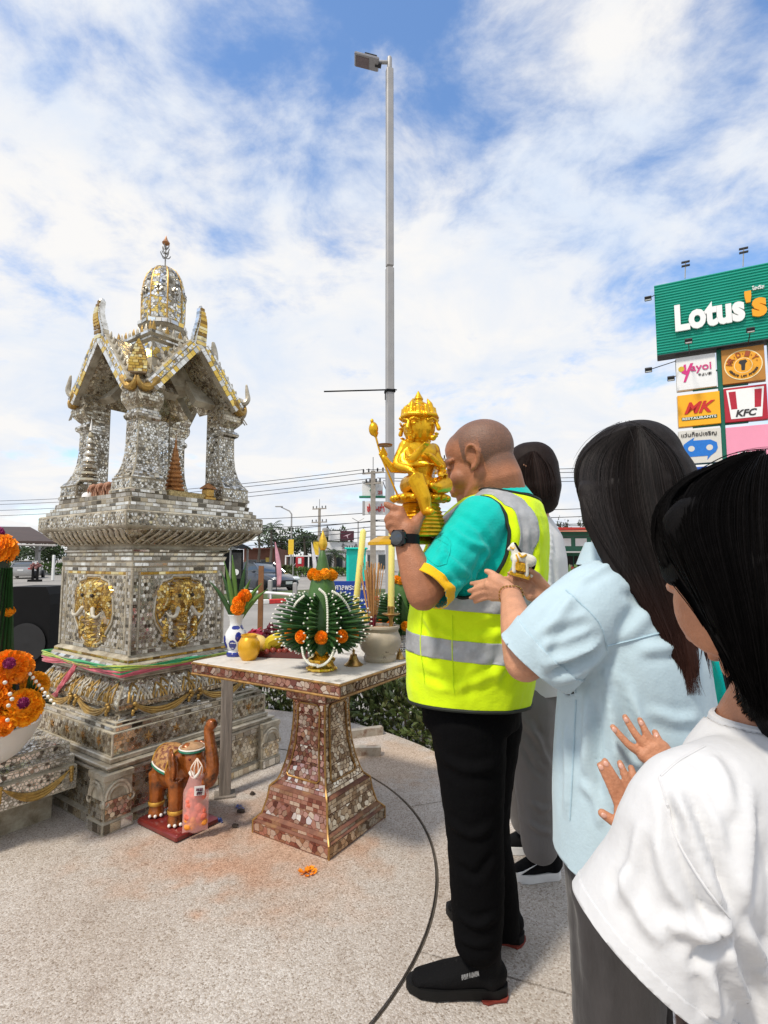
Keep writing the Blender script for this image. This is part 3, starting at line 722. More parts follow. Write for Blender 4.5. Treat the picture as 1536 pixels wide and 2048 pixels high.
# --- pillars
RI = .207
pp = [(.405, 1.64), (.405, 1.655), (.398, 1.66), (.396, 1.715), (.40, 1.72), (.392, 1.73), (.372, 1.755), (.352, 1.80), (.338, 1.86), (.332, 1.93), (.330, 2.05), (.333, 2.062), (.348, 2.072), (.352, 2.085), (.348, 2.098), (.330, 2.106), (.328, 2.122), (.342, 2.135), (.366, 2.165), (.372, 2.195), (.362, 2.225), (.378, 2.245), (.382, 2.262), (.365, 2.27), (.355, 2.30)]
for sx, sy in ((-1, -1), (1, -1), (-1, 1), (1, 1)):
    ri = lambda z: RI - (.018*(1.75-z)/.11 if z < 1.75 else 0)
    rings = [[(sx*a, sy*b, z) for a, b in ((ri(z), ri(z)), (r, ri(z)), (r, r), (ri(z), r))] for r, z in pp]
    if sx*sy < 0: rings = [q[::-1] for q in rings]
    mb = MB(); mb.loft(rings); pil = build(mb, 'pillar', GROUT, shrine, smooth=False)
    for (r0, z0), (r1, z1) in zip(pp[:-1], pp[1:]):
        if z1 - z0 < .007: continue
        sm = z1 - z0 > .03
        ya = (lambda r: sy*r) if sy < 0 else (lambda r: ri(z0)); xa = (lambda r: sx*r) if sx < 0 else (lambda r: ri(z0))
        x0, x1 = sorted((sx*ri(z0), sx*r0)); X0, X1 = sorted((sx*ri(z1), sx*r1))
        kw = dict(gap=.0045 if sm else .003, tilt=.1, mask=0 if (z0 < 2.11) else 1)
        mos.quad((x0+.003, ya(r0), z0), (x1-.003, ya(r0), z0), (X1-.003, ya(r1), z1), (X0+.003, ya(r1), z1), .0175, 'vor' if sm else 'brick', **kw)
        y0, y1 = sorted((sy*ri(z0), sy*r0)); Y0, Y1 = sorted((sy*ri(z1), sy*r1))
        mos.quad((xa(r0), y1-.003, z0), (xa(r0), y0+.003, z0), (xa(r1), Y0+.003, z1), (xa(r1), Y1-.003, z1), .0175, 'vor' if sm else 'brick', **kw)
    # pointed leaf on the capital, cushion and corner horn
    mb = MB()
    for c_ in (1, .6): mb.tube([(sx*(.366)-(sx*.006), sy*.366+t*.05*c_*-sy-(sy*.0), 2.15+.06*c_*(1-abs(t))) for t in (-1, -.5, 0, .5, 1)], .004, n=5)
    build(mb, 'capital_leaf', TRIM, pil)
    if (sx, sy) == (-1, -1):
        mb = MB()
        for k, (hw, hh, dz) in enumerate(((.062, .075, 0), (.05, .07, .05), (.036, .075, .10))):
            o = .372 - .012*k; mb.prism([(-o-hw*.5+.0, -o+hw*.5, 2.30+dz), (-o+hw*.5, -o-hw*.5, 2.30+dz), (-o+hw*.42, -o-hw*.42, 2.30+dz+hh*.6), (-o, -o, 2.30+dz+hh+.02), (-o-hw*.42, -o+hw*.42, 2.30+dz+hh*.6)], (.035, .035, 0))
        niche = build(mb, 'corner_niche', GROUT_D, shrine, smooth=False)
        d = .372+.0005
        for (z0, z1, w0, w1) in ((2.305, 2.37, .05, .05), (2.37, 2.43, .046, .028), (2.43, 2.49, .03, .004)):
            k = d-.006
            mos.quad((-k-w0*.7, -k+w0*.7, z0), (-k+w0*.7, -k-w0*.7, z0), (-k+w1*.7, -k-w1*.7, z1), (-k-w1*.7, -k+w1*.7, z1), .0165, 'brick', mask=2, hgt=.012)
    else:
        mb = MB(); b = V(sx*.355, sy*.355, 2.27); o = unit(V(sx, sy, 0))
        pts = spline([b-o*.05+V(0, 0, .03), b-o*.01+V(0, 0, .045), b+o*.02+V(0, 0, .03), b+o*.045+V(0, 0, .06), b+o*.04+V(0, 0, .11), b+o*.035+V(0, 0, .155)], 5)
        n = len(pts); mb.tube(pts, [(.032*(1-i/n)**.7+.003, .024*(1-i/n)**.6+.003) for i in range(n)], n=8, round_=True)
        mb.square([(.045, 2.27), (.045, 2.295), (.03, 2.30)], (sx*.33, sy*.33, 0)); build(mb, 'corner_horn', TRIM, shrine)
# --- four gabled roofs crossing, tower over them
AZ, EZ, HW = 2.56, 2.235, .255
RF = .37
def rot4(k): a = k*math.pi/2; return np.array([[math.cos(a), math.sin(a), 0], [-math.sin(a), math.cos(a), 0], [0, 0, 1]])
for k in range(4):                                        # gable k faces -y turned by k quarter turns
    A = rot4(k); T = lambda p: A.T @ V(p)
    for s_ in (-1, 1):
        th = .045; mb = MB(); dn = unit(V((AZ-EZ)*s_, 0, HW)); q = [(0, -RF, AZ), (s_*HW, -RF, EZ), (s_*HW, -.06, EZ), (0, -.06, AZ)]
        q = [T(p) for p in q]; nn = T(dn)
        mb.add([p for p in q] + [p + nn*th for p in q], [(0, 1, 2, 3), (7, 6, 5, 4), (0, 4, 5, 1), (1, 5, 6, 2), (2, 6, 7, 3), (3, 7, 4, 0)]); sl_ = build(mb, 'roof_slope', GROUT, shrine, smooth=False)
        if k in (0, 3):                                   # outer side and ceiling chips of the two gables in view
            a, b, c, d = [p + nn*th for p in q]
            mos.quad(*((b, a, d, c) if s_ < 0 else (a, b, c, d)), .024, 'brick', mask=1) if s_ else None
        a, b, c, d = q; mos.quad(*((a, b, c, d) if s_ < 0 else (b, a, d, c)), .021 if k in (0, 3) else .03, 'vor', mask=1, gap=.004)
        # bargeboard
        mb = MB(); P0, P1 = T((0, -RF-.012, AZ-.02)), T((s_*(HW+.02), -RF-.012, EZ-.02)); ax_ = unit(P1-P0); zn = T(unit(V((AZ-EZ)*s_, 0, HW))); yn = T((0, -1, 0))
        L_ = np.linalg.norm(P1-P0); mb.box((P0+P1)/2+zn*.040, (L_, .05, .078), [ax_, yn, zn], bev=.006); bg = build(mb, 'bargeboard', GROUT, shrine, smooth=False)
        if k in (0, 3):
            o = yn*.026; lo, hi = .006, .040
            aa, bb = P0+zn*.004+o, P1+zn*.004+o
            for (lo, hi, m_, st, sz) in ((0, .03, 3, 'brick', .022), (.034, .058, 3, 'vor', .019), (.060, .076, 3, 'brick', .022)):
                p = [P0+zn*lo+o, P1+zn*lo+o, P1+zn*hi+o, P0+zn*hi+o]
                if s_ < 0: p = [p[1], p[0], p[3], p[2]]
                mos.quad(*p, sz, st, mask=m_)
        for i in range(8):                                # flame teeth up the slope
            t = (i+.6)/8.4; b = P0+ax_*L_*t+zn*.078; mb = MB()
            mb.tube(spline([b, b+zn*.018-ax_*.004, b+zn*.032-ax_*.016], 3), [(.013, .015), (.012, .014), (.011, .013), (.008, .010), (.006, .008), (.004, .005), (.002, .002)][:7], n=6); build(mb, 'flame_tooth', TRIM, bg)
        e = P1+zn*.04; mb = MB()                          # curling lower end
        pts = spline([e-ax_*.05, e+ax_*.01, e+ax_*.035+zn*.02, e+ax_*.03+zn*.055, e+ax_*.012+zn*.075], 4); mb.tube(pts, [(.035*(1-i/(len(pts)))+.004, .028*(1-i/len(pts))+.004) for i in range(len(pts))], n=8, round_=True)
        build(mb, 'roof_end_curl', GOLDP if k in (0, 3) else TRIM, bg)
    # ridge finial
    b = T((0, -RF-.015, AZ+.05)); yn = T((0, -1, 0)); up = V(0, 0, 1)
    pts = spline([b-up*.06-yn*.01, b+up*.02+yn*.004, b+up*.075+yn*.018, b+up*.13+yn*.02, b+up*.20+yn*.008], 6); n = len(pts)
    mb = MB(); mb.tube(pts, [(.046*(1-i/n)**.55, .03*(1-i/n)**.4+.006) for i in range(n)], n=8, side=T((1, 0, 0)), round_=True); fin = build(mb, 'ridge_finial', PATCHG if k in (0, 3) else TRIM, shrine)
    if k in (0, 3):
        for i in range(2, n-1, 2):
            mb = MB(); w = .046*(1-i/n)**.55; sd_ = T((1, 0, 0)); c = pts[i]+yn*(.028*(1-i/n)**.4+.006)
            mb.box(c, (w*1.5, .006, .02), [sd_, yn, up]); build(mb, 'gold_chip', GOLDM, fin, smooth=False)
        for s_ in (-1, 1):
            for i in range(2, n-2, 2):
                w = .046*(1-i/n)**.55; c = pts[i]+T((s_*w, 0, 0)); mb = MB(); mb.box(c, (.008, .03, .022), [T((1, 0, 0)), yn, up]); build(mb, 'silver_chip', SILV, fin, smooth=False)
# tower
tier('tower_box', [(.17, 2.36), (.17, 2.60), (.185, 2.61), (.185, 2.625), (.20, 2.635), (.20, 2.655), (.18, 2.66)])
tiles(.171, 2.50, .171, 2.595, .028, 'vor', mask=3); tiles(.1855, 2.611, .1855, 2.624, .03, 'brick'); tiles(.2005, 2.636, .2005, 2.654, .03, 'brick')
for k in range(4):
    A = rot4(k)
    for i in range(9):
        x = -.18+.045*i; mb = MB(); h = .065 if i in (0, 8) else .048
        mb.tube([A.T @ V(x, -.192, 2.655), A.T @ V(x, -.196, 2.675), A.T @ V(x, -.194, 2.655+h)], [(.016, .008), (.014, .007), (.001, .001)], n=6, side=A.T @ V(1, 0, 0)); build(mb, 'crest_leaf', TRIM if i % 2 else GOLDP, shrine)
def oct_(prof, name, mat, n=8, lob=0, lamp=0):
    mb = MB(); mb.lathe(prof, n=n, ax=[(math.cos(.39), math.sin(.39), 0), (-math.sin(.39), math.cos(.39), 0), (0, 0, 1)], lob=lob, lamp=lamp); return build(mb, name, mat, shrine, smooth=False)
necks = [(.165, 2.655), (.165, 2.675), (.15, 2.685), (.15, 2.70), (.135, 2.71), (.13, 2.735), (.14, 2.745), (.148, 2.76), (.148, 2.79), (.135, 2.80)]
oct_(necks, 'tower_neck', GROUT)
dome = [(.128, 2.80), (.130, 2.86), (.130, 2.93), (.128, 3.0), (.120, 3.06), (.103, 3.115), (.076, 3.155), (.04, 3.178), (.004, 3.186)]
dm = oct_(dome, 'tower_dome', GROUT, 32)
def ring_tiles(prof, n, size, mask, keep=None, **kw):
    a0 = .39
    for (r0, z0), (r1, z1) in zip(prof[:-1], prof[1:]):
        for i in range(n):
            a, b = a0 + 2*math.pi*i/n, a0 + 2*math.pi*(i+1)/n
            mid = (a+b)/2; dv = V(math.cos(mid), math.sin(mid))
            if dv @ V(.707, .707) > .35: continue
            p = [(r0*math.cos(a), r0*math.sin(a), z0), (r0*math.cos(b), r0*math.sin(b), z0), (r1*math.cos(b), r1*math.sin(b), z1), (r1*math.cos(a), r1*math.sin(a), z1)]
            m_ = mask(i, (z0+z1)/2) if callable(mask) else mask
            mos.quad(*p, size, kw.get('style', 'vor'), mask=m_, gap=.0025, tilt=.2)
ring_tiles([(.151, 2.762), (.151, 2.788)], 8, .03, 3, style='brick'); ring_tiles([(.132, 2.712), (.129, 2.735)], 8, .026, 0, style='brick'); ring_tiles([(.167, 2.657), (.167, 2.674)], 8, .026, 0, style='brick')
dd = [(r+.0015, z) for r, z in dome]; fine_d = []
for (r0, z0), (r1, z1) in zip(dd[:-1], dd[1:]):
    fine_d += [(r0, z0)]
fine_d.append(dd[-1])
ring_tiles(fine_d, 16, .0215, lambda i, z: (3 if z < 2.9 else (0 if i % 4 else 3)))
for i in range(8):
    a = .39+i*math.pi/4; mb = MB(); mb.tube([((r+.002)*math.cos(a), (r+.002)*math.sin(a), z) for r, z in dome[:-1]], .006, n=5); build(mb, 'dome_rib', GOLDP, dm)
for i in range(8):
    a = .39+(i+.5)*math.pi/4; mb = MB()
    for q in range(6):
        t = q*math.pi/3; u_ = V(-math.sin(a), math.cos(a), 0); c = V(.131*math.cos(a), .131*math.sin(a), 2.985); mb.ball(c+u_*.017*math.cos(t)+V(0, 0, .017*math.sin(t)), (.011, .011, .011), 6, 4)
    build(mb, 'dome_flower', SILV, dm)
METAL = M('spire_metal', (.25, .24, .22), .4, .8, var=.2)
mb = MB(); mb.tube([(0, 0, 3.18), (0, 0, 3.345)], .005, n=6)
for lv, z in enumerate((3.255, 3.285, 3.315)):
    for q in range(4):
        a = q*math.pi/2+lv*.3; o = V(math.cos(a), math.sin(a), 0); w = .038-.007*lv
        mb.tube(spline([V(0, 0, z), o*w*.6+V(0, 0, z+.006), o*w+V(0, 0, z+.03)], 4), [.0035]*8+[.001], n=5)
spk = build(mb, 'spire', METAL, shrine)
mb = MB(); mb.lathe([(.004, 3.34), (.022, 3.352), (.025, 3.36), (.019, 3.368), (.009, 3.385), (.004, 3.40), (.001, 3.41)], n=14); build(mb, 'spire_bulb', M('copper_bulb', (.42, .20, .09), .35, .7), spk)
mos.make(shrine, ['mirror_tile', 'clouded_mirror_tile', 'gold_mirror_tile', 'gold_silver_mirror_tile'], [SILV, SILV2, GOLDM, PATCHG], 290)
# the middle storeys are a little narrower across the right face than across the front: fit them to the photo
def storey(z):
    k = lambda a, b: min(1.0, max(0.0, (z-a)/(b-a)))
    b_ = k(.60, .74)*(1-k(1.28, 1.40)); c_ = k(1.28, 1.42)*(1-k(1.585, 1.645))
    return 1-.18*b_-.03*c_, -.055*b_-.0*c_, 1+.07*b_+.05*c_, .022*b_+.025*c_
seen_me = set()
for o in shrine.children_recursive:
    if o.type != 'MESH' or o.data.name in seen_me: continue
    seen_me.add(o.data.name); co = get_co(o.data)
    if co[:, 2].max() < .60 or co[:, 2].min() > 1.65: continue
    for p in co:
        a, b, c, d = storey(p[2]); p[0] = p[0]*a+b; p[1] = p[1]*c+d
    set_co(o.data, co)
# --- low altar standing out from the front
altar = thing('altar_ledge', 'low mirror mosaic offering ledge with gold swags, under the white flower bowl', 'altar', SHC, SHROT)
am = Mosaic(5)
mb = MB()
for x0, x1 in ((-1.75, -.56),):
    mb.box(((x0+x1)/2, 0, .215), (x1-x0, .60, .11)); mb.box(((x0+x1)/2, 0, .29), (x1-x0, .54, .04)); mb.box(((x0+x1)/2, 0, .335), (x1-x0, .44, .05))
    mb.box(((x0+x1)/2, 0, .08), (x1-x0-.1, .34, .16))
build(mb, 'ledge_body', GROUT, altar, smooth=False)
WHITEM = mirror('whitish_mirror', ((0, (.82, .80, .77)), (.4, (.7, .68, .64)), (.62, (.88, .87, .85)), (.8, (.35, .31, .27)), (.92, (.12, .10, .09))), .2, grime=(.55, .5, .42))
am.quad((-1.75, -.2215, .312), (-.56, -.2215, .312), (-.56, -.2215, .358), (-1.75, -.2215, .358), .02, 'vor', gap=.004)
am.quad((-1.75, -.22, .3605), (-.56, -.22, .3605), (-.56, .22, .3605), (-1.75, .22, .3605), .021, 'vor', gap=.005)
am.quad((-1.75, -.2705, .272), (-.56, -.2705, .272), (-.56, -.2705, .308), (-1.75, -.2705, .308), .019, 'vor', gap=.004)
am.quad((-1.75, -.3005, .162), (-.56, -.3005, .162), (-.56, -.3005, .268), (-1.75, -.3005, .268), .017, 'vor', gap=.005)
am.quad((-1.75, -.27, .3105), (-.56, -.27, .3105), (-.56, -.222, .3105), (-1.75, -.222, .3105), .02, 'brick')
am.make(altar, ['mirror_tile'], [WHITEM], 200)
for k in range(3):
    x1 = -.60 - k*.40; x0 = x1-.28
    for j in range(3):
        mb = MB(); pts = [((x0+(x1-x0)*i/12), -.308, .255-.058*math.sin(math.pi*i/12)-.013*j*math.sin(math.pi*i/12)**.6) for i in range(13)]; mb.tube(pts, [.002+.0065*math.sin(math.pi*i/12) for i in range(13)], n=6); build(mb, 'swag', GOLDP, altar)
    for x in (x0-.012, x1+.012):
        mb = MB(); [mb.ball((x, -.306, .262-.014*q), (.012-.001*q, .012, .011), 7, 5) for q in range(5)]; build(mb, 'swag_knot', GOLDP, altar)
    mb = MB(); c = (x0-.06, -.304, .225)
    for q in range(8): mb.ball((c[0]+.026*math.cos(q*.785), c[1], c[2]+.026*math.sin(q*.785)), (.012, .006, .012), 6, 5)
    mb.ball(c, (.017, .010, .017), 8, 6); build(mb, 'rosette', M('rosette_cream', (.62, .56, .42), .5, var=.2), altar)
# --- sashes tied round the slab
def sash(name, label, mat, r, z, wid, sag, seed, sides, tail=None):
    t = thing(name, label, 'sash', SHC, SHROT); mb = MB(); path = []
    corners = [(r, -r), (-r, -r), (-r, r), (r, r)]; n = 18
    for s_ in range(sides):
        a, b = V(corners[s_]), V(corners[(s_+1) % 4])
        for i in range(n): path.append((a+(b-a)*i/n, math.sin(math.pi*i/n)))
    path.append((V(corners[sides % 4]), 0.0))
    rows = 7; P = []
    for i, (p, sg) in enumerate(path):
        o = unit(p)
        for j in range(rows):
            q = j/(rows-1)-.5; w = wid*(1-.45*sg+.2*math.sin(i*.7+seed)); fold = .006*math.sin(j*2.3+i*.35+seed)+.003*math.sin(i*1.1+j)
            P.append((p[0]+o[0]*(.006+fold), p[1]+o[1]*(.006+fold), z-sag*sg+q*w+.004*math.sin(i*.5+seed*2)))
    m = len(path); mb.add(P, [(i*rows+j, (i+1)*rows+j, (i+1)*rows+j+1, i*rows+j+1) for i in range(m-1) for j in range(rows-1)])
    solidify(build(mb, 'cloth_band', mat, t, smooth='all'), .0025)
    if tail:
        mb = MB(); sp = spline(tail, 8); rows = 5; P = []
        for i, p in enumerate(sp):
            for j in range(rows): q = j/(rows-1)-.5; P.append((p[0]-.010*math.cos(j*2.2+i*.3), p[1]+q*wid*(1.0+.25*math.sin(i*.4)), p[2]+q*.01))
        mb.add(P, [(i*rows+j, (i+1)*rows+j, (i+1)*rows+j+1, i*rows+j+1) for i in range(len(sp)-1) for j in range(rows-1)]); solidify(build(mb, 'tail', mat, t, smooth='all'), .0025)
    return t
clo = lambda n, c: M(n, c, .7, var=.12, vscale=30, bump=.25, bscale=160, weave=60, sheen=.3)
sash('sash', 'green cloth sash tied round the shrine slab below the elephant panels', clo('green_cloth', (.03, .36, .13)), .426, .716, .032, .004, 1.0, 4)
sash('sash', 'lime yellow cloth sash tied along the upper edge of the green one', clo('lime_cloth', (.45, .55, .08)), .429, .725, .022, .020, 2.2, 4)
sash('sash', 'pink cloth sash with a loose end hanging down the lotus petals', clo('pink_cloth', (.62, .12, .16)), .428, .694, .035, -.004, 3.1, 2, tail=[(-.432, .02, .70), (-.445, .05, .66), (-.458, .09, .60), (-.462, .15, .55), (-.455, .21, .505)])
# ================================================================ OFFERING TABLE
PINK = mirror('reddish_mirror', ((0, (.55, .30, .24)), (.25, (.70, .55, .46)), (.42, (.36, .15, .11)), (.6, (.78, .68, .58)), (.75, (.45, .26, .17)), (.9, (.25, .10, .08))), .2, grime=(.30, .16, .10))
SHADEM = mirror('shaded_brown_mirror', ((0, (.52, .42, .30)), (.3, (.66, .58, .46)), (.5, (.30, .21, .13)), (.68, (.58, .46, .32)), (.86, (.20, .14, .09))), .2, grime=(.20, .14, .08))  # chips of the table's right face: its shade put into browner tints
REDGROUT = M('red_brown_grout', (.20, .085, .055), .7, var=.35, vscale=14, bump=.3, bscale=80, dirt=(.30, .18, .07), dscale=7)
CEMTOP = M('stained_white_top', (.60, .57, .52), .6, var=.12, vscale=10, bump=.12, bscale=60, dirt=(.13, .11, .09), dscale=7, dlo=.57, dhi=.70)
TBC = V(-.307, 2.732, 0); TBR = math.atan2(.848, .53)
table = thing('pedestal_table', 'reddish mirror mosaic pedestal table with a stained white top', 'table', TBC, TBR)
tm = Mosaic(21)
def ttiles(r0, z0, r1, z1, size, style, sides='AB', x=None, **k):
    for s_, q in zip(sides, face_quads(r0, z0, r1, z1, sides, k.pop('inset_', .004))): tm.quad(*q, size, style, mask=0 if s_ == 'B' else 1, **k)
def tpart(name, prof, mat, **k):
    mb = MB(); mb.square(prof); return build(mb, name, mat, table, smooth=False)
foot = [(.225, 0), (.225, .055), (.213, .06), (.211, .075), (.196, .085), (.179, .15), (.172, .205), (.152, .213), (.146, .23)]
tpart('foot', foot, REDGROUT)
ttiles(.2255, .005, .2255, .052, .03, 'vor'); ttiles(.2125, .061, .2115, .074, .03, 'brick'); ttiles(.196, .087, .179, .15, .028, 'vor', gap=.003, tilt=.12); ttiles(.1785, .152, .1725, .203, .02, 'brick'); ttiles(.152, .214, .1465, .229, .022, 'brick')
shaft = [(.146, .23), (.136, .255), (.118, .32), (.104, .40), (.097, .48), (.094, .54), (.096, .60)]
tpart('shaft', shaft, REDGROUT)
for (r0, z0), (r1, z1) in zip(shaft[:-1], shaft[1:]): ttiles(r0+.0005, z0, r1+.0005, z1, .0235, 'vor', gap=.003, tilt=.12)
TG = M('tarnished_gold_edge', (.36, .20, .06), .42, .5, var=.4, vscale=30, dirt=(.14, .08, .03), dscale=14)
for side in 'AB':                                         # raised panel frame on the shaft
    fr = [(.098, .27), (.083, .33), (.071, .41), (.066, .50), (.066, .575)]
    rr = lambda z: np.interp(z, [p[1] for p in shaft], [p[0] for p in shaft])
    pts = [face_pt(side, -s, rr(z), z, .004) for s, z in fr] + [face_pt(side, -.052, rr(.592), .592, .004), face_pt(side, .052, rr(.592), .592, .004)] + [face_pt(side, s, rr(z), z, .004) for s, z in fr[::-1]] + [face_pt(side, .085, rr(.258), .258, .004), face_pt(side, -.085, rr(.258), .258, .004)]
    mb = MB(); mb.tube(pts + [pts[0]], .005, n=6); build(mb, 'panel_frame', TG, table)
for sx, sy in ((-1, -1), (1, -1), (-1, 1)):
    mb = MB(); mb.tube([(sx*r, sy*r, z) for r, z in [(.225, 0), (.225, .055)]] + [(sx*r, sy*r, z) for r, z in foot[4:7]] + [(sx*r, sy*r, z) for r, z in shaft], .0055, n=6); build(mb, 'gold_edge', TG, table)
neck = [(.102, .60), (.112, .606), (.122, .612), (.122, .655), (.112, .66), (.115, .665), (.135, .675), (.150, .695), (.158, .715), (.165, .735), (.20, .738), (.40, .742)]
tpart('neck', neck, REDGROUT)
ttiles(.1225, .614, .1225, .653, .024, 'vor', tilt=.12)
for side in 'AB':
    for k in range(11):
        s = -.125+.025*k; mb = MB(); mb.tube([face_pt(side, s*.9, .116, .666, .002), face_pt(side, s, .137, .676, .003), face_pt(side, s*1.1, .152, .696, .004), face_pt(side, s*1.16, .16, .716, .004), face_pt(side, s*1.2, .166, .733, .003)], [(.009, .005)]*5, n=6)
        build(mb, 'petal_rib', TG if k % 2 else M('silver_rib', (.42, .36, .28), .35, .5, var=.3, vscale=30), table)
mb = MB(); mb.square([(.405, .738), (.43, .742), (.432, .748), (.432, .792), (.425, .797)]); build(mb, 'table_top', REDGROUT, table, smooth=False)
mb = MB(); mb.box((0, 0, .7975), (.862, .862, .006), bev=.002); build(mb, 'cement_surface', CEMTOP, table, smooth=False)
for q, mm in zip(face_quads(.4325, .7525, .4325, .790, 'BA', .004), (0, 1)): tm.quad(*q, .0265, 'vor', mask=mm, gap=.003, tilt=.15)
for z, m_ in ((.7445, TG), (.793, TG)):
    for a, b in (((-.433, -.433), (.433, -.433)), ((-.433, .433), (-.433, -.433))):
        mb = MB(); mb.tube([(*a, z), (*b, z)], .0052, n=6); build(mb, 'gold_edge', m_, table)
tm.make(table, ['red_mirror_chip', 'shaded_mirror_chip'], [PINK, SHADEM], 290)
mb = MB(); a, b = V(-.866, 3.06, 0), V(-.872, 3.075, .738); mb.box((a+b)/2, (.062, .05, .738), [(.95, .3, 0), (-.3, .95, 0), unit(b-a)], bev=.004)
mb.box((-.866, 3.06, .004), (.11, .10, .008), [(.95, .3, 0), (-.3, .95, 0), (0, 0, 1)])
solo(mb, 'wooden_prop', M('weathered_grey_wood', (.23, .20, .17), .85, var=.4, vscale=5, stretch=(14, 14, .8), bump=.5, bscale=12), 'weathered grey wooden post propping up the corner of the offering table', 'post', (-.866, 3.06, 0), smooth=False)
# ---------------------------------------------------------------- flowers and leaves
def marigold_mesh(name='marigold', n=150, seed=3, full=True):
    rng = random.Random(seed); mb = MB(); g = math.pi*(3-5**.5)
    mb.ball((0, 0, 0), .72, 10, 7)
    for k in range(n):
        z = 1-2*(k+.5)/n
        if not full and z < -.35: continue
        rr = math.sqrt(1-z*z); d = V(rr*math.cos(g*k), rr*math.sin(g*k), z); s_ = unit(np.cross(d, (0.13, .2, 1))); u_ = np.cross(s_, d)
        a = rng.uniform(-.6, .6); s_, u_ = s_*math.cos(a)+u_*math.sin(a), u_*math.cos(a)-s_*math.sin(a)
        L_ = rng.uniform(.92, 1.08); w = rng.uniform(.17, .25)
        b = d*.62; c1 = d*L_*.98 + s_*w*1.15 - u_*.02; c2 = d*L_*.98 - s_*w*1.15 - u_*.02; tp = d*L_*1.02 + u_*rng.uniform(.06, .14)
        c3 = d*L_*.96+s_*w*.5+u_*.10*rng.uniform(.3, 1.3); c4 = d*L_*.96-s_*w*.5+u_*.10*rng.uniform(.3, 1.3)
        mb.add([b-s_*w*.4, b+s_*w*.4, c1, c3, tp*.97, c4, c2], [(0, 1, 2, 3), (0, 3, 4, 5), (0, 5, 6)])
    return mb.mesh(name)
MARI = M('marigold_orange', (.90, .27, .008), .55, var=.16, vscale=25, island=.28, sss=.0, spec=.3)
MARI2 = M('marigold_amber', (.88, .37, .012), .55, var=.14, vscale=25, island=.25, spec=.3)
MG = [marigold_mesh(seed=s) for s in (3, 4, 5)]
for i, m_ in enumerate(MG): m_.materials.append(MARI if i != 1 else MARI2)
MGA = marigold_mesh('marigold', 120, 9); MGA.materials.append(MARI2)
def flower(parent, p, r, me=None, name='marigold', squash=1.0, dirv=None):
    o = put(me or random.choice(MG), name, None, parent, V(p)-ORG.get(parent, V(0, 0, 0)), smooth=False)
    o.scale = (r, r, r*squash); o.rotation_euler = Vector(dirv).to_track_quat('Z', 'Y').to_euler() if dirv is not None else (random.random()*3, random.random()*3, random.random()*6); return o
BANA = M('banana_leaf', (.028, .085, .022), .38, var=.25, vscale=14, spec=.5, bump=.12, bscale=40)
BANL = M('banana_leaf_pale', (.055, .13, .03), .4, var=.2, vscale=14, bump=.15, bscale=50)
BUDM = M('jasmine_white', (.80, .79, .70), .5, var=.08)
def blade_mesh():
    mb = MB(); n = 6
    mb.loft([[(.5*w*x, .5*th*y, z) for x, y in ((-1, 0), (-.5, .75), (0, 1), (.5, .75), (1, 0), (.5, -.75), (0, -1), (-.5, -.75))] for z, w, th in ((0, .055, .04), (.15, .085, .06), (.5, .095, .07), (.8, .075, .055), (.93, .04, .035), (1, .006, .006))])
    return mb.mesh('folded_leaf')
BLM = blade_mesh(); BLM.materials.append(BANA); BLM.polygons.foreach_set('use_smooth', [True]*len(BLM.polygons))
_b = MB(); _b.lathe([(.001, -1), (.6, -.75), (.85, -.1), (.7, .5), (.3, 1.0), (.02, 1.25)], n=8); BUD = _b.mesh('jasmine_bud'); BUD.materials.append(BUDM); BUD.polygons.foreach_set('use_smooth', [True]*len(BUD.polygons))
def blade(parent, a, b, wid=1.0):
    a, b = V(a), V(b); o = put(BLM, 'folded_leaf', None, parent, a-ORG[parent], smooth=False); d = b-a; l = float(np.linalg.norm(d))
    o.rotation_euler = Vector(d).to_track_quat('Z', 'Y').to_euler(); o.scale = (wid, wid, l); return o
def bud(parent, p, d=(0, 0, 1), r=.0042):
    o = put(BUD, 'jasmine_bud', None, parent, V(p)-ORG[parent], smooth=False); o.scale = (r, r, r); o.rotation_euler = Vector(d).to_track_quat('Z', 'Y').to_euler(); return o
GILT = M('shiny_gilt', (.78, .50, .08), .22, .9, var=.2, vscale=40)
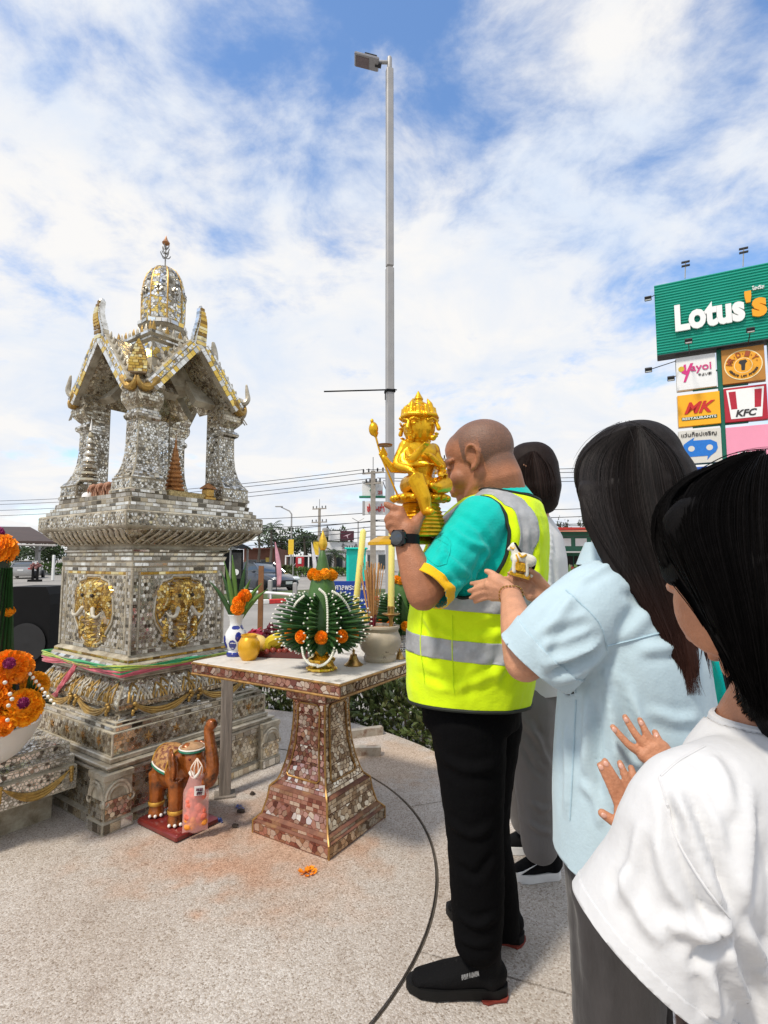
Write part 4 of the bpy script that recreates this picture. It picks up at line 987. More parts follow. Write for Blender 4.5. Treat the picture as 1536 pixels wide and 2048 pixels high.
def baisri(c, sc, label, rot0, pedestal, tipmat, full=True):
    t = thing('banana_leaf_offering', label, 'offering', c, group='banana leaf flower offerings on the table'); c = V(c); Z = V(0, 0, 1)
    P = lambda r, a, z: c + V(r*math.cos(a), r*math.sin(a), z)*sc
    mb = MB(); mb.lathe([(r*sc, z*sc) for r, z in ((.062, 0), (.068, .006), (.066, .014), (.056, .02), (.05, .034), (.056, .04), (.06, .052), (.052, .058), (.04, .062), (.03, .075), (.045, .092), (.06, .10), (.03, .102))], c, 32, lob=12, lamp=.05); build(mb, 'pedestal', pedestal, t)
    mb = MB(); mb.lathe([(r*sc, z*sc) for r, z in ((.05, .10), (.085, .15), (.085, .22), (.074, .29), (.064, .34), (.055, .39), (.044, .43))], c, 28); build(mb, 'leaf_core', BANL, t)
    mb = MB(); mb.lathe([(r*sc, z*sc) for r, z in ((.035, .43), (.03, .46), (.02, .505), (.008, .545), (.003, .55))], c, 20); build(mb, 'leaf_cone', BANL, t)
    mb = MB(); mb.lathe([(r*sc, z*sc) for r, z in ((.003, .535), (.012, .542), (.020, .56), (.021, .572), (.015, .595), (.007, .615), (.001, .632))], c, 16, lob=5, lamp=.04); build(mb, 'tip_bud', tipmat, t)
    for k in range(9):
        a = k*2*math.pi/9+.2; flower(t, P(.046, a, .425+.008*(k % 2)), .026*sc, MGA, 'collar_marigold', 1.0)
    nf = 10; nb = 19
    for f in range(nf):
        a = rot0 + f*2*math.pi/nf; o = V(math.cos(a), math.sin(a), 0)
        for k in range(nb):
            th = R(-72 + 150*k/(nb-1)); base = P(.055+.022*max(0, math.cos(th)), a, .185 + (.13*max(0, math.sin(th)) if th > 0 else .05*math.sin(th)))
            ex = .155*math.cos(th)+.02; ez = .145*math.sin(th) if th > 0 else .125*math.sin(th)
            lat = (.010 if k % 2 else -.010)*(.35+.65*abs(math.cos(th)))*(.85+.3*math.sin(k*1.9+f)); tip = c + (o*(.052+ex) + V(-o[1], o[0], 0)*lat + Z*(.205+ez))*sc
            blade(t, base, tip, .215*sc)
            if (not full) or k % 1 == 0: bud(t, tip, tip-base, .0048*sc)
        flower(t, P(.150, a+math.pi/nf*.9, .165), .0285*sc, MG[f % 3], 'marigold', .75, dirv=o)
    for f in range(nf if full else 0):                           # bead strings between the fans, big folded leaves beneath
        a = rot0+(f+.5)*2*math.pi/nf; o = V(math.cos(a), math.sin(a), 0); sd = V(-o[1], o[0], 0)
        for j, (z0, z1, r0, r1) in enumerate(((.075, .17, .118, .09),)):
            mb = MB(); pts = [P(.078+(r1-.078)*math.sin(math.pi*i/6*.5), a, z0+(z1-z0)*i/6) for i in range(7)]
            mb.grid(lambda u_, v_: pts[int(round(v_*6))] + sd*(u_-.5)*.075*sc*math.sin(math.pi*min(.95, max(.06, v_)))+o*(.012*sc*(1-abs(u_-.5)*2)), 6, 6); solidify(build(mb, 'large_leaf', BANA, t), .0015)
    return t
GOLDBUD = M('gold_bud', (.72, .45, .05), .3, .55, var=.25, vscale=60)
b1 = baisri((-.271, 2.395, .80), .96, 'large green banana leaf offering with marigolds, in front on the table', R(-65), GILT, GOLDBUD)
b2 = baisri((.10, 2.90, .80), .86, 'green banana leaf offering partly hidden behind the man in the vest', .1, M('silver_pedestal', (.7, .7, .7), .2, .9), GOLDBUD, False)
# bead arcs as extra strings on the front offering
mb = MB()
for a0, pts in ((0, [(-.065, .34), (-.1, .31), (-.12, .27), (-.125, .22)]), (0, [(.005, .37), (.03, .345), (.038, .30), (.04, .25), (.04, .19)]), (0, [(-.07, .12), (-.06, .08), (-.035, .055), (0, .05)]), (0, [(.07, .12), (.055, .08), (.03, .055), (.0, .045)]), (0, [(.06, .36), (.09, .34), (.12, .30), (.14, .25)])):
    for x, z in spline(pts, 5):
        y = -math.sqrt(max(.0, .15**2 - x*x))*.92 - .012; mb.ball((-.271+x*.96, 2.395+y*.96, .80+z*.96), (.0052, .0052, .0062), 6, 5)
build(mb, 'bead_string', BUDM, b1, kind='stuff')
# vase
VB = M('blue_white_glaze', (.72, .74, .74), .12, var=.05, coat=.6)
vz = thing('vase', 'blue and white porcelain vase holding long leaves and marigolds', 'vase', (-.74, 2.734, .80)); c = V(-.74, 2.734, .80)
mb = MB(); mb.lathe([(.036, 0), (.041, .004), (.041, .016), (.036, .022), (.034, .03), (.045, .045), (.055, .07), (.056, .095), (.048, .12), (.035, .14), (.030, .152), (.031, .17), (.036, .19), (.042, .203), (.040, .205), (.035, .195), (.028, .17)], c, 32, cap=True); build(mb, 'body', VB, vz)
COB = M('cobalt_paint', (.012, .025, .22), .12, var=.35, vscale=40, coat=.6)
mb = MB(); mb.lathe([(.0418, .003), (.0422, .016), (.037, .0225)], c, 32, cap=False); build(mb, 'blue_band', COB, vz)
rr_ = random.Random(4); VP = [(0, .036), (.03, .034), (.045, .045), (.07, .055), (.095, .056), (.12, .048), (.14, .035), (.152, .030), (.19, .036)]
def vr(z): return float(np.interp(z, [p[0] for p in VP], [p[1] for p in VP]))
for k in range(16):
    a = R(170+rr_.uniform(0, 210)); z = rr_.uniform(.055, .115) if k < 12 else .143; L_ = rr_.uniform(.014, .024); mb = MB(); cc = []
    for q in range(9):
        t_ = q*2*math.pi/9; zz = z+L_*math.sin(t_)*(1.1 if k < 12 else .5); aa = a+L_/vr(z)*math.cos(t_)*.8; cc.append(c+V((vr(zz)+.0012)*math.cos(aa), (vr(zz)+.0012)*math.sin(aa), zz))
    cen = c+V((vr(z)+.0022)*math.cos(a), (vr(z)+.0022)*math.sin(a), z); mb.add(cc+[cen], [(i, (i+1) % 9, 9) for i in range(9)]); build(mb, 'painted_flower', COB, vz)
LF = M('pandan_leaf', (.10, .20, .035), .4, var=.25, vscale=18, stretch=(1, 1, .2)); LFD = M('pandan_leaf_dark', (.03, .08, .02), .4, var=.25, vscale=18)
for dx, dy, h, w, mt in ((-.135, -.02, .17, .026, LFD), (-.06, -.03, .27, .024, LF), (-.025, -.01, .30, .03, LF), (.075, -.03, .18, .032, LF), (.12, .03, .16, .03, LF), (.10, -.05, .12, .028, LF), (.03, .06, .27, .026, LFD), (-.10, .05, .22, .024, LFD), (.16, -.01, .13, .024, LF)):
    mb = MB(); base = c+V(dx*.08, dy*.08, .16); tip = c+V(dx, dy, .20+h); pts = [base+(tip-base)*t_+V(0, 0, .03*math.sin(math.pi*t_)*.5)+V(dx, dy, 0)*.25*(t_*t_-t_) for t_ in np.linspace(0, 1, 9)]; sd = unit(np.cross(tip-base, (.1, 1, .15)))
    up = unit(np.cross(sd, tip-base))
    mb.grid(lambda u_, v_: pts[int(round(v_*8))]+sd*(u_-.5)*w*(.35+.65*math.sin(math.pi*min(1, v_*.9+.12)))*(1-v_**5)+up*abs(u_-.5)*.012, 4, 8); solidify(build(mb, 'long_leaf', mt, vz), .001)
for x, z in ((.055, .30), (.028, .268), (.022, .238)): flower(vz, c+V(x, -.055, z), .033, MG[0], 'marigold')
# gold jar
mb = MB(); cj = V(-.646, 2.628, .80); mb.lathe([(.030, 0), (.034, .004), (.048, .03), (.053, .06), (.050, .085), (.039, .103), (.036, .108), (.038, .116), (.040, .119), (.036, .121), (.032, .112), (.034, .09)], cj, 32)
solo(mb, 'gold_jar', M('satin_gold_glaze', (.72, .38, .015), .3, .35, var=.12, vscale=20, coat=.3), 'round gold jar with an open mouth beside the blue vase', 'jar', cj)
# fruit tray
tr = thing('fruit_tray', 'dark red lacquered tray under the fruit on the table', 'tray', (-.52, 2.80, .80)); ct = V(-.52, 2.80, .80)
LAC = M('dark_red_lacquer', (.09, .012, .010), .25, coat=.4); mb = MB(); A = [(.985, -.17, 0), (.17, .985, 0), (0, 0, 1)]; A = [unit(a) for a in A]
mb.box(ct+V(0, 0, .006), (.34, .24, .012), A, bev=.003); build(mb, 'tray_base', LAC, tr)
for s_, ln, k in ((1, .34, 1), (-1, .34, 1), (1, .24, 0), (-1, .24, 0)):
    mb = MB(); off = A[1]*s_*.12 if k else A[0]*s_*.17; mb.box(ct+off+V(0, 0, .016), (ln+.012, .012, .032) if k else (.012, ln, .0315), A, bev=.003); build(mb, 'tray_rim', LAC, tr)
def fruit(name, label, cat, mb, mat, loc): return solo(mb, name, mat, label, cat, loc)
p = V(-.630, 2.738, .858); mb = MB(); mb.ball(p, (.048, .048, .046), 20, 14); mb.lathe([(.006, .045), (.004, .049), (.001, .05)], p, 8); fruit('pomelo', 'pale yellow pomelo behind the gold jar', 'fruit', mb, M('pomelo_skin', (.78, .55, .17), .45, var=.12, bump=.15, bscale=260), p)
p = V(-.672, 2.875, .868); mb = MB(); mb.ball(p, (.055, .046, .046), 16, 12)
for k in range(26):
    g_ = 2.399*k; z = 1-2*(k+.5)/26; r_ = math.sqrt(1-z*z); d = V(z*1.15, r_*math.cos(g_), r_*math.sin(g_)); mb.tube([p+d*.042, p+d*.05+V(.008, 0, 0), p+d*.056+V(.02, 0, .002)], [(.012, .004), (.009, .003), (.001, .001)], n=5)
fruit('dragon_fruit', 'crimson dragon fruit with scaly skin beside the grapes', 'fruit', mb, M('dragon_skin', (.52, .02, .06), .4, var=.25, vscale=20), p)
gr = thing('grape_bunch', 'bunch of dark red grapes heaped on the tray', 'grapes', (-.45, 2.86, .83)); GRM = M('grape_skin', (.14, .008, .022), .18, var=.3, vscale=60, coat=.25, island=.3)
_g = MB(); _g.ball((0, 0, 0), (1, 1, 1.12), 12, 9); GM = _g.mesh('grape'); GM.materials.append(GRM); rg = random.Random(9)
for k in range(74):
    a = rg.random()*6.28; rad = rg.random()**.5; h = 1-rad**1.6; q = V(-.575+.085*rad*math.cos(a), 2.84+.06*rad*math.sin(a), .835+.125*h*rg.uniform(.4, 1)); o = put(GM, 'grape', None, gr, q-ORG[gr]); r_ = rg.uniform(.0125, .0155); o.scale = (r_,)*3
bn = thing('banana_bunch', 'small ripe yellow bananas lying at the tray front', 'bananas', (-.48, 2.72, .82))
for k in range(4):
    mb = MB(); pts = spline([(-.60+.012*k, 2.735-.012*k, .832), (-.565, 2.725-.014*k, .838+.014*k), (-.51, 2.72-.014*k, .865+.014*k), (-.47, 2.73-.01*k, .90+.010*k)], 4); n = len(pts); mb.tube(pts, [.006+.013*math.sin(math.pi*min(1, .12+i/(n-1)*.8))**.6 for i in range(n)], n=6, round_=True); build(mb, 'banana', M('banana_skin', (.66, .50, .03), .45, var=.2, vscale=25), bn)
for k in range(9):
    p = V(-.57+.03*k, 2.678+.004*(k % 3)-.008*k*.2, .832+.006*(k % 2)); mb = MB(); mb.ball(p, (.016, .015, .014), 10, 8); fruit('tamarillo', None, 'fruit', mb, M('red_berry', (.20, .03, .02), .3, var=.2), p)
    o = bpy.data.objects[[o.name for o in COL.objects if o.name.startswith('tamarillo')][-1]]; o['label'] = 'small dark red fruit on the front tray rim, %s from the left' % ORD[k]; o['group'] = 'small red fruits on the tray'
# bells and incense
BRASS = M('worn_brass', (.48, .30, .10), .3, .85, var=.3, vscale=30)
def bell(p, label, s=1.0):
    mb = MB(); mb.lathe([(r*s, z*s) for r, z in ((.043, 0), (.044, .004), (.037, .009), (.026, .018), (.019, .032), (.0155, .044), (.017, .047), (.012, .050), (.006, .052), (.005, .058), (.0075, .064), (.004, .071), (.001, .073))], p, 24); solo(mb, 'brass_bell', BRASS, label, 'bell', p)
bell((-.138, 2.50, .80), 'small brass bell shaped holder between leaf offering and incense bowl'); bell((.075, 2.66, .80), 'small brass holder half hidden to the right of the incense bowl', .7)
STONE = M('old_marble', (.46, .39, .30), .5, var=.18, vscale=9, bump=.1, bscale=40, dirt=(.10, .07, .05), dscale=8, dlo=.60, dhi=.66)
ib = thing('incense_bowl', 'veined grey stone incense bowl filled with ash', 'bowl', (-.019, 2.612, .80)); ci = V(-.019, 2.612, .80)
mb = MB(); mb.lathe([(.072, 0), (.076, .005), (.078, .02), (.072, .03), (.073, .036), (.09, .055), (.100, .085), (.099, .11), (.09, .13), (.083, .14), (.088, .147), (.094, .156), (.093, .165), (.085, .167), (.078, .16), (.076, .15)], ci, 40, cap=True); build(mb, 'body', STONE, ib)
mb = MB(); mb.lathe([(.078, .148), (.06, .156), (.03, .16), (.001, .163)], ci, 24); build(mb, 'ash', M('incense_ash', (.34, .22, .13), .95, var=.4, vscale=60, bump=.6, bscale=90), ib)
inc = thing('incense_sticks', 'bundle of burnt incense sticks standing in the stone bowl', 'incense', (-.052, 2.62, .955)); base = V(-.055, 2.62, .955); ri_ = random.Random(6); TAN = M('incense_tan', (.50, .26, .10), .8, var=.25, vscale=40, island=.3); RED = M('incense_red', (.22, .02, .04), .7)
for k in range(34):
    a = ri_.random()*6.28; r_ = ri_.random()**.5; d = V(.055*r_*math.cos(a)-.006, .05*r_*math.sin(a), .0); b0 = base+V(.010*r_*math.cos(a), .010*r_*math.sin(a), -.02); h = ri_.uniform(.27, .335); tip = b0+d+V(0, 0, h); mid = b0+(tip-b0)*.25
    mb = MB(); mb.tube([mid, (mid+tip)/2, tip], .0021, n=5); st = build(mb, 'incense_stick', TAN, inc); mb = MB(); mb.tube([b0, mid], .0016, n=4); build(mb, 'red_stem', RED, st)
WAX = M('yellow_wax', (.78, .68, .20), .4, var=.06, sss=.25, spec=.4)
def candle(a, b, r, label):
    a, b = V(a), V(b); t = thing('candle', label, 'candle', a); d = b-a; mb = MB(); mb.tube([a, a+d*.97, a+d*.985, b], [r, r, r*.7, r*.3], n=16); build(mb, 'wax_shaft', WAX, t)
    mb = MB(); mb.tube([b, b+unit(d)*.012+V(.002, 0, 0)], .0012, n=5); build(mb, 'wick', M('burnt_wick', (.03, .02, .02), .9), t); return t
candle(W(708, 1248, 2.66), W(727, 1058, 2.66), .0155, 'slim pale yellow candle leaning to the right beside the leaf offering')
candle(W(782, 1215, 2.60), W(784, 1040, 2.60), .0155, 'slim pale yellow candle upright in a brass holder below the statue')
ch = thing('candle_holder', 'brass candle holder with drip pan in the incense bowl', 'candle holder', W(782, 1252, 2.60)); p = W(782, 1252, 2.60)
mb = MB(); mb.lathe([(.012, -.03), (.010, 0), (.009, .03), (.014, .045), (.036, .052), (.044, .058), (.042, .060), (.016, .058), (.016, .085), (.019, .088), (.018, .094), (.014, .094)], p, 24); build(mb, 'holder', BRASS, ch)
mb = MB(); a, b, c_ = W(716, 1213, 2.78), W(752, 1240, 2.78), W(722, 1246, 2.78); mb.prism([a, b, c_, a+V(-.01, 0, -.04)], (0, .004, 0)); solo(mb, 'folded_paper', M('yellow_paper', (.74, .56, .12), .7, var=.1), 'folded yellow joss paper standing between the offering and the bowl', 'paper', c_, smooth=False)
# ---------------------------------------------------------------- things on the ground
BLUEP = M('blue_petal', (.04, .10, .40), .6, var=.3, island=.4)
for k, (u, v, r_) in enumerate(((477, 1617, .028), (555, 1566, .022), (551, 1586, .012), (440, 1642, .018))):
    g = G(u, v); rp = random.Random(k); mb = MB()
    for _ in range(16 if r_ > .015 else 7):
        o = V(rp.gauss(0, .45), rp.gauss(0, .45), 0)*r_; a = rp.random()*6.28; d = V(math.cos(a), math.sin(a), .3)*.010; s_ = V(-d[1], d[0], 0)*.4; z = V(0, 0, rp.uniform(.001, .010)); q = g+o+z
        mb.add([q-d, q+s_+V(0, 0, .002), q+d, q-s_+V(0, 0, .002)], [(0, 1, 2, 3)])
    solo(mb, 'blue_petals', BLUEP, ['loose heap of blue petals between the elephant statue and the table', 'blue petals on the plinth farther back behind the table foot', 'few tiny blue petals nearest the table foot', 'blue petals beside the plastic bag'][k], 'petals', g, smooth=False)
for k, (u, v, r_) in enumerate(((482, 1625, .020), (470, 1655, .016), (505, 1590, .014))):
    g = G(u, v); mb = MB(); mb.ball(g+V(0, 0, .006), (r_, r_*.7, .010), 10, 6); rp = random.Random(k+30); mb.v = [(x+rp.gauss(0, .002), y+rp.gauss(0, .002), max(z, .001)+abs(rp.gauss(0, .002))) for x, y, z in mb.v]
    solo(mb, 'dried_debris', M('dry_debris', (.06, .045, .035), .95, var=.4, vscale=60), ['dark dried clump next to the blue petal heap', 'dark dried clump in front of the elephant base', 'flat dark crumb near the wooden prop'][k], 'debris', g)
g = G(615, 1745); mb = MB(); rp = random.Random(2)
for k in range(46):
    a = rp.random()*6.28; rr = .034*rp.random()**.6; q = g+V(rr*math.cos(a), rr*math.sin(a), .002+.012*(1-rr/.034)*rp.random()); d = V(math.cos(a+rp.gauss(0, .5)), math.sin(a+rp.gauss(0, .5)), .3)*.011; s_ = V(-d[1], d[0], 0)*.5; mb.add([q-d, q+s_+V(0, 0, .002), q+d+V(0, 0, .003), q-s_+V(0, 0, .001)], [(0, 1, 2, 3)])
solo(mb, 'crushed_marigold', MARI, 'crushed orange marigold lying on the plinth in front of the table', 'flower', g, smooth=False)
TUBE = M('rusty_painted_steel', (.42, .37, .30), .6, .2, var=.25, vscale=15, dirt=(.18, .09, .05), dscale=14)
for (a, b, label) in ((V(-.50, 3.90, .027), V(-.015, 4.10, .027), 'square steel tube lying flat behind the table foot, the farther one'), (V(-.44, 3.66, .027), V(-.02, 3.67, .027), 'square steel tube with open black end, nearer the table foot')):
    x = unit(b-a); y = V(-x[1], x[0], 0); L_ = np.linalg.norm(b-a); t = thing('steel_tube', label, 'steel tube', (a+b)/2*V(1, 1, 0)); z_ = V(0, 0, 1)
    for o, sz in ((z_*.0245, (L_, .054, .005)), (-z_*.0245, (L_, .054, .005)), (y*.0245, (L_, .005, .0438)), (-y*.0245, (L_, .005, .0438))):
        mb = MB(); mb.box((a+b)/2+o, sz, [x, y, z_]); build(mb, 'tube_wall', TUBE, t, smooth=False)
# ---------------------------------------------------------------- elephant statue
EC = V(-1.0, 2.74, 0); ER = math.atan2(-.57, .82)
el = thing('elephant_statue', 'glossy brown elephant statue with raised trunk beside the shrine base', 'statue', EC, ER)
mb = MB(); mb.box((0, 0, .016), (.315, .235, .032), bev=.008); build(mb, 'base', M('dark_red_paint', (.16, .018, .015), .3, var=.3, vscale=12, coat=.3), el)
mb = MB()
mb.ball((-.035, 0, .255), (.125, .082, .098), 20, 14, ax=[(.97, 0, .24), (0, 1, 0), (-.24, 0, .97)]); mb.ball((-.09, 0, .235), (.075, .08, .09), 16, 12); mb.ball((.035, 0, .27), (.075, .075, .09), 16, 12)
for x, y in ((.055, .052), (.055, -.052), (-.105, .05), (-.105, -.05)):
    mb.tube([(x, y, .24), (x+.003, y, .15), (x, y, .075), (x+.002, y, .034)], [.042, .037, .033, .040], n=12)
mb.ball((.105, 0, .325), (.062, .058, .066), 16, 12); mb.ball((.125, 0, .295), (.05, .05, .05), 14, 10); mb.ball((.09, .026, .375), (.03, .028, .03), 10, 8); mb.ball((.09, -.026, .375), (.03, .028, .03), 10, 8)
tk = spline([(.13, 0, .31), (.165, 0, .27), (.20, 0, .245), (.235, 0, .265), (.252, 0, .315), (.243, 0, .375), (.226, 0, .43), (.216, 0, .475), (.222, 0, .50), (.24, 0, .512)], 5)
n = len(tk); mb.tube(tk, [.042-.022*(i/(n-1))**.8 + (.006 if i > n-5 else 0) for i in range(n)], n=12, round_=True)
mb.tube([(.13, 0, .27), (.155, 0, .235), (.165, 0, .225)], [.03, .02, .012], n=10, round_=True)
mb.tube(spline([(-.155, 0, .27), (-.175, 0, .22), (-.17, 0, .15)], 4), [.014]+[.010]*7+[.008], n=8, round_=True)
for s_ in (1, -1): mb.ball((.05, s_*.078, .31), (.058, .015, .075), 14, 10, ax=[(.9, s_*.42, .1), (-s_*.42, .9, 0), (-.1, 0, .99)]); mb.ball((.04, s_*.085, .255), (.03, .012, .045), 10, 8)
me = organic(mb, .0055, 4); ripple(me, .0012, 60); me.materials.clear()
ELB = M('lacquered_brown', (.34, .095, .015), .28, .3, var=.45, vscale=13, coat=.5, dirt=(.035, .015, .008), dscale=10, dlo=.5, dhi=.66)
put(me, 'body', ELB, el, smooth='all')
GOLDE = M('gold_detail', (.62, .34, .06), .35, .5, var=.3, vscale=30); TEALE = M('green_band', (.02, .17, .10), .35, var=.2); WHE = M('white_enamel', (.78, .76, .70), .3)
def body_pt(x, a, o=.0):                                  # on the back ellipsoid
    xx = (x+.035)/.132; k = math.sqrt(max(0, 1-xx*xx)); return V(x, (.088+o)*k*math.sin(a), .262-.02*xx+(.104+o)*k*math.cos(a))
mb = MB(); mb.grid(lambda u_, v_: body_pt(-.125+.135*u_, -1.5+3.0*v_, .002), 14, 22); sd_ = build(mb, 'saddle_cloth', M('saddle_gold', (.42, .22, .08), .5, var=.4, vscale=60, dirt=(.16, .05, .03), dscale=45, dlo=.48, dhi=.55), el); solidify(sd_, .004)
for s_ in (1, -1):
    mb = MB(); mb.tube([body_pt(x, s_*1.5, .004) for x in np.linspace(-.125, .01, 9)], .006, n=6); build(mb, 'cloth_border', TEALE, sd_)
    mb = MB(); mb.tube([body_pt(x, s_*1.42, .005) for x in np.linspace(-.125, .01, 9)], .0035, n=6); build(mb, 'cloth_piping', WHE, sd_)
for x in (-.125, .01):
    mb = MB(); mb.tube([body_pt(x, a, .004) for a in np.linspace(-1.5, 1.5, 18)], .004, n=6); build(mb, 'cloth_piping', GOLDE, sd_)
mb = MB(); mb.lathe([(.055, .365), (.058, .372), (.054, .385), (.03, .398), (.001, .402)], (.095, 0, 0), 20); cap_ = build(mb, 'head_cloth', M('cap_tan', (.42, .25, .13), .5, var=.3, vscale=40), el)
mb = MB(); mb.tube([(.095+.058*math.cos(t), .058*math.sin(t), .37) for t in np.linspace(0, 6.283, 24)], .006, n=6); build(mb, 'head_band', TEALE, cap_)
mb = MB(); mb.tube([(.095+.060*math.cos(t), .060*math.sin(t), .379) for t in np.linspace(0, 6.283, 24)], .0035, n=6); build(mb, 'head_piping', WHE, cap_)
for s_ in (1, -1):
    mb = MB(); pts = spline([(.145, s_*.04, .285), (.185, s_*.052, .275), (.215, s_*.05, .30), (.225, s_*.045, .33)], 4); mb.tube(pts, [.012-.010*i/(len(pts)-1) for i in range(len(pts))], n=8); build(mb, 'tusk', WHE, el)
    mb = MB(); mb.ball((.145, s_*.05, .345), (.007, .005, .006), 8, 6); build(mb, 'eye', M('red_eye', (.12, .01, .01), .15), el)
for x, y in ((.055, .052), (.055, -.052), (-.105, .05), (-.105, -.05)):
    mb = MB(); mb.lathe([(.036, .085), (.0385, .09), (.0385, .10), (.036, .104)], (x, y, 0), 18, cap=False); build(mb, 'anklet', GOLDE, el)
    for k in range(5):
        a = R(-75+37*k); mb = MB(); mb.ball((x+.042*math.cos(a), y+.042*math.sin(a), .044), (.008, .008, .008), 8, 6); build(mb, 'toenail', WHE, el)
mb = MB(); mb.tube([(x, -.006*math.sin(i), z) for i, (x, z) in enumerate(((.268, .30), (.262, .36), (.245, .42), (.233, .47)))], [(.004, .012)]*4, n=6, side=(1, 0, 0)); build(mb, 'trunk_stripe', GOLDE, el)
# plastic bag of garlands hanging from the tusk
bc = EC + V(.82, -.57, 0)*.195 + V(-.57*-1, -.82*-1, 0)*-.045; bag = thing('plastic_bag', 'clear plastic bag of pink and orange garlands hanging from the elephant tusk', 'bag', bc + V(0, 0, .04)); bx = unit(V(.9, .25, 0)); by = V(-bx[1], bx[0], 0)
def bagpt(u_, v_, s_, k=1.0): w = .056*k*(1-.45*max(0, v_-.72)/.28); return bc + bx*(u_-.5)*2*w + by*s_*.022*k*math.sin(math.pi*min(.98, max(.02, u_)))*(1-.7*max(0, v_-.7)/.3)*(.3+.7*min(1, v_*4)) + V(0, 0, .035+.25*v_+.004*math.sin(u_*9+v_*12))
PLA = bpy.data.materials.new('clear_plastic'); PLA.use_nodes = True
_nt = PLA.node_tree; _b = _nt.nodes['Principled BSDF']; _b.inputs['Base Color'].default_value = (.9, .5, .45, 1); _b.inputs['Roughness'].default_value = .15; _b.inputs['Alpha'].default_value = .38
for s_ in (1, -1):
    mb = MB(); mb.grid(lambda u_, v_: bagpt(u_, v_, s_), 10, 16); build(mb, 'plastic_film', PLA, bag)
rb = random.Random(8)
mb = MB()
for k in range(26): v_ = rb.uniform(.22, .95); mb.ball(bagpt(rb.uniform(.2, .8), v_*.75, rb.uniform(-.3, .3)), (.020, .014, .022), 8, 6)
build(mb, 'pink_garland', M('pink_plastic_flowers', (.72, .16, .10), .6, var=.4, vscale=30, bump=.5, bscale=60), bag)
mb = MB()
for k in range(16): mb.ball(bagpt(rb.uniform(.15, .85), rb.uniform(.10, .24), rb.uniform(-.3, .3)), (.016, .013, .015), 8, 6)
build(mb, 'orange_garland', M('orange_flowers', (.85, .30, .03), .6, var=.3, vscale=40, bump=.5, bscale=60), bag)
mb = MB()
for a in (-.5, -.2, .15, .5): mb.tube(spline([bagpt(.5+a*.6, .97, .3), bc+V(0, 0, .325)+bx*a*.05-by*.02, bc+V(0, 0, .36)+bx*.0], 4), [.003]*9, n=5)
build(mb, 'twisted_neck', M('pale_plastic', (.80, .66, .55), .35), bag)
tg = thing('paper_tag', 'white paper price tag stuck on the plastic bag', 'tag', bagpt(.62, .72, -1)); c = bagpt(.64, .74, -1) - by*.006; mb = MB(); mb.box(c, (.045, .002, .042), [bx, by, (0, 0, 1)]); build(mb, 'tag_card', M('tag_white', (.8, .78, .74), .6), tg, smooth=False)
for k, (s_, w, z) in enumerate((('PRICE', .028, .009), ('999', .024, -.009))): place_text(text_mesh(s_, 1, .01, bold=.01), c-by*.0013+V(0, 0, z), bx, V(0, 0, 1), w, .006 if k == 0 else .010, tg, 'print', M('tag_print', (.10, .03, .05), .6))
# ---------------------------------------------------------------- small things on the shrine floor
def shp(x, y, z): a = SHROT; return SHC + V(x*math.cos(a)-y*math.sin(a), x*math.sin(a)+y*math.cos(a), z)
p = shp(-.372, .105, 1.64); st = thing('tiered_parasol', 'silver tiered ceremonial parasol on a thin stick in a white bowl', 'parasol', p)
mb = MB(); mb.lathe([(.034, 0), (.033, .012), (.024, .026), (.01, .032), (.004, .034)], p, 18); build(mb, 'white_bowl', M('white_bowl_glaze', (.8, .79, .76), .3), st)
mb = MB(); mb.tube([p+V(0, 0, .03), p+V(0, 0, .40)], .0022, n=6); build(mb, 'stick', M('white_stick', (.7, .69, .66), .5), st)
for k in range(8):
    z = .095+.038*k; r_ = .052-.0052*k; mb = MB(); mb.lathe([(r_*.92, z), (r_, z+.004), (r_*.98, z+.016), (r_*.75, z+.026), (.004, z+.03)], p, 18, lob=9, lamp=.03); build(mb, 'tier', SILV2, st)
mb = MB(); mb.lathe([(.010, .40), (.008, .42), (.003, .45), (.001, .475)], p, 10); build(mb, 'finial', M('white_bowl_glaze', (.8, .79, .76), .3), st)
TERR = M('terracotta', (.36, .17, .10), .65, var=.35, vscale=30, dirt=(.55, .42, .30), dscale=30)
for k in range(6):
    p = shp(-.365-.008*(k % 2), .045-.042*k, 1.64); t = thing('clay_elephant', 'small clay elephant on the shrine floor, %s of the row towards the front pillar' % ORD[k], 'figurine', p, group='small clay elephants on the shrine floor'); mb = MB()
    A = [unit(V(-.576, -.8175, 0)), unit(V(.8175, -.576, 0)), V(0, 0, 1)]; q = lambda x, y, z: p+A[0]*x+A[1]*y+V(0, 0, z)
    mb.ball(q(-.004, 0, .046), (.024, .017, .017), 10, 8, A); mb.ball(q(.020, 0, .056), (.014, .013, .014), 10, 8); [mb.tube([q(x, y, .045), q(x, y, 0)], .0065, n=6) for x in (.008, -.018) for y in (-.009, .009)]
    build(mb, 'body', TERR, t); mb = MB(); mb.tube([q(.030, 0, .052), q(.038, 0, .036), q(.036, 0, .018)], [.006, .005, .003], n=6); build(mb, 'trunk', TERR, t)
    mb = MB(); [mb.ball(q(.012, y, .056), (.010, .003, .012), 8, 6, A) for y in (-.014, .014)]; build(mb, 'ears', TERR, t)
p = shp(-.075, -.30, 1.64); pg = thing('pagoda_model', 'tall pointed orange brown model pagoda of many tiers in the shrine', 'model pagoda', p); OB = M('orange_brown_gilt', (.40, .17, .05), .5, .25, var=.4, vscale=40, dirt=(.12, .05, .02), dscale=30)
mb = MB(); mb.box(p+V(0, 0, .02), (.13, .10, .04), [(.576, .8175, 0), (-.8175, .576, 0), (0, 0, 1)], bev=.006); build(mb, 'base', M('gilt_carving', (.48, .36, .16), .5, .4, var=.5, vscale=80, bump=.6, bscale=120), pg)
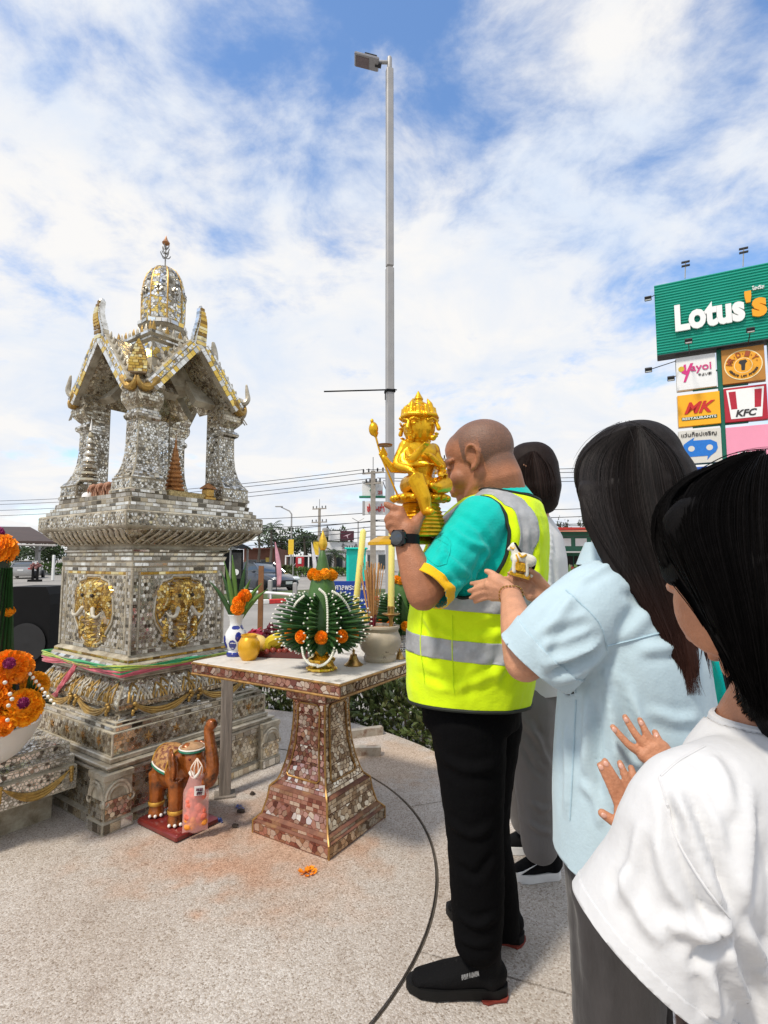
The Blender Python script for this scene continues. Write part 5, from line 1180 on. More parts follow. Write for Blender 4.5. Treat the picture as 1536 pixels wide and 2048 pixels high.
for k in range(10):
    z = .04+.026*k; r_ = .05*(1-k/11)**.9+.004; mb = MB(); mb.lathe([(r_, z), (r_*1.08, z+.006), (r_*.95, z+.014), (r_*.75, z+.020), (r_*.72, z+.026)], p, 16, lob=8, lamp=.05); build(mb, 'tier', OB, pg)
mb = MB(); mb.lathe([(.009, .30), (.006, .325), (.007, .33), (.002, .36), (.0005, .39)], p, 10); build(mb, 'needle', OB, pg)
p = shp(.02, -.335, 1.64); mb = MB(); mb.box(p+V(0, 0, .018), (.20, .03, .036), [(.576, .8175, 0), (-.8175, .576, 0), (0, 0, 1)], bev=.004); g_ = solo(mb, 'carved_rail', M('gilt_carving', (.48, .36, .16), .5, .4, var=.5, vscale=80, bump=.6, bscale=120), 'low gilded carved rail lying beside the model pagoda', 'carving', p)
p = shp(.135, -.335, 1.64); hs = thing('golden_house', 'small golden doll house with a pitched roof by the right pillar', 'figurine', p); A = [V(.576, .8175, 0), V(-.8175, .576, 0), V(0, 0, 1)]
mb = MB(); mb.box(p+V(0, 0, .045), (.055, .055, .05), A, bev=.006); mb.box(p+V(0, 0, .01), (.075, .07, .02), A, bev=.005); build(mb, 'body', M('house_gold', (.55, .33, .08), .4, .4, var=.35, vscale=40), hs)
mb = MB(); mb.loft([[p+A[0]*x*s_+A[1]*y*s_+V(0, 0, z) for x, y in ((-1, -1), (1, -1), (1, 1), (-1, 1))] for s_, z in ((.036, .07), (.034, .078), (.004, .108))]); build(mb, 'roof', OB, hs, smooth=False)
def frame_(z): x = unit(np.cross((0, 1, 0), z)); return np.array([x, np.cross(z, x), z])
# ---------------------------------------------------------------- flower bowl on the altar ledge
bp_ = shp(-.93, -.18, .362); bw = thing('flower_bowl', 'white fluted bowl piled with marigolds at the left edge', 'bowl', bp_)
mb = MB(); mb.lathe([(.10, 0), (.115, .006), (.15, .03), (.188, .08), (.22, .14), (.23, .17), (.225, .173), (.205, .14), (.17, .08)], bp_, 56, lob=28, lamp=.006); build(mb, 'bowl_shell', M('cream_plastic', (.74, .71, .66), .35, var=.04, sss=.1), bw)
BK = M('dark_leaf', (.018, .03, .012), .5, var=.3)
cone = thing('leaf_cone', 'dark banana leaf cone rising from the flower bowl at the left edge', 'leaf offering', bp_+V(0, 0, .10)); 
top = W(2, 1098, 2.52); cb0 = bp_+V(-.02, 0, .12); cz = unit(top-cb0); cA = frame_(cz); cL = np.linalg.norm(top-cb0); mb = MB(); CPR = [(.135, 0), (.115, .2*cL), (.085, .45*cL), (.06, .7*cL), (.042, .9*cL), (.036, .97*cL)]; mb.lathe(CPR, cb0, 24, ax=cA); build(mb, 'leaf_wrap', BK, cone)
for k in range(26):
    a = k*.242; mb = MB(); mb.tube([cb0+cA.T@V((r_+.002)*math.cos(a+z*1.2), (r_+.002)*math.sin(a+z*1.2), z) for r_, z in CPR[:5]], [(.012, .003)]*5, n=5); build(mb, 'leaf_fold', BANA, cone)
flower(cone, top, .072, MG[0], 'top_marigold'); flower(cone, top+V(-.02, 0, .075), .03, None, 'globe_flower').data = (lambda m_: (m_.materials.clear(), m_.materials.append(M('globe_purple', (.22, .01, .09), .6, var=.3)), m_)[2])(marigold_mesh('globe_flower', 90, 12))
for k in range(7): a = k*.9; flower(cone, cb0+cA.T@V(.068*math.cos(a), .068*math.sin(a), .66*cL), .022, MG[1], 'band_marigold')
PURP = M('globe_purple', (.22, .01, .09), .6, var=.3); GA = marigold_mesh('globe_amaranth', 90, 12); GA.materials.append(PURP)
for k, (u, v, y, r_) in enumerate(((18, 1335, 2.36, .075), (46, 1415, 2.38, .078), (-8, 1398, 2.34, .070), (34, 1335, 2.50, .070), (70, 1370, 2.60, .06), (2, 1450, 2.33, .05), (-70, 1350, 2.36, .08))):
    p = W(u, v, y); f = flower(bw, p, r_, MG[k % 3], 'marigold')
    if k in (0, 1, 6): flower(bw, p+unit(V(0, 0, EYE+.25)-p)*r_*.86+V(0, 0, .012), .024, GA, 'globe_amaranth')
for u, v, y in ((10, 1365, 2.29), (20, 1388, 2.29), (24, 1398, 2.29), (15, 1440, 2.3), (33, 1322, 2.4), (52, 1345, 2.42), (17, 1411, 2.29)): bud(bw, W(u, v, y), (.2, -1, .4), .010)
for k in range(9):
    a = W(52+3*k, 1400, 2.45+.02*k); b = W(60+6*k, 1348+7.5*k, 2.40); blade(bw, a, b, .16); bud(bw, b, b-a, .009)
# ================================================================ STREET AND CAR PARK
def bx(name, mat, parent, c, d, ax=None, bev=0.0, **k):
    mb = MB(); mb.box(c, d, ax, bev); return build(mb, name, mat, parent, smooth=False, **k)
Zv = V(0, 0, 1)
GREYM = M('galvanised_grey', (.36, .35, .34), .5, .3, var=.1, vscale=3); DARKM = M('dark_metal', (.03, .03, .032), .5, .4, var=.2)
CONC = M('pole_concrete', (.30, .27, .23), .85, var=.25, vscale=4, dirt=(.16, .14, .12), dscale=2); BLACK = M('black_plastic', (.004, .004, .0045), .6, spec=.2, var=.2); WHITE = M('white_paint', (.74, .74, .73), .6, var=.08, vscale=2)
# tall lamp post
lx, ly = W(780, 1150, 11.4)[0], 11.4
lp = thing('lamp_post', 'tall square grey lamp post with one floodlight head behind the golden statue', 'lamp post', (lx, ly, RZ))
A = [unit(V(.96, .28, 0)), unit(V(-.28, .96, 0)), Zv]; zt = W(780, 138, ly)[2]; zj = W(780, 535, ly)[2]
bx('pole', GREYM, lp, (lx, ly, (RZ+zj)/2), (.165, .165, zj-RZ), A, .03); bx('pole', GREYM, lp, (lx, ly, (zj+zt)/2+.004), (.155, .155, zt-zj), A, .03); bx('base_plate', DARKM, lp, (lx, ly, RZ+.02), (.4, .4, .04), A, .01)
mb = MB(); mb.tube([(lx, ly, zt), (lx, ly, zt+.26)], .055, n=12, round_=True); mb.tube([(lx, ly, zt+.16), (lx-.28, ly-.05, zt+.12)], .04, n=10); build(mb, 'bracket', GREYM, lp)
hc = V(lx-.52, ly-.08, zt+.10); HA = [unit(V(1, .1, -.18)), unit(V(-.1, 1, .25)), None]; HA[2] = np.cross(HA[0], HA[1]); HA[1] = np.cross(HA[2], HA[0])
hd = bx('lamp_head', M('lamp_casing', (.30, .29, .30), .45, .4, var=.1), lp, hc, (.56, .44, .07), HA, .02); bx('heat_sink', DARKM, hd, hc+HA[2]*.06+HA[0]*.08, (.28, .34, .06), HA, .01)
bx('led_panel', M('led_lens', (.16, .12, .13), .2, var=.3, vscale=30), hd, hc-HA[2]*.038-HA[0]*.09, (.30, .36, .01), HA); mb = MB(); mb.tube([hc+HA[0]*.2, hc+HA[0]*.34], .06, n=10); build(mb, 'knuckle', DARKM, hd)
zb = W(780, 783, ly)[2]; bl = W(648, 783, ly); mb = MB(); mb.tube([bl, (lx-.05, ly-.12, zb)], .016, n=6); build(mb, 'banner_arm', BLACK, lp)
bx('clamp', BLACK, lp, (lx, ly, zb), (.2, .2, .06), A, .005); mb = MB(); mb.tube([(lx-.1, ly-.12, zb), (lx-.1, ly-.12, zb-.22)], .012, n=5); mb.tube([(lx+.08, ly-.1, zb+.02), (lx+.15, ly-.1, zb)], .014, n=5); build(mb, 'bracket_bar', BLACK, lp)
# Lotus's pylon
PX = unit(V(.89, -.456, 0)); PN = unit(V(-.456, -.89, 0)); P0 = W(1308, 572, 30)
def pl(u, v, off=0.0):
    d = ray(u, v); o = V(0, 0, EYE); p = P0 + PN*off; t = (p-o) @ PN/(d @ PN); return o+d*t
py = thing('shop_pylon_sign', 'tall green pylon sign with white and orange store lettering and rows of brand panels', 'sign', V(pl(1445, 1118)[0], pl(1445, 1118)[1], RZ))
TEAL = M('teal_cladding', (.0, .34, .235), .4, var=.06, vscale=.6); tl, bl_ = pl(1308, 572), pl(1315, 711); hgt = tl[2]-bl_[2]; wid = 8.4
mb = MB(); nr = 26; prof = []
for k in range(nr+1):
    z = bl_[2]+hgt*k/nr
    for dz, o in ((0, 0), (.35, 0), (.5, .06), (.85, .06)):
        if k < nr: prof.append((z+dz*hgt/nr, o))
prof.append((tl[2], 0))
mb.grid(lambda a, b: P0+PX*wid*a+PN*prof[int(round(b*(len(prof)-1)))][1]+V(0, 0, prof[int(round(b*(len(prof)-1)))][0]-P0[2]), 1, len(prof)-1); build(mb, 'corrugated_face', TEAL, py, smooth=False)
c = P0+PX*wid/2-PN*.45+V(0, 0, -hgt/2); bx('sign_box', TEAL, py, c, (wid, .86, hgt), [PX, -PN, Zv]); bx('underside', DARKM, py, c-Zv*(hgt/2+.03)+PN*.02, (wid-.02, .9, .05), [PX, -PN, Zv])
def sign_text(s, u, v, w_px, mat, off=.1, bold=.02, shear=0, ext=.02, h=None, par=py):
    m_ = text_mesh(s, 1, ext, bold, shear); W_ = np.linalg.norm(pl(u+w_px/2, v)-pl(u-w_px/2, v)); return place_text(m_, pl(u, v, off), PX, Zv, W_, h, par, 'lettering', mat)
LW = M('letter_white', (.82, .82, .80), .4, var=0); LO = M('letter_orange', (.90, .36, .01), .4, var=0)
sign_text('Lotus', 1417.5, 627, 137, LW, .14, .045, 0, .06, 1.55); sign_text("'s", 1511, 608, 42, LO, .14, .045, 0, .06, 1.5); sign_text('โลตัส', 1516, 575, 24, LW, .12, .02, 0, .03)
def panel(tl_, br_, col, name='brand_panel', frame=None):
    a, b = pl(*tl_, -.3), pl(*br_, -.3); w = (b-a) @ PX; h = a[2]-b[2]; cc = a+PX*w/2-Zv*h/2
    p_ = bx(name, M('panel_%d_%d' % (int(col[0]*100), int(col[2]*100)), col, .45, var=.05, vscale=.8), py, cc-PN*.12, (w, .30, h), [PX, -PN, Zv], .01)
    bx('panel_rim', M('panel_rim', (.5, .5, .48), .5), p_, cc-PN*.30, (w+.06, .04, h+.06), [PX, -PN, Zv]); return p_, cc+PN*.035, w, h
def shape(pts, name, mat, par, o, dep=.02):
    mb = MB(); mb.prism([o+PX*x+Zv*z for x, z in pts][::-1], PN*dep); return build(mb, name, mat, par, smooth=False)
def circ(x, z, r, n=24, rx=None): return [(x+(rx or r)*math.cos(6.2832*i/n), z+r*math.sin(6.2832*i/n)) for i in range(n)]
def ptext(s, o, x, z, w, h, mat, par, bold=.01, shear=0): return place_text(text_mesh(s, 1, .012, bold, shear), o+PX*x+Zv*z+PN*.012, PX, Zv, w, h, par, 'lettering', mat)
MAG = M('magenta_print', (.62, .03, .20), .5); OLV = M('olive_print', (.62, .42, .03), .5); DRK = M('dark_print', (.03, .025, .025), .5); REDP = M('red_print', (.55, .02, .015), .5); CRM = M('cream_print', (.85, .72, .42), .5); BLU = M('blue_print', (.01, .16, .55), .5); KRED = M('crimson_print', (.42, .012, .03), .5); ORG_ = M('amber_print', (.80, .36, .02), .5)
p_, o, w, h = panel((1351.5, 717), (1433.5, 772), (.80, .80, .79)); shape([(-.37*w, .02*h), (-.30*w, .26*h), (-.25*w, .27*h), (-.24*w, .05*h), (-.13*w, .28*h), (-.06*w, .28*h), (-.27*w, -.27*h), (-.33*w, -.27*h), (-.26*w, -.05*h)], 'logo_stroke', MAG, p_, o); shape(circ(-.37*w, .14*h, .08*h), 'logo_leaf', OLV, p_, o, .025)
ptext('ayoi', o, .13*w, .10*h, .52*w, .28*h, MAG, p_, .01); ptext('やよい軒', o, .22*w, -.10*h, .34*w, .09*h, DRK, p_)
p_, o, w, h = panel((1442, 701.5), (1532, 759), (.46, .20, .03)); shape(circ(0, 0, .43*h, 32, .45*w), 'logo_ring', CRM, p_, o, .012); shape(circ(0, 0, .405*h, 32, .425*w), 'logo_disc', ORG_, p_, o, .016); shape(circ(0, -.02*h, .22*h, 24), 'logo_centre', CRM, p_, o, .02); shape(circ(0, -.02*h, .205*h, 24), 'logo_core', ORG_, p_, o, .024)
shape([(-.05*w, -.16*h), (.03*w, -.17*h), (.05*w, .02*h), (.10*w, .08*h), (.06*w, .14*h), (-.08*w, .13*h), (-.11*w, .06*h), (-.05*w, .0)], 'tool_mark', DRK, p_, o, .028)
def arc_text(s, par, o, rx, rz, a0, a1, size, mat, flip=1):
    n = len(s)
    for i, ch in enumerate(s):
        if ch == ' ': continue
        a = R(a0+(a1-a0)*i/max(1, n-1)); t_ = unit(PX*math.sin(a)*flip-Zv*math.cos(a)*flip); u_ = unit(np.cross(PN, t_)); m_ = text_mesh(ch, 1, .012, .015); hh = size if ch != '.' else size*.2; place_text(m_, o+PX*rx*math.cos(a)+Zv*rz*math.sin(a)+PN*.03, t_, u_, hh*.75, hh, par, 'lettering', mat)
arc_text('MR.D.I.Y.', p_, o, .33*w, .31*h, 165, 15, .15*h, M('rust_print', (.35, .07, .02), .5)); arc_text('Always Low Prices', p_, o, .34*w, .33*h, 205, 335, .06*h, DRK, -1)
p_, o, w, h = panel((1354.5, 792), (1442, 846), (.90, .42, .01)); ptext('MK', o, .02*w, .06*h, .74*w, .36*h, REDP, p_, .03, .4); shape([(-.42*w, -.32*h), (.42*w, -.32*h), (.42*w, -.22*h), (-.42*w, -.22*h)], 'name_bar', M('green_print', (.02, .10, .03), .5), p_, o, .012); ptext('RESTAURANTS', o+PN*.004, 0, -.27*h, .80*w, .075*h, LW, p_, .02)
p_, o, w, h = panel((1447, 778), (1537, 837), (.42, .012, .03)); shape([(-.44*w, .44*h), (.44*w, .44*h), (.36*w, -.42*h), (-.36*w, -.42*h)], 'bucket_field', LW, p_, o, .010)
for s_ in (-1, 1): shape([(s_*.39*w, .38*h), (s_*.22*w, .38*h), (s_*.20*w, -.14*h), (s_*.345*w, -.14*h)][::-s_], 'bucket_stripe', KRED, p_, o, .015)
ptext('KFC', o, 0, -.27*h, .5*w, .2*h, DRK, p_, .03, .25)
p_, o, w, h = panel((1357, 863), (1445, 923), (.62, .60, .54)); ptext('แว่นท็อปเจริญ', o, -.02*w, .36*h, .84*w, .16*h, DRK, p_, .01)
shape([(-.42*w, -.08*h), (-.39*w, .08*h), (-.28*w, .17*h), (-.13*w, .27*h), (-.16*w, .18*h), (.25*w, .17*h), (.39*w, .08*h), (.41*w, -.08*h), (.36*w, -.20*h), (.24*w, -.30*h), (.15*w, -.42*h), (.17*w, -.30*h), (-.25*w, -.30*h), (-.38*w, -.20*h)], 'glasses_logo', BLU, p_, o, .012)
for x in (-.21, .22): shape(circ(x*w, -.06*h, .085*h, 18), 'lens', M('panel_62_54', (.62, .60, .54)), p_, o, .018)
p_, o, w, h = panel((1451, 856), (1541, 913), (.80, .30, .42)); ptext('MIXUE', o, 0, -.36*h, .5*w, .13*h, LW, p_, .02)
panel((1363, 936), (1450, 990), (.02, .09, .40)); panel((1457, 930), (1545, 982), (.35, .35, .33))
GST = M('green_steel', (.0, .12, .08), .5, var=.1)
for u in (1438, 1541): a = pl(u, 720, -.55); bx('column', GST, py, V(a[0], a[1], (bl_[2]+RZ)/2), (.22, .3, bl_[2]-RZ), [PX, -PN, Zv])
for v in (740, 775, 815, 850, 888, 925): a = pl(1440, v, -.5); bx('cross_bar', GST, py, a, (2.6, .08, .08), [PX, -PN, Zv])
def flood(u0, v0, u1, v1, o0, o1, tall=.3):
    a, b = pl(u0, v0, o0), pl(u1, v1, o1); mb = MB(); mb.tube([a, b], .025, n=5); f = build(mb, 'floodlight_arm', DARKM, py); bx('floodlight', DARKM, f, b, (.36, .2, .26), [PX, unit(-PN+Zv*.5), unit(Zv+PN*.5)], .02); bx('floodlight_glass', M('glass_pale', (.5, .52, .5), .1), f, b-Zv*.12+PN*.05, (.30, .16, .04), [PX, -PN, Zv])
for q in ((1310, 590, 1296, 597, .1, .8), (1352, 722, 1297, 740, .1, 1.4), (1352, 752, 1342, 757, .1, .8), (1379, 709, 1377, 682, .2, 1.4), (1496, 690, 1501, 660, .2, 1.4)): flood(*q)
for u, v0, v1 in ((1370, 557, 524), (1486, 533, 497)):
    a, b = pl(u, v0, -.4), pl(u+1, v1, -.4); mb = MB(); mb.tube([a, b], .03, n=5); m_ = build(mb, 'roof_light_mast', GREYM, py)
    for dz in (0, -.22): bx('mast_light', DARKM, m_, b+Zv*dz, (.42, .14, .07), [PX, -PN, Zv])
# overhead line: poles and wires
def pole(name, label, u, vtop, y, arms, w=.26, tf=False):
    b = W(u, 1118, y); zt_ = W(u, vtop, y)[2]; t = thing(name, label, 'utility pole', (b[0], y, RZ)); mb = MB(); mb.loft([[(b[0]+x*k, y+yy*k, z) for x, yy in ((-1, -1), (1, -1), (1, 1), (-1, 1))] for k, z in ((w/2, RZ), (w*.38, zt_))]); build(mb, 'shaft', CONC, t, smooth=False)
    for dz, L_ in arms:
        bx('cross_arm', CONC, t, (b[0], y-.12, zt_-dz), (L_, .1, .12), [unit(V(.89, -.45, 0)), unit(V(.45, .89, 0)), Zv])
        for s_ in (-1, -.45, .45, 1):
            mb = MB(); mb.lathe([(.03, 0), (.07, .08), (.04, .12), (.07, .18), (.05, .24), (.01, .28)], V(b[0], y-.12, zt_-dz+.06)+unit(V(.89, -.45, 0))*s_*L_*.46, 8); build(mb, 'insulator', DARKM, t)
    mb = MB(); mb.tube([(b[0], y, zt_), (b[0], y, zt_+1.0)], .025, n=5); build(mb, 'lightning_rod', DARKM, t)
    if tf: mb = MB(); mb.lathe([(.3, -.6), (.36, -.5), (.36, .3), (.2, .4)], V(b[0]+.7, y, zt_-2.6), 12); build(mb, 'transformer', GREYM, t)
    return V(b[0], y, zt_)
pa = pole('utility_pole', 'weathered concrete utility pole carrying shop signs left of the golden statue', 746, 942, 38, ((.15, 1.7), (.9, 1.2)), .42)
pb = pole('utility_pole', 'thin far utility pole with a transformer above the marigold offering', 638, 1016, 60, ((.1, 1.8), (1.6, 2.0)), .34, True); pc = pole('utility_pole', 'utility pole half hidden between the golden statue and the bowed head', 868, 918, 46, ((.1, 2.2), (.9, 1.6)), .34)
WIRE = M('black_wire', (.02, .02, .022), .6)
WN = [0]
def wire(a, b, sag, label, r=.022, group='overhead wires above the street'):
    a, b = V(a), V(b); mb = MB(); mb.tube([a+(b-a)*t_-V(0, 0, sag*4*t_*(1-t_)) for t_ in np.linspace(0, 1, 18)], r, n=4); solo(mb, 'overhead_wire', WIRE, label, 'wire', (a+b)/2, group)
lf = [W(-60, v, 58) for v in (1003, 1010, 1022, 1033)]; heights = ('topmost', 'second', 'third', 'fourth')
for k in range(4): wire(pa+V(-.7+.4*k, 0, .1-.6*(k//2)-.2*(k % 2)), lf[k], .5, heights[k]+' power line running left from the sign carrying pole behind the shrine')
for k in range(4): wire(pa+V(-.5+.4*k, 0, .1-.6*(k//2)-.2*(k % 2)), W(1700, 905+10*k, 36+k), .45, heights[k]+' power line running right from the sign carrying pole behind the heads')
for k, (v0, v1, v2) in enumerate(((1048, 1042, 1040), (1062, 1040, 1000), (1070, 1052, 1018), (1078, 1060, 1035), (1086, 1072, 1050), (1030, 1024, 985))):
    wire(W(300, v0+6, 62), W(760, v1, 40), .35, 'low telephone line left of the utility pole, '+('first', 'second', 'third', 'fourth', 'fifth', 'sixth')[k]+' of the six', .026, 'low telephone lines'); wire(W(750, v1, 40), W(1700, v2, 40), .4, 'low telephone line right of the utility pole, '+('first', 'second', 'third', 'fourth', 'fifth', 'sixth')[k]+' of the six', .026, 'low telephone lines')
sg = thing('roadside_sign', 'white roadside sign with a green figure on a triangular frame by the pole', 'sign', W(748, 978, 38.6)); c = W(745, 977, 38.6); bx('board', WHITE, sg, c, (1.5, .1, 1.1), None, .02); place_text(text_mesh('2', 1, .02, .03), c+V(-.05, -.08, .1), (1, 0, 0), Zv, .32, .6, sg, 'lettering', M('sign_green', (.02, .22, .12), .5)); place_text(text_mesh('25', 1, .02, .02), c+V(.55, -.08, -.3), (1, 0, 0), Zv, .3, .25, sg, 'lettering', REDP); bx('tray_frame', M('sign_green', (.02, .22, .12), .5), sg, c-Zv*.62, (1.9, .5, .12))
mb = MB(); mb.tube([c+V(.75, 0, .5), c+V(1.15, 0, -.6)], .03, n=5); build(mb, 'strut', DARKM, sg)
sg = thing('roadside_sign', 'white roadside sign with red Thai letters beside the utility pole', 'sign', W(748, 1016, 38.6)); c = W(750, 1016, 38.6); bx('board', WHITE, sg, c, (1.5, .25, .95), None, .02); bx('return_side', GREYM, sg, c+V(-.82, .1, 0), (.16, .5, 1.0)); place_text(text_mesh('ซ่อม-เช่า', 1, .02, .03), c+V(.05, -.16, 0), (1, 0, 0), Zv, 1.25, .6, sg, 'lettering', REDP)
for u, vt, ua, y, lab in ((582, 1020, 554, 50, 'slim street light with its arm reaching left above the far palms'),):
    b = W(u, 1118, y); zt_ = W(u, vt, y)[2]; t = thing('street_light', lab, 'street light', (b[0], y, RZ)); mb = MB(); mb.tube([(b[0], y, RZ), (b[0], y, zt_-.4), (b[0]-.2, y, zt_-.1), W(ua+8, vt-6, y)], [.1, .07, .06, .05], n=8); build(mb, 'mast', GREYM, t); bx('lamp', GREYM, t, W(ua+4, vt-7, y), (.7, .25, .1), None, .03)
b = W(716, 1118, 55); t = thing('street_light', 'double armed street light far beyond the candles', 'street light', (b[0], 55, RZ)); z = W(716, 1043, 55)[2]; mb = MB(); mb.tube([(b[0], 55, RZ), (b[0], 55, z)], .06, n=6); [mb.tube([(b[0], 55, z), (b[0]+s_*.6, 55, z+.35)], .04, n=5) for s_ in (-1, 1)]; build(mb, 'mast', GREYM, t)
# vehicles
def car(label, paint, loc, rot, H=1.42, L=4.4, Wd=1.75):
    t = thing('parked_car', label, 'car', loc, rot); hw = Wd/2
    P = M(paint[0], paint[1], .3, .35, var=.05, coat=.8); GL = M('car_glass', (.02, .03, .04), .06, coat=1); BK_ = M('car_black', (.012, .012, .013), .5); rings = []
    for x, zb_, zt_, w in ((-L/2, .35, .75, .80), (-L/2+.06, .24, .92, .93), (-L/2+.5, .2, .98, .99), (-.9, .18, .96, 1), (.6, .18, .94, 1), (L/2-.75, .2, .84, .98), (L/2-.2, .24, .68, .90), (L/2, .34, .55, .74)):
        q = [(-w, zb_+.1), (-w*.97, zb_), (w*.97, zb_), (w, zb_+.1), (w, zt_-.16), (w*.96, zt_-.05), (w*.86, zt_), (-w*.86, zt_), (-w*.96, zt_-.05), (-w, zt_-.16)]; rings.append([(x, a*hw, b) for a, b in q])
    mb = MB(); mb.loft(rings); build(mb, 'body', P, t); rings = []
    for x, z0, z1, w in ((-L/2+.35, .93, .96, .80), (-L/2+.95, .93, H-.08, .72), (-.3, .93, H, .72), (.35, .92, H-.04, .72), (L/2-1.15, .88, .92, .82)):
        rings.append([(x, a*hw, b) for a, b in ((-w-.08, z0), (w+.08, z0), (w+.03, z0+(z1-z0)*.4), (w, z1-.02), (w*.8, z1), (-w*.8, z1), (-w, z1-.02), (-w-.03, z0+(z1-z0)*.4))])
    mb = MB(); mb.loft(rings); build(mb, 'windows', GL, t); mb = MB(); mb.loft([[(x, a*hw*.74, H-.02+dz) for a in (-1, 1) for dz in ((0, .03) if a < 0 else (.03, 0))] for x in (-1.15, .3)]); build(mb, 'roof', P, t)
    for s_ in (-1, 1):
        for x0, x1 in ((.36, L/2-1.1), (-L/2+.9, -L/2+.42)): mb = MB(); mb.tube([(x0, s_*hw*.73, H-.03), (x1, s_*hw*.86, .93)], .035, n=5); build(mb, 'window_pillar', P, t)
        bx('mirror', P, t, (.75, s_*(hw+.08), .98), (.14, .18, .12), None, .03)
        for x in (L/2-.85, -L/2+.8):
            mb = MB(); ax_ = [(1, 0, 0), (0, 0, 1), (0, -s_, 0)]; mb.lathe([(.22, -.2), (.31, -.19), (.32, -.1), (.32, 0), (.30, .02), (.2, .01)], (x, s_*(hw-.02), .32), 20, ax=ax_); wh = build(mb, 'wheel', BK_, t); mb = MB(); mb.lathe([(.2, .0), (.19, .03), (.06, .04), (.01, .045)], (x, s_*(hw-.0), .32), 10, ax=ax_); build(mb, 'rim', M('rim_alloy', (.4, .4, .42), .3, .8), wh)
        bx('headlight', M('lamp_clear', (.65, .68, .7), .1, coat=1), t, (L/2-.13, s_*.62, .64), (.26, .32, .12), [unit(V(1, -s_*.35, -.3)), unit(V(s_*.35, 1, 0)), Zv], .03)
        bx('tail_light', M('lamp_red', (.45, .01, .01), .2, coat=1), t, (-L/2+.06, s_*.66, .80), (.12, .34, .15), None, .03)
    bx('grille', BK_, t, (L/2-.02, 0, .48), (.1, .95, .2), None, .03); bx('lower_grille', BK_, t, (L/2-.03, 0, .30), (.08, 1.2, .12), None, .02)
    for x in (L/2+.035, -L/2-.01): bx('number_plate', WHITE, t, (x, 0, .45 if x > 0 else .7), (.02, .4, .13))
    return t
car('dark grey hatchback parked beyond the lane beside the black food cart', ('dark_blue_grey_paint', (.055, .065, .085)), (-6.3, 27.4, RZ), R(-38)); car('silver saloon seen from behind at the left edge by the canopy', ('silver_paint', (.36, .35, .34)), (-29.6, 45.0, RZ), R(112))
# black food cart with scalloped awning
cb = V(-6.75, 23.6, RZ); ct_ = thing('food_cart', 'black food cart under a scalloped silver and black awning', 'cart', cb)
bx('cabinet', BLACK, ct_, cb+V(-.1, 0, .75), (1.45, 1.0, .75), None, .03); bx('back_panel', M('cart_curtain', (.015, .015, .016), .8, var=.3), ct_, cb+V(-.15, .45, 1.5), (1.3, .05, 1.0)); bx('menu_panel', M('cart_panel', (.04, .038, .036), .6, var=.4), ct_, cb+V(.46, -.50, 1.30), (.42, .04, 1.1))
mb = MB(); mb.lathe([(.13, 0), (.13, .02), (.001, .02)], cb+V(.46, -.53, 1.02), 20, ax=[(1, 0, 0), (0, 0, 1), (0, -1, 0)]); build(mb, 'round_sticker', WHITE, ct_)
for x, y in ((-.7, -.48), (.2, -.48), (-.7, .48), (.68, .48)): bx('post', GREYM, ct_, cb+V(x, y, 1.35), (.07, .07, 1.5))
for x in (-.5, .4): mb = MB(); mb.lathe([(.25, -.05), (.3, -.04), (.3, .04), (.25, .05)], cb+V(x, -.5, .30), 16, ax=[(1, 0, 0), (0, 0, 1), (0, -1, 0)]); build(mb, 'wheel', BLACK, ct_)
n = 8; ap = cb+V(0, 0, 2.55); AW = M('awning_silver', (.55, .60, .66), .35, .3, var=.1)
for k in range(n):
    a0, a1 = R(22.5+45*k), R(67.5+45*k); e = lambda a, q: cb+V(1.0*math.cos(a), .8*math.sin(a), 2.12-.10*q)
    mb = MB(); pts = [e(a0+(a1-a0)*i/6, math.sin(math.pi*i/6)) for i in range(7)]; mb.add([ap]+[ap+(p-ap)*.5+V(0, 0, -.05) for p in pts]+pts, [(0, 1+i, 2+i) for i in range(6)]+[(1+i, 8+i, 9+i, 2+i) for i in range(6)]); solidify(build(mb, 'awning_panel', AW if k % 2 else BLACK, ct_, smooth=False), .02)
# small street things
def flag(u, vt, vb, y, col, label):
    t = thing('feather_flag', label, 'flag', W(u, vb, y)); a, b = W(u+2, vb, y), W(u-2, vt, y); mb = MB(); mb.tube([a, a+(b-a)*.6, b], [.02, .016, .008], n=6); build(mb, 'flag_pole', DARKM, t)
    mb = MB(); mb.grid(lambda p, q: a+(b-a)*(.12+.86*q)+V(.02+p*.26*math.sin(math.pi*min(1, .2+q*.78))*(1-.2*q), .03*math.sin(p*3+q*6), 0), 4, 14); solidify(build(mb, 'banner', col, t, smooth='all'), .006)
flag(551, 1082, 1186, 23, M('flag_pink', (.62, .30, .36), .7, var=.4, vscale=2), 'narrow pink and white feather flag standing by the dark car'); flag(624, 1083, 1165, 30, M('flag_white', (.66, .64, .66), .7, var=.3, vscale=2), 'narrow pale feather flag to the right of the white frame stall')
for u, y, vt, vb, lab in ((582, 42, 1079, 1109, 'yellow vertical banner on the street light mast, the left one'), (632, 45, 1082, 1110, 'yellow vertical banner on a thin post, the right one')):
    t = thing('street_banner', lab, 'banner', W(u, 1145, y)); a, b = W(u-3, vb, y), W(u+3, vt, y); bx('cloth', M('banner_yellow', (.72, .48, .03), .7, var=.1), t, (a+b)/2, (b[0]-a[0]+.2, .04, b[2]-a[2])); p = W(u+4, 1118, y); mb = MB(); mb.tube([(p[0], y+.05, RZ), (p[0], y+.05, b[2])], .035, n=6); build(mb, 'post', GREYM, t)
y = 58; a, b = W(571, 1141, y), W(640, 1112, y); st = thing('frame_stall', 'white framed stall with a dark open front beyond the car', 'stall', ((a[0]+b[0])/2, y, RZ)); w_, h_ = b[0]-a[0], b[2]-RZ; c = V((a[0]+b[0])/2, y, RZ+h_/2)
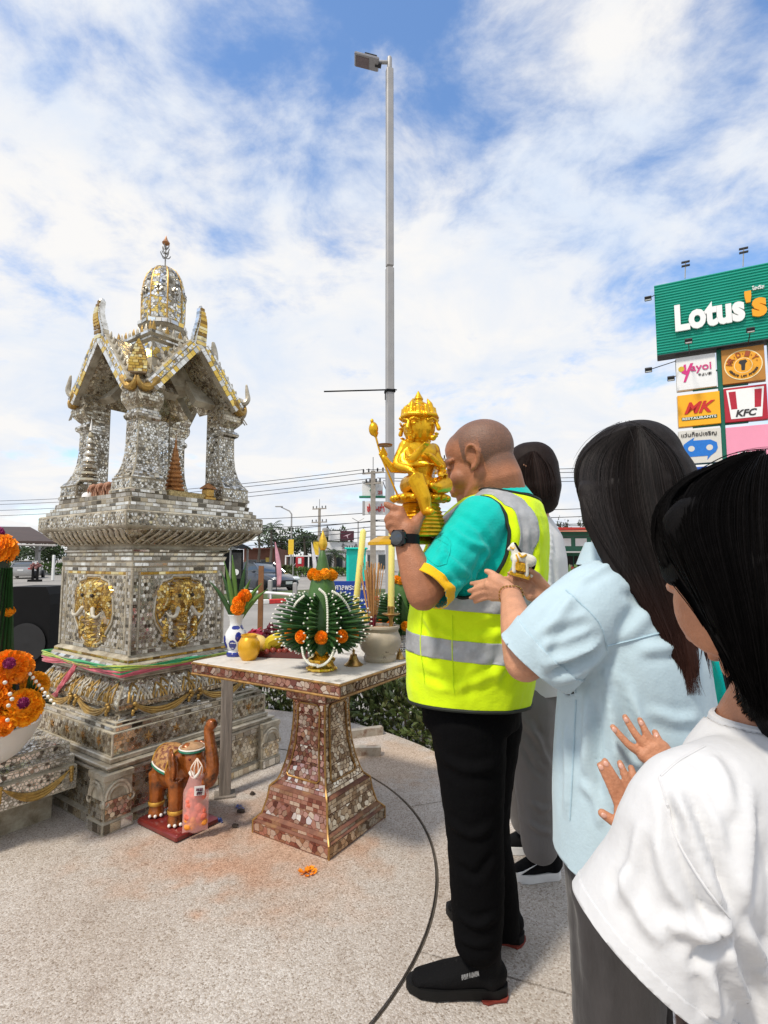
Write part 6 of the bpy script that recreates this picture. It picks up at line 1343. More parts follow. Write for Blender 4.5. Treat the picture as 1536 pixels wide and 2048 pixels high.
bx('back_wall', M('stall_dark', (.03, .032, .035), .8), st, c+V(0, 1.6, 0), (w_, .1, h_)); bx('roof', WHITE, st, c+V(0, .8, h_/2), (w_+.1, 1.8, .12))
for x in (-.5, -.17, .17, .5): bx('post', WHITE, st, c+V(x*w_, 0, 0), (.12, .12, h_))
for x in (-.33, .33): mb = MB(); mb.tube([c+V((x-.14)*w_, .02, -h_/2+.1), c+V((x+.14)*w_, .02, .2)], .04, n=5); build(mb, 'brace', GREYM, st)
y = 50; p = W(600, 1140, y); rb_ = thing('red_box', 'red cabinet sign on a white post before the frame stall', 'sign', (p[0], y, RZ)); bx('cabinet', M('post_red', (.42, .02, .03), .5, var=.1), rb_, W(600, 1126, y), (.75, .3, 1.1), None, .06); bx('mark', WHITE, rb_, W(600, 1124, y)+V(0, -.17, .1), (.3, .03, .5)); bx('post', WHITE, rb_, (p[0], y, RZ+.5), (.12, .12, 1.0))
t = thing('teal_booth', 'bright teal booth with a recessed door beyond the blue notice board', 'booth', (W(713, 1118, 24)[0], 24, RZ)); c = W(712, 1128, 24); h_ = W(712, 1096, 24)[2]-RZ; TB = M('booth_teal', (.0, .56, .46), .45, var=.05)
bx('body', TB, t, (c[0], 24.3, RZ+h_/2), (.85, .6, h_-.08)); bx('roof', TB, t, (c[0], 24.25, RZ+h_-.02), (1.0, .8, .08), None, .02); bx('door', M('booth_door', (.0, .40, .34), .5, var=.1), t, (c[0]-.04, 23.99, RZ+h_*.46), (.55, .05, h_*.8)); bx('post', WHITE, t, (c[0]+.46, 24.0, RZ+h_*.46), (.06, .06, h_*.9))
nb_ = thing('notice_board', 'dark blue notice board with white Thai writing behind the incense sticks', 'notice board', (W(706, 1200, 8.6)[0], 8.6, RZ)); a, b = W(664, 1250, 8.6), W(748, 1162, 8.6); c = (a+b)/2; bx('board', M('board_blue', (.012, .045, .26), .45, var=.08), nb_, c, (b[0]-a[0], .04, b[2]-a[2]), None, .005)
for x in (-.2, .2): bx('leg', GREYM, nb_, (c[0]+x, 8.66, (RZ+a[2])/2), (.04, .04, a[2]-RZ+.3))
for s_, x, z, w_, h_ in (('ศาลพระพรหม', -.02, .24, .52, .075), ('ขอเชิญสักการะ', .04, .05, .40, .05), ('ร่วมทำบุญ', .06, -.10, .34, .04)): place_text(text_mesh(s_, 1, .004, .008), c+V(x, -.022, z), (1, 0, 0), Zv, w_, h_, nb_, 'lettering', WHITE)
for u, vt, vb, y, lab in ((590, 1165, 1192, 20.5, 'short grey bollard right of the pink feather flag'), (540, 1160, 1192, 21, 'short grey bollard left of the pink feather flag'), (107, 1110, 1127, 40, 'white marker post behind the black speaker')):
    a, b = W(u, vb, y), W(u, vt, y); t = MB(); t.box((a[0], y, (RZ+b[2])/2), (.16, .16, b[2]-RZ), None, .03); solo(t, 'bollard', WHITE if u < 200 else GREYM, lab, 'bollard', (a[0], y, RZ), smooth=False)
mb = MB(); a, b = W(500, 1183, 20.5), W(585, 1189, 19.5); mb.tube([a, b], .05, n=8); [mb.tube([p, (p[0], p[1], RZ)], .035, n=6) for p in (a, (a+b)/2, b)]; solo(mb, 'tube_rail', WHITE, 'low white tube rail on the grass verge', 'rail', ((a+b)/2)*V(1, 1, 0)+V(0, 0, RZ))
mb = MB(); a, b = W(519, 1300, 5.6), W(522, 1196, 5.6); mb.box((a+b)/2, (.05, .03, b[2]-RZ), [(1, 0, 0), (0, 1, 0), Zv]); a2 = (a+b)/2; solo(mb, 'wooden_stake', M('brown_stake', (.22, .10, .04), .8, var=.3, vscale=6), 'brown wooden stake standing behind the fruit tray', 'stake', (a2[0], a2[1], RZ), smooth=False)
# canopy on the left, planter stand, speaker
y = 52; cp = thing('steel_canopy', 'dark roofed steel parking canopy at the far left', 'canopy', (W(60, 1118, y)[0], y, RZ)); DR = M('canopy_brown', (.05, .028, .022), .6, var=.2, vscale=.5); a, b = W(-220, 1083, y), W(112, 1088, y); c_, d_ = W(60, 1058, y+11), W(-330, 1054, y+11)
mb = MB(); mb.prism([a, b, c_, d_], (0, 0, .25)); build(mb, 'roof', DR, cp, smooth=False)
for k in range(7): t_ = k/6; p, q = a+(d_-a)*t_, b+(c_-b)*t_; mb = MB(); mb.tube([p-Zv*.15, q-Zv*.15], .10, n=4); build(mb, 'purlin', M('purlin_grey', (.35, .33, .32), .6) if k % 2 == 0 else DR, cp)
for u in (-120, -20, 75): p = W(u, 1118, y+3); bx('column', GREYM, cp, (p[0], y+3, (RZ+2.9)/2), (.35, .35, 2.9-RZ)); mb = MB(); [mb.tube([(p[0], y+3, 1.9), (p[0]+s_*1.6, y+3, 3.2)], .09, n=5) for s_ in (-1, 1)]; build(mb, 'brace', GREYM, cp)
y = 38; p = W(72, 1118, y); ps = thing('planter_stand', 'dark double planter stand on the lane beside the silver car', 'planter', (p[0], y, RZ)); bx('foot', BLACK, ps, (p[0], y, RZ+.08), (.8, .4, .16))
for s_ in (-.16, .16): bx('leg', BLACK, ps, (p[0]+s_, y, RZ+.55), (.12, .12, .9)); mb = MB(); rp = random.Random(3); [mb.ball((p[0]+s_+rp.gauss(0, .09), y+rp.gauss(0, .08), RZ+1.15+rp.gauss(0, .12)), .09, 6, 5) for _ in range(14)]; build(mb, 'flower_cluster', M('faded_flowers', (.26, .12, .11), .8, var=.6, vscale=12), ps)
y = 4.5; a, b = W(34, 1118, y), W(128, 1172, y); sp = thing('trolley_speaker', 'black loudspeaker with a red side cover behind the shrine', 'speaker', ((a[0]+b[0])/2, y, 0)); zt_ = W(60, 1172, y)[2]; cx = (a[0]+b[0])/2
mb = MB(); mb.loft([[(cx+x*k, y+yy*.9, z) for x, yy in ((-.19, -.17), (.19, -.17), (.19, .17), (-.19, .17))] for k, z in ((1, .02), (1, zt_-.14), (.94, zt_-.06), (.78, zt_), (.76, zt_+.001))]); build(mb, 'cabinet', BLACK, sp, smooth=False); mb = MB(); mb.lathe([(.15, 0), (.155, .01), (.13, .012), (.05, .004), (.001, .012)], (cx+.02, y-.158, .62), 28, ax=[(1, 0, 0), (0, 0, 1), (0, -1, 0)]); build(mb, 'grille', M('speaker_mesh', (.012, .012, .013), .6, var=.2), sp)
mb = MB(); mb.loft([[(cx-.19-.01+x*k, y+yy, z) for x, yy in ((-.10, -.15), (.004, -.17), (.004, .15), (-.06, .13))] for k, z in ((1.3, .03), (1.1, .4), (1.2, zt_-.25), (.9, zt_-.16))]); cv = build(mb, 'side_cover', M('red_cover', (.50, .025, .02), .7, var=.3, vscale=9, bump=.3, bscale=14), sp); bx('strap', BLACK, cv, (cx-.25, y-.02, zt_-.30), (.16, .33, .05)); bx('badge', M('badge_red', (.55, .03, .06), .5), sp, (cx+.04, y-.162, .32), (.045, .01, .045)); bx('cover_flap', BLACK, cv, (cx-.24, y-.02, zt_-.155), (.15, .33, .04))
# buildings
def building(name, label, u0, u1, vt, y, wall, dep=8, floors=(), extra=None):
    a, b = W(u0, vt, y), W(u1, vt, y); t = thing(name, label, 'building', ((a[0]+b[0])/2, y, RZ)); c = V((a[0]+b[0])/2, y+dep/2, (RZ+a[2])/2); bx('wall', wall, t, c, (b[0]-a[0], dep, a[2]-RZ)); return t, a[0], b[0], a[2]
WALLW = M('shop_white', (.62, .61, .60), .7, var=.12, vscale=.4); GLS = M('shop_glass', (.04, .05, .055), .15, var=.3, vscale=.6)
def windows(t, xs, z0, z1, y, w):
    for x in xs: f = bx('window', M('window_frame', (.25, .25, .25), .6), t, (x, y-.02, (z0+z1)/2), (w, .1, z1-z0)); bx('pane', GLS, f, (x, y-.06, (z0+z1)/2), (w-.16, .06, z1-z0-.16))
t, x0, x1, z1 = building('shop_building', 'white flat roofed shop building with billboards on top behind the candles', 640, 770, 1084, 62, WALLW); bx('fascia', WHITE, t, ((x0+x1)/2, 61.9, z1-.5), (x1-x0+.2, .3, .9)); windows(t, [x0+.9+1.25*k for k in range(6)], RZ+.4, z1-1.4, 62, 1.0); place_text(text_mesh('ร้านค้า', 1, .02), (x0+3.6, 61.7, z1-.5), (1, 0, 0), Zv, 2.2, .6, t, 'lettering', DRK)
for u0, u1, v0, v1, mt, lab in ((657, 680, 1062, 1082, WHITE, 'plain white billboard on the shop roof'), (681, 708, 1062, 1081, M('billboard_maroon', (.07, .012, .025), .4, var=.2), 'dark maroon billboard with a pale spark on the shop roof')):
    a, b = W(u0, v1, 61.5), W(u1, v0, 61.5); bb = thing('billboard', lab, 'billboard', ((a[0]+b[0])/2, 61.5, z1)); bx('board', mt, bb, (a+b)/2, (b[0]-a[0], .2, b[2]-a[2])); [bx('leg', DARKM, bb, ((a[0]+b[0])/2+x, 61.6, (z1+a[2])/2), (.1, .1, a[2]-z1+.1)) for x in (-.5, .5)]
    if mt is not WHITE: c = (a+b)/2; mb = MB(); mb.add([c+V(-.5, -.12, -.1), c+V(0, -.12, .1), c+V(.5, -.12, .25), c+V(.05, -.12, 0), c+V(.12, -.12, -.4), c+V(-.08, -.12, -.02)], [(0, 5, 1), (1, 5, 3), (1, 3, 2), (3, 5, 4)]); build(mb, 'pale_spark', M('spark_pink', (.6, .45, .5), .5), bb, smooth=False)
t, x0, x1, z1 = building('old_shophouse', 'low reddish brown shophouse under the palms behind the awning cart', 488, 556, 1098, 66, M('red_brown_wall', (.17, .075, .05), .8, var=.3, vscale=.5)); bx('eave', M('eave_red', (.16, .05, .035), .7), t, ((x0+x1)/2, 65.6, z1+.05), (x1-x0+.6, 1.4, .14)); windows(t, [x0+1.0, x0+2.6], RZ+.2, z1-1.3, 66, 1.2); bx('yellow_panel', M('panel_yellow', (.55, .40, .08), .6), t, (x0+2.9, 65.9, RZ+1.2), (.4, .1, 1.1))
y = 60; t, x0, x1, z1 = building('red_roofed_shop', 'green walled shop with a red eave and open front behind the women', 1080, 1420, 1062, y, M('shop_green', (.04, .16, .10), .7, var=.15, vscale=.5), 10)
bx('eave', M('shop_red', (.42, .03, .02), .6, var=.1), t, ((x0+x1)/2, y-.7, z1+.12), (x1-x0+.4, 1.6, .42)); bx('eave_strip', M('strip_orange', (.62, .25, .16), .6), t, ((x0+x1)/2, y-1.52, z1-.06), (x1-x0+.4, .08, .16)); bx('awning', M('awning_grey', (.42, .41, .40), .6, var=.2), t, ((x0+x1)/2, y-1.0, z1-2.35), (x1-x0, 2.0, .16))
nx = int((x1-x0)/1.75)
for k in range(nx): bx('wall_panel', WHITE, t, (x0+1.0+1.75*k, y-.06, z1-1.25), (1.25, .1, .85)); bx('shop_opening', M('dark_opening', (.025, .022, .02), .8), t, (x0+1.0+1.75*k, y-.05, RZ+1.05), (1.6, .08, 1.7))
rp = random.Random(12)
for k in range(26): bx('goods_crate', M('goods_%d' % (k % 4), ((.45, .06, .05), (.5, .42, .30), (.12, .10, .09), (.5, .48, .46))[k % 4], .7, var=.3), t, (x0+.5+rp.random()*(x1-x0-1), y-.5-rp.random(), RZ+.35+rp.random()*.9), (.4, .3, .5), None, .03)
for k in range(int((x1-x0)/3.5)): bx('awning_post', WHITE, t, (x0+1+3.5*k, y-1.9, (RZ+z1-2.4)/2), (.12, .12, z1-2.4-RZ))
for k in range(6): u = 1118+(0, 14, 42, 51, 120, 180)[k]; p = W(u, 1062, y); b = thing('rooftop_shrub', 'small dark shrub on the red shop roof, %s from the left' % ORD[k], 'shrub', (p[0], y, z1+.33), group='small shrubs on the red shop roof'); build(leaf_cloud(60, lambda r: ((p[0]+r.gauss(0, .14), y+r.gauss(0, .14), z1+.4+abs(r.gauss(0, .42))), (0, 0, 1)), .22, k), 'foliage', TREE, b, smooth=False)
# trees and palms
def tree(label, u, y, vt, rx, seed, n=900, size=.5):
    b = W(u, 1118, y); zt_ = W(u, vt, y)[2]; t = thing('tree', label, 'tree', (b[0], y, RZ)); mb = MB(); mb.tube([(b[0], y, RZ), (b[0]+.1, y, zt_*.4), (b[0], y, zt_*.75)], [.2, .15, .06], n=7); [mb.tube([(b[0], y, zt_*.4), (b[0]+dx, y+dy, zt_*.75)], [.08, .03], n=5) for dx, dy in ((rx*.5, .3), (-rx*.5, -.2), (.2, -rx*.4))]; build(mb, 'trunk', TWIG, t)
    rr2 = random.Random(seed); cl = [(b[0]+rr2.gauss(0, rx*.42), y+rr2.gauss(0, rx*.4), zt_*(.52+.36*rr2.random())) for _ in range(11)]
    def pick(r): c = r.choice(cl); d = unit(V(r.gauss(0, 1), r.gauss(0, 1), r.gauss(0, 1))); k = rx*.36*r.random()**.4; return (c[0]+d[0]*k, c[1]+d[1]*k, c[2]+d[2]*k*.8), d
    build(leaf_cloud(n, pick, size, seed, 1.8), 'crown', TREE, t, smooth=False)
def palm(label, u, y, vt, seed):
    b = W(u, 1118, y); zt_ = W(u, vt, y)[2]-.9; t = thing('palm_tree', label, 'palm', (b[0], y, RZ)); rr2 = random.Random(seed); mb = MB(); mb.tube([(b[0], y, RZ), (b[0]+.15, y, zt_*.5), (b[0]+.05, y, zt_)], [.2, .14, .12], n=7); build(mb, 'trunk', M('palm_trunk', (.12, .10, .08), .9, var=.3), t); mb = MB()
    for k in range(15):
        a = k*.42*2.4; el_ = rr2.uniform(-.2, 1.1); L_ = rr2.uniform(1.7, 2.4); pts = [V(b[0]+.05, y, zt_)+V(math.cos(a)*math.cos(el_), math.sin(a)*math.cos(el_), math.sin(el_))*L_*q-V(0, 0, 1.2*q*q) for q in np.linspace(0, 1, 9)]; sd = unit(V(-math.sin(a), math.cos(a), 0))
        for i in range(8):
            for s_ in (-1, 1): q = pts[i]; d = pts[i+1]-pts[i]; l = .55*math.sin(math.pi*(i+1)/9.5); mb.add([q, q+d*.8, q+d*.9+sd*s_*l-V(0, 0, l*.5)], [(0, 1, 2)])
    build(mb, 'crown', TREE, t, smooth=False)
palm('palm with arching fronds nearest the shrine cornice', 516, 64, 1046, 1); palm('tall palm standing left of the pink feather flag', 540, 62, 1040, 2); palm('palm behind the two yellow banners', 607, 66, 1062, 3); palm('small palm right of the gold tipped leaf offering', 668, 60, 1092, 4)
tree('round dark tree behind the thin street light', 562, 74, 1058, 3.2, 5); tree('dark bushy tree between the yellow banners', 612, 78, 1066, 3.4, 6); tree('wide low tree behind the gold bud', 645, 80, 1072, 3.0, 7); tree('round topped tree rising over the maroon billboard', 677, 90, 1054, 2.6, 8); tree('dark tree under the far left canopy roof', 100, 75, 1090, 3.5, 9); tree('low tree behind the silver car', 30, 80, 1096, 3.5, 10); tree('dark tree beyond the red roofed shop', 1150, 95, 1052, 3.2, 11)
hedge('hedge', 'long low hedge on the far side beneath the frame stall', [W(545, 1118, 48)[:2], W(700, 1118, 50)[:2]], 1.2, RZ, .35, 1500, .3, LEAF2, 15); hedge('hedge', 'long clipped hedge beyond the silver car at the left', [W(-60, 1118, 52)[:2], W(150, 1118, 54)[:2]], 1.3, RZ, .75, 1500, .35, LEAF2, 16); hedge('hedge', 'dark hedge behind the dark car and awning cart', [W(440, 1118, 44)[:2], W(585, 1118, 46)[:2]], 1.3, RZ, .6, 1500, .3, LEAF, 17)
# ================================================================ PEOPLE
from mathutils.bvhtree import BVHTree
def skin(name, col, mask=None):
    m = M(name, col, .48, var=.17, vscale=26, bump=.25, bscale=240, spec=.4, dirt=tuple(c*.8 for c in col), dscale=11, dlo=.55, dhi=.8)
    return m
def frame(fwd, up=(0, 0, 1)): f = unit(fwd); l = unit(np.cross(up, f)); u_ = np.cross(f, l); return np.array([f, l, u_])
def ell_ring(c, f, l, a, b, n=32, p=2.3):
    out = []
    for i in range(n):
        t = 2*math.pi*i/n; x, y = math.cos(t), math.sin(t); out.append(V(c)+f*a*math.copysign(abs(x)**(2/p), x)+l*b*math.copysign(abs(y)**(2/p), y))
    return out
def torso(mb, spec, fwd, grow=0.0):
    A = frame(fwd); mb.loft([ell_ring(c, A[0], A[1], a+grow, b+grow) for c, a, b in spec])
def head_blobs(mb, c, A, s=1.0, neck=None, female=False):
    q = lambda x, y, z: V(c)+A.T@V(x*s, y*s, z*s); k = lambda r: tuple(v*s for v in r) if isinstance(r, tuple) else r*s
    mb.ball(q(-.012, 0, .035), k((.100, .078, .088)), 24, 16, A); mb.ball(q(.034, 0, -.03), k((.060, .061, .083)), 20, 14, A); mb.ball(q(.03, 0, .045), k((.068, .066, .06)), 16, 12, A)
    mb.ball(q(.072, 0, -.100), k((.024, .026, .020)), 12, 10, A); mb.ball(q(.045, 0, -.095), k((.035, .036, .022)), 12, 8, A)
    mb.tube([q(.098, 0, -.002), q(.108, 0, -.022), q(.118, 0, -.042)], [k(.009), k(.011), k(.0145)], n=10, round_=True)
    mb.ball(q(.085, 0, -.070), k((.022, .030, .020)), 12, 8, A); mb.ball(q(.103, 0, -.066), k((.010, .022, .0065)), 10, 8, A); mb.ball(q(.100, 0, -.080), k((.011, .019, .0075)), 10, 8, A)
    for sd in (1, -1):
        mb.ball(q(.101, sd*.014, -.045), k((.013, .010, .009)), 8, 6, A); mb.ball(q(.058, sd*.036, -.043), k((.034, .030, .032)), 12, 8, A); mb.ball(q(.083, sd*.031, -.004), k((.013, .017, .009)), 10, 8, A)
        mb.tube([q(.096, sd*.010, .014), q(.090, sd*.034, .019), q(.07, sd*.055, .012)], [k(.010), k(.010), k(.008)], n=8, round_=True)
        mb.tube([q(-.004, sd*.046, -.045), q(.014, sd*.043, -.075), q(.045, sd*.030, -.10), q(.07, sd*.01, -.108)], [k(.022), k(.020), k(.018), k(.014)], n=10, round_=True)
        e = [q(.012, sd*.076, .000), q(.010, sd*.082, .018), q(-.004, sd*.090, .030), q(-.020, sd*.094, .024), q(-.026, sd*.092, .004), q(-.020, sd*.086, -.016), q(-.006, sd*.080, -.032), q(.006, sd*.076, -.036)]
        mb.tube(spline(e, 4), k(.0062), n=8, round_=True); mb.ball(q(-.008, sd*.078, .0), k((.022, .006, .030)), 10, 8, A); mb.ball(q(.012, sd*.078, -.006), k((.006, .006, .009)), 8, 6, A); mb.ball(q(.001, sd*.079, -.032), k((.008, .006, .008)), 8, 6, A)
    if neck is not None: mb.tube([q(-.02, 0, -.03), (q(-.025, 0, -.08)+V(neck))/2, V(neck)], [k((.055, .06)) if female else k((.048, .056)), k((.052, .055)) if female else k((.056, .066)), k((.062, .075)) if female else k((.070, .088))], n=18, side=A[1], round_=True)
    return q
def limb(mb, pts, rad, n=14): 
    P = spline(pts, 5); r = spline([(x,) for x in rad], 5); mb.tube(P, [float(x[0]) for x in r], n=n, round_=True)
def finger(mb, pts, r0, r1): 
    P = spline(pts, 3); n = len(P); mb.tube(P, [r0+(r1-r0)*i/(n-1) for i in range(n)], n=10, round_=True)
def palm(mb, wrist, kn, thick=.013):
    """flat palm from the wrist to four knuckles, one bone ray each"""
    w = V(wrist)
    for i, p in enumerate(kn):
        side = (V(kn[-1])-V(kn[0])); a = w+side*(.22*(i-1.5)/1.5); mb.tube([a, (a+V(p))/2, V(p)], [thick*1.05, thick*1.12, thick*.92], n=10, round_=True)
    for p in kn: mb.ball(p, thick*1.0, 10, 8)
    for i in range(3): mb.tube([w+(V(kn[i])-w)*.35, w+(V(kn[i+1])-w)*.75], [thick]*2, n=8, round_=True); mb.tube([(V(kn[i])*.8+w*.2), (V(kn[i+1])*.8+w*.2)], [thick*.85]*2, n=8, round_=True)
def put_skin(mb, vox, name, mat, parent, smooth=4):
    me = organic(mb, vox, smooth); co = get_co(me)-ORG[parent]; set_co(me, co); me.materials.clear(); o = put(me, name, mat, parent, smooth='all'); return o
def bvh(me): return BVHTree.FromPolygons([Vector(c) for c in get_co(me)], [tuple(p.vertices) for p in me.polygons])
def pick(tree, u, v):
    d = Vector(ray(u, v)).normalized(); c, nn, i, dist = tree.ray_cast(Vector((0, 0, EYE)), d); return (V(c), V(nn)) if c is not None else (None, None)
def pline(tree, pts, n=8):
    out = []
    for p in spline([V(a, b, 0) for a, b in pts], n):
        c, nn = pick(tree, p[0], p[1])
        if c is not None: out.append((c, nn))
    return out
def pfolds(me, lst, sm=0):
    """soft cloth ridges: (points seen in the photo, width, height), laid on the cloth itself"""
    from mathutils.kdtree import KDTree
    tree = bvh(me); co = get_co(me); no = get_no(me); h = np.zeros(len(co))
    for pts, w, amp in lst:
        L_ = pline(tree, pts, 10)
        if len(L_) < 4: continue
        P = np.array([c for c, n_ in L_]); m = len(P); lo, hi = P.min(0)-3*w, P.max(0)+3*w; ix = np.where(((co > lo) & (co < hi)).all(1))[0]
        if not len(ix): continue
        d2 = ((co[ix][:, None, :]-P[None])**2).sum(2); j = d2.argmin(1); d = np.sqrt(d2[np.arange(len(ix)), j]); t_ = j/(m-1.0)
        h[ix] += amp*(np.exp(-(d/w)**2)-.45*np.exp(-((d-1.7*w)/w)**2))*np.clip(np.minimum(t_, 1-t_)*5, 0, 1)
    set_co(me, co+no*h[:, None])
def pseam(tree, pts, r, name, mat, parent, off=.0006):
    L_ = pline(tree, pts, 8)
    if len(L_) < 3: return
    mb = MB(); mb.tube([c+n_*off for c, n_ in L_], r, n=5); return build(mb, name, mat, parent)
def pstrands(name, parent, mat, tree, guides, n, r=.0009, seed=1, jit=3.0, lift=.0025, seg=18, fray=6.0, tail=.12):
    """fine locks of hair combed over the hair mass, between guide lines seen in the photo"""
    rng = random.Random(seed); GL_ = []
    for g in guides: q = np.array(spline([V(a, b, 0) for a, b in g], 8)); t_ = np.linspace(0, len(q)-1, seg); i = np.minimum(t_.astype(int), len(q)-2); GL_.append(q[i]+(q[i+1]-q[i])*(t_-i)[:, None])
    mb = MB()
    for _ in range(n):
        x = rng.random()*(len(GL_)-1); i = min(int(x), len(GL_)-2); p = GL_[i]+(GL_[i+1]-GL_[i])*(x-i); ph = rng.random()*6; jx = rng.gauss(0, jit); out = []; last = None; m = seg-int(rng.random()**2*seg*.22); fx_ = rng.gauss(0, fray); lf_ = lift*rng.uniform(.1, 1.5)
        for k in range(m):
            t_ = k/(seg-1); u = p[k][0]+jx*(.4+t_)+2.0*math.sin(ph+t_*3)+fx_*max(0, t_-1+tail)/tail; c, nn = pick(tree, u, p[k][1])
            if c is None or (last is not None and abs(c[1]-last) > .07): 
                if last is None: continue
                c = W(u, p[k][1], last)
            else: last = c[1]; c = c+nn*lf_
            out.append(c)
        if len(out) < 6: continue
        O2 = np.array(out)
        for _k in range(3): O2[1:-1] = (O2[:-2]+2*O2[1:-1]+O2[2:])/4
        out = list(O2); rr = r*rng.uniform(.6, 1.5); q = len(out); mb.tube(out, [rr*(1 if z < q*.8 else max(.15, (q-1-z)/(q*.2))) for z in range(q)], n=3, caps=False)
    return build(mb, name, mat, parent, kind='stuff')
def hair_mat(name, col, tip=None, z0=0, z1=0, spec=.2):
    m = M(name, col, .62, var=.3, vscale=12, stretch=(9, 9, .3), bump=.2, bscale=40, spec=spec, island=.65)
    if tip:
        nt = m.node_tree; N = nt.nodes.new; L = nt.links.new; b = nt.nodes['Principled BSDF']; src = b.inputs['Base Color'].links[0].from_socket
        ge = N('ShaderNodeNewGeometry'); sp = N('ShaderNodeSeparateXYZ'); L(ge.outputs['Position'], sp.inputs[0]); mr = N('ShaderNodeMapRange'); mr.inputs[1].default_value = z0; mr.inputs[2].default_value = z1; L(sp.outputs[2], mr.inputs[0])
        mx = N('ShaderNodeMix'); mx.data_type = 'RGBA'; L(mr.outputs[0], mx.inputs[0]); mx.inputs[6].default_value = (*tip, 1); L(src, mx.inputs[7]); L(mx.outputs[2], b.inputs['Base Color'])
    return m
def cloth(name, col, **k): d = dict(rough=.85, var=.07, vscale=9, bump=.2, bscale=170, sheen=.15, spec=.2); d.update(k); return M(name, col, **d)
def split_faces(me, planes, pred):
    """cut along planes, then drop the faces pred holds for"""
    for co, no in planes: cut(me, co, no, outer=False)
    bm = bmesh.new(); bm.from_mesh(me); bmesh.ops.delete(bm, geom=[f for f in bm.faces if pred(V(f.calc_center_median()))], context='FACES'); bmesh.ops.delete(bm, geom=[v for v in bm.verts if not v.link_faces], context='VERTS'); bm.to_mesh(me); bm.free(); me.update()
def shoe(parent, heel, toe, h, mats, name='shoe', vox=.005):
    heel, toe = V(heel), V(toe); d = unit(toe-heel); L_ = np.linalg.norm(toe-heel); s_ = V(-d[1], d[0], 0); q = lambda x, y, z: heel+d*x*L_+s_*y+V(0, 0, z)
    mb = MB(); mb.tube([q(.12, 0, .058), q(.35, 0, .056), q(.62, 0, .045), q(.88, .004, .036)], [(.036, .040), (.038, .044), (.046, .032), (.036, .020)], n=14, side=s_, round_=True); mb.tube([q(.17, 0, .05), q(.20, 0, h)], [(.045, .036), (.044, .042)], n=14, side=s_, round_=True); mb.tube([q(.3, 0, .085), q(.52, 0, .072)], [(.03, .02), (.03, .014)], n=10, side=s_, round_=True)
    me = organic(mb, vox, 4); set_co(me, get_co(me)-ORG[parent]); me.materials.clear(); sh = put(me, name, mats[0], parent, smooth='all')
    out = [(.0, 0), (.02, .022), (.10, .036), (.30, .038), (.50, .042), (.70, .050), (.86, .044), (.97, .020), (1.0, 0)]; ol = [(x, y) for x, y in out]+[(x, -y) for x, y in out[-2:0:-1]]
    def sole(z0, z1, g, x1=1.0): return MB().loft([[q(x*x1, y*g, z) for x, y in ol] for z, g in ((z0, g*.94), (z0+.003, g), (z1, g))])
    build(sole(.004 if mats[2] else 0, .032, 1.0), 'sole', mats[1], sh)
    if mats[2]: build(sole(.0, .008, 1.01, .30), 'heel_pad', mats[2], sh)
    for k in range(4): mb = MB(); mb.tube([q(.34+.07*k, -.022, .094-.008*k), q(.36+.07*k, 0, .103-.008*k), q(.34+.07*k, .022, .094-.008*k)], .003, n=5); build(mb, 'lace', mats[3], sh)
    return sh
BLACKCL = cloth('black_trouser_cloth', (.0035, .0035, .004), sheen=.0, bscale=60, spec=.06); SHOEB = M('black_shoe_knit', (.0045, .0045, .005), .8, bump=.35, bscale=300, spec=.15); SOLEB = M('black_rubber', (.007, .007, .007), .65, spec=.25); SOLER = M('red_rubber', (.20, .03, .018), .7); LACE = M('black_lace', (.006, .006, .006), .8)
# ---------------------------------------------------------------- man in the safety vest
mf = unit(V(-.94, .34, 0)); ml = unit(np.cross((0, 0, 1), mf)); MY = 1.78
man = thing('person', 'man with a shaved head in a yellow safety vest holding the golden statue', 'person', G(905, 1960)*V(1, 1, 0)+V(.06, .06, 0))
def mc(u, z, y=MY): d = ray(u, 1118); return V(d[0]/d[1]*y, y, z)
MT = [(mc(936, .80), .165, .185), (mc(938, .88), .178, .198), (mc(942, .98), .192, .210), (mc(950, 1.08), .196, .215), (mc(958, 1.18), .192, .220), (mc(968, 1.27), .183, .222), (mc(980, 1.35), .170, .215), (mc(990, 1.41), .150, .195), (mc(998, 1.455), .122, .155), (mc(1003, 1.485), .090, .105)]
sh_l = W(950, 1068, 1.60); el_l = W(846, 1188, 1.47); wr_l = W(812, 1083, 1.50)
sh_r = mc(985, 1.37)-ml*.20; el_r = W(905, 1190, 1.93); wr_r = W(868, 1090, 1.80)
MSK = skin('tan_skin', (.37, .155, .080)); HA_ = frame(unit(V(-.86, .45, -.21))); HC = W(959, 922, 1.76)
def hand_man(mb):
    w = wr_l; y0 = 1.500; kn = [W(799, 1022, y0+.012), W(797, 1036, y0), W(799, 1049, y0), W(804, 1062, y0+.005)]
    palm(mb, W(815, 1072, 1.503), kn, .0165)
    finger(mb, [kn[0], W(787, 1015, y0+.005), W(772, 1009, y0+.012)], .0125, .0095)
    for a, (p1, p2, p3) in zip(kn[1:], (((783, 1031), (774, 1040), (782, 1046)), ((784, 1046), (777, 1053), (786, 1058)), ((790, 1060), (784, 1065), (792, 1068)))): finger(mb, [a, W(*p1, y0+.004), W(*p2, y0+.022), W(*p3, y0+.042)], .0122, .0095)
    mb.tube([W(824, 1062, 1.505), W(835, 1040, 1.515)], [.022, .017], n=12, round_=True); finger(mb, [W(832, 1044, 1.512), W(844, 1030, 1.525), W(856, 1016, 1.545)], .0155, .0105)
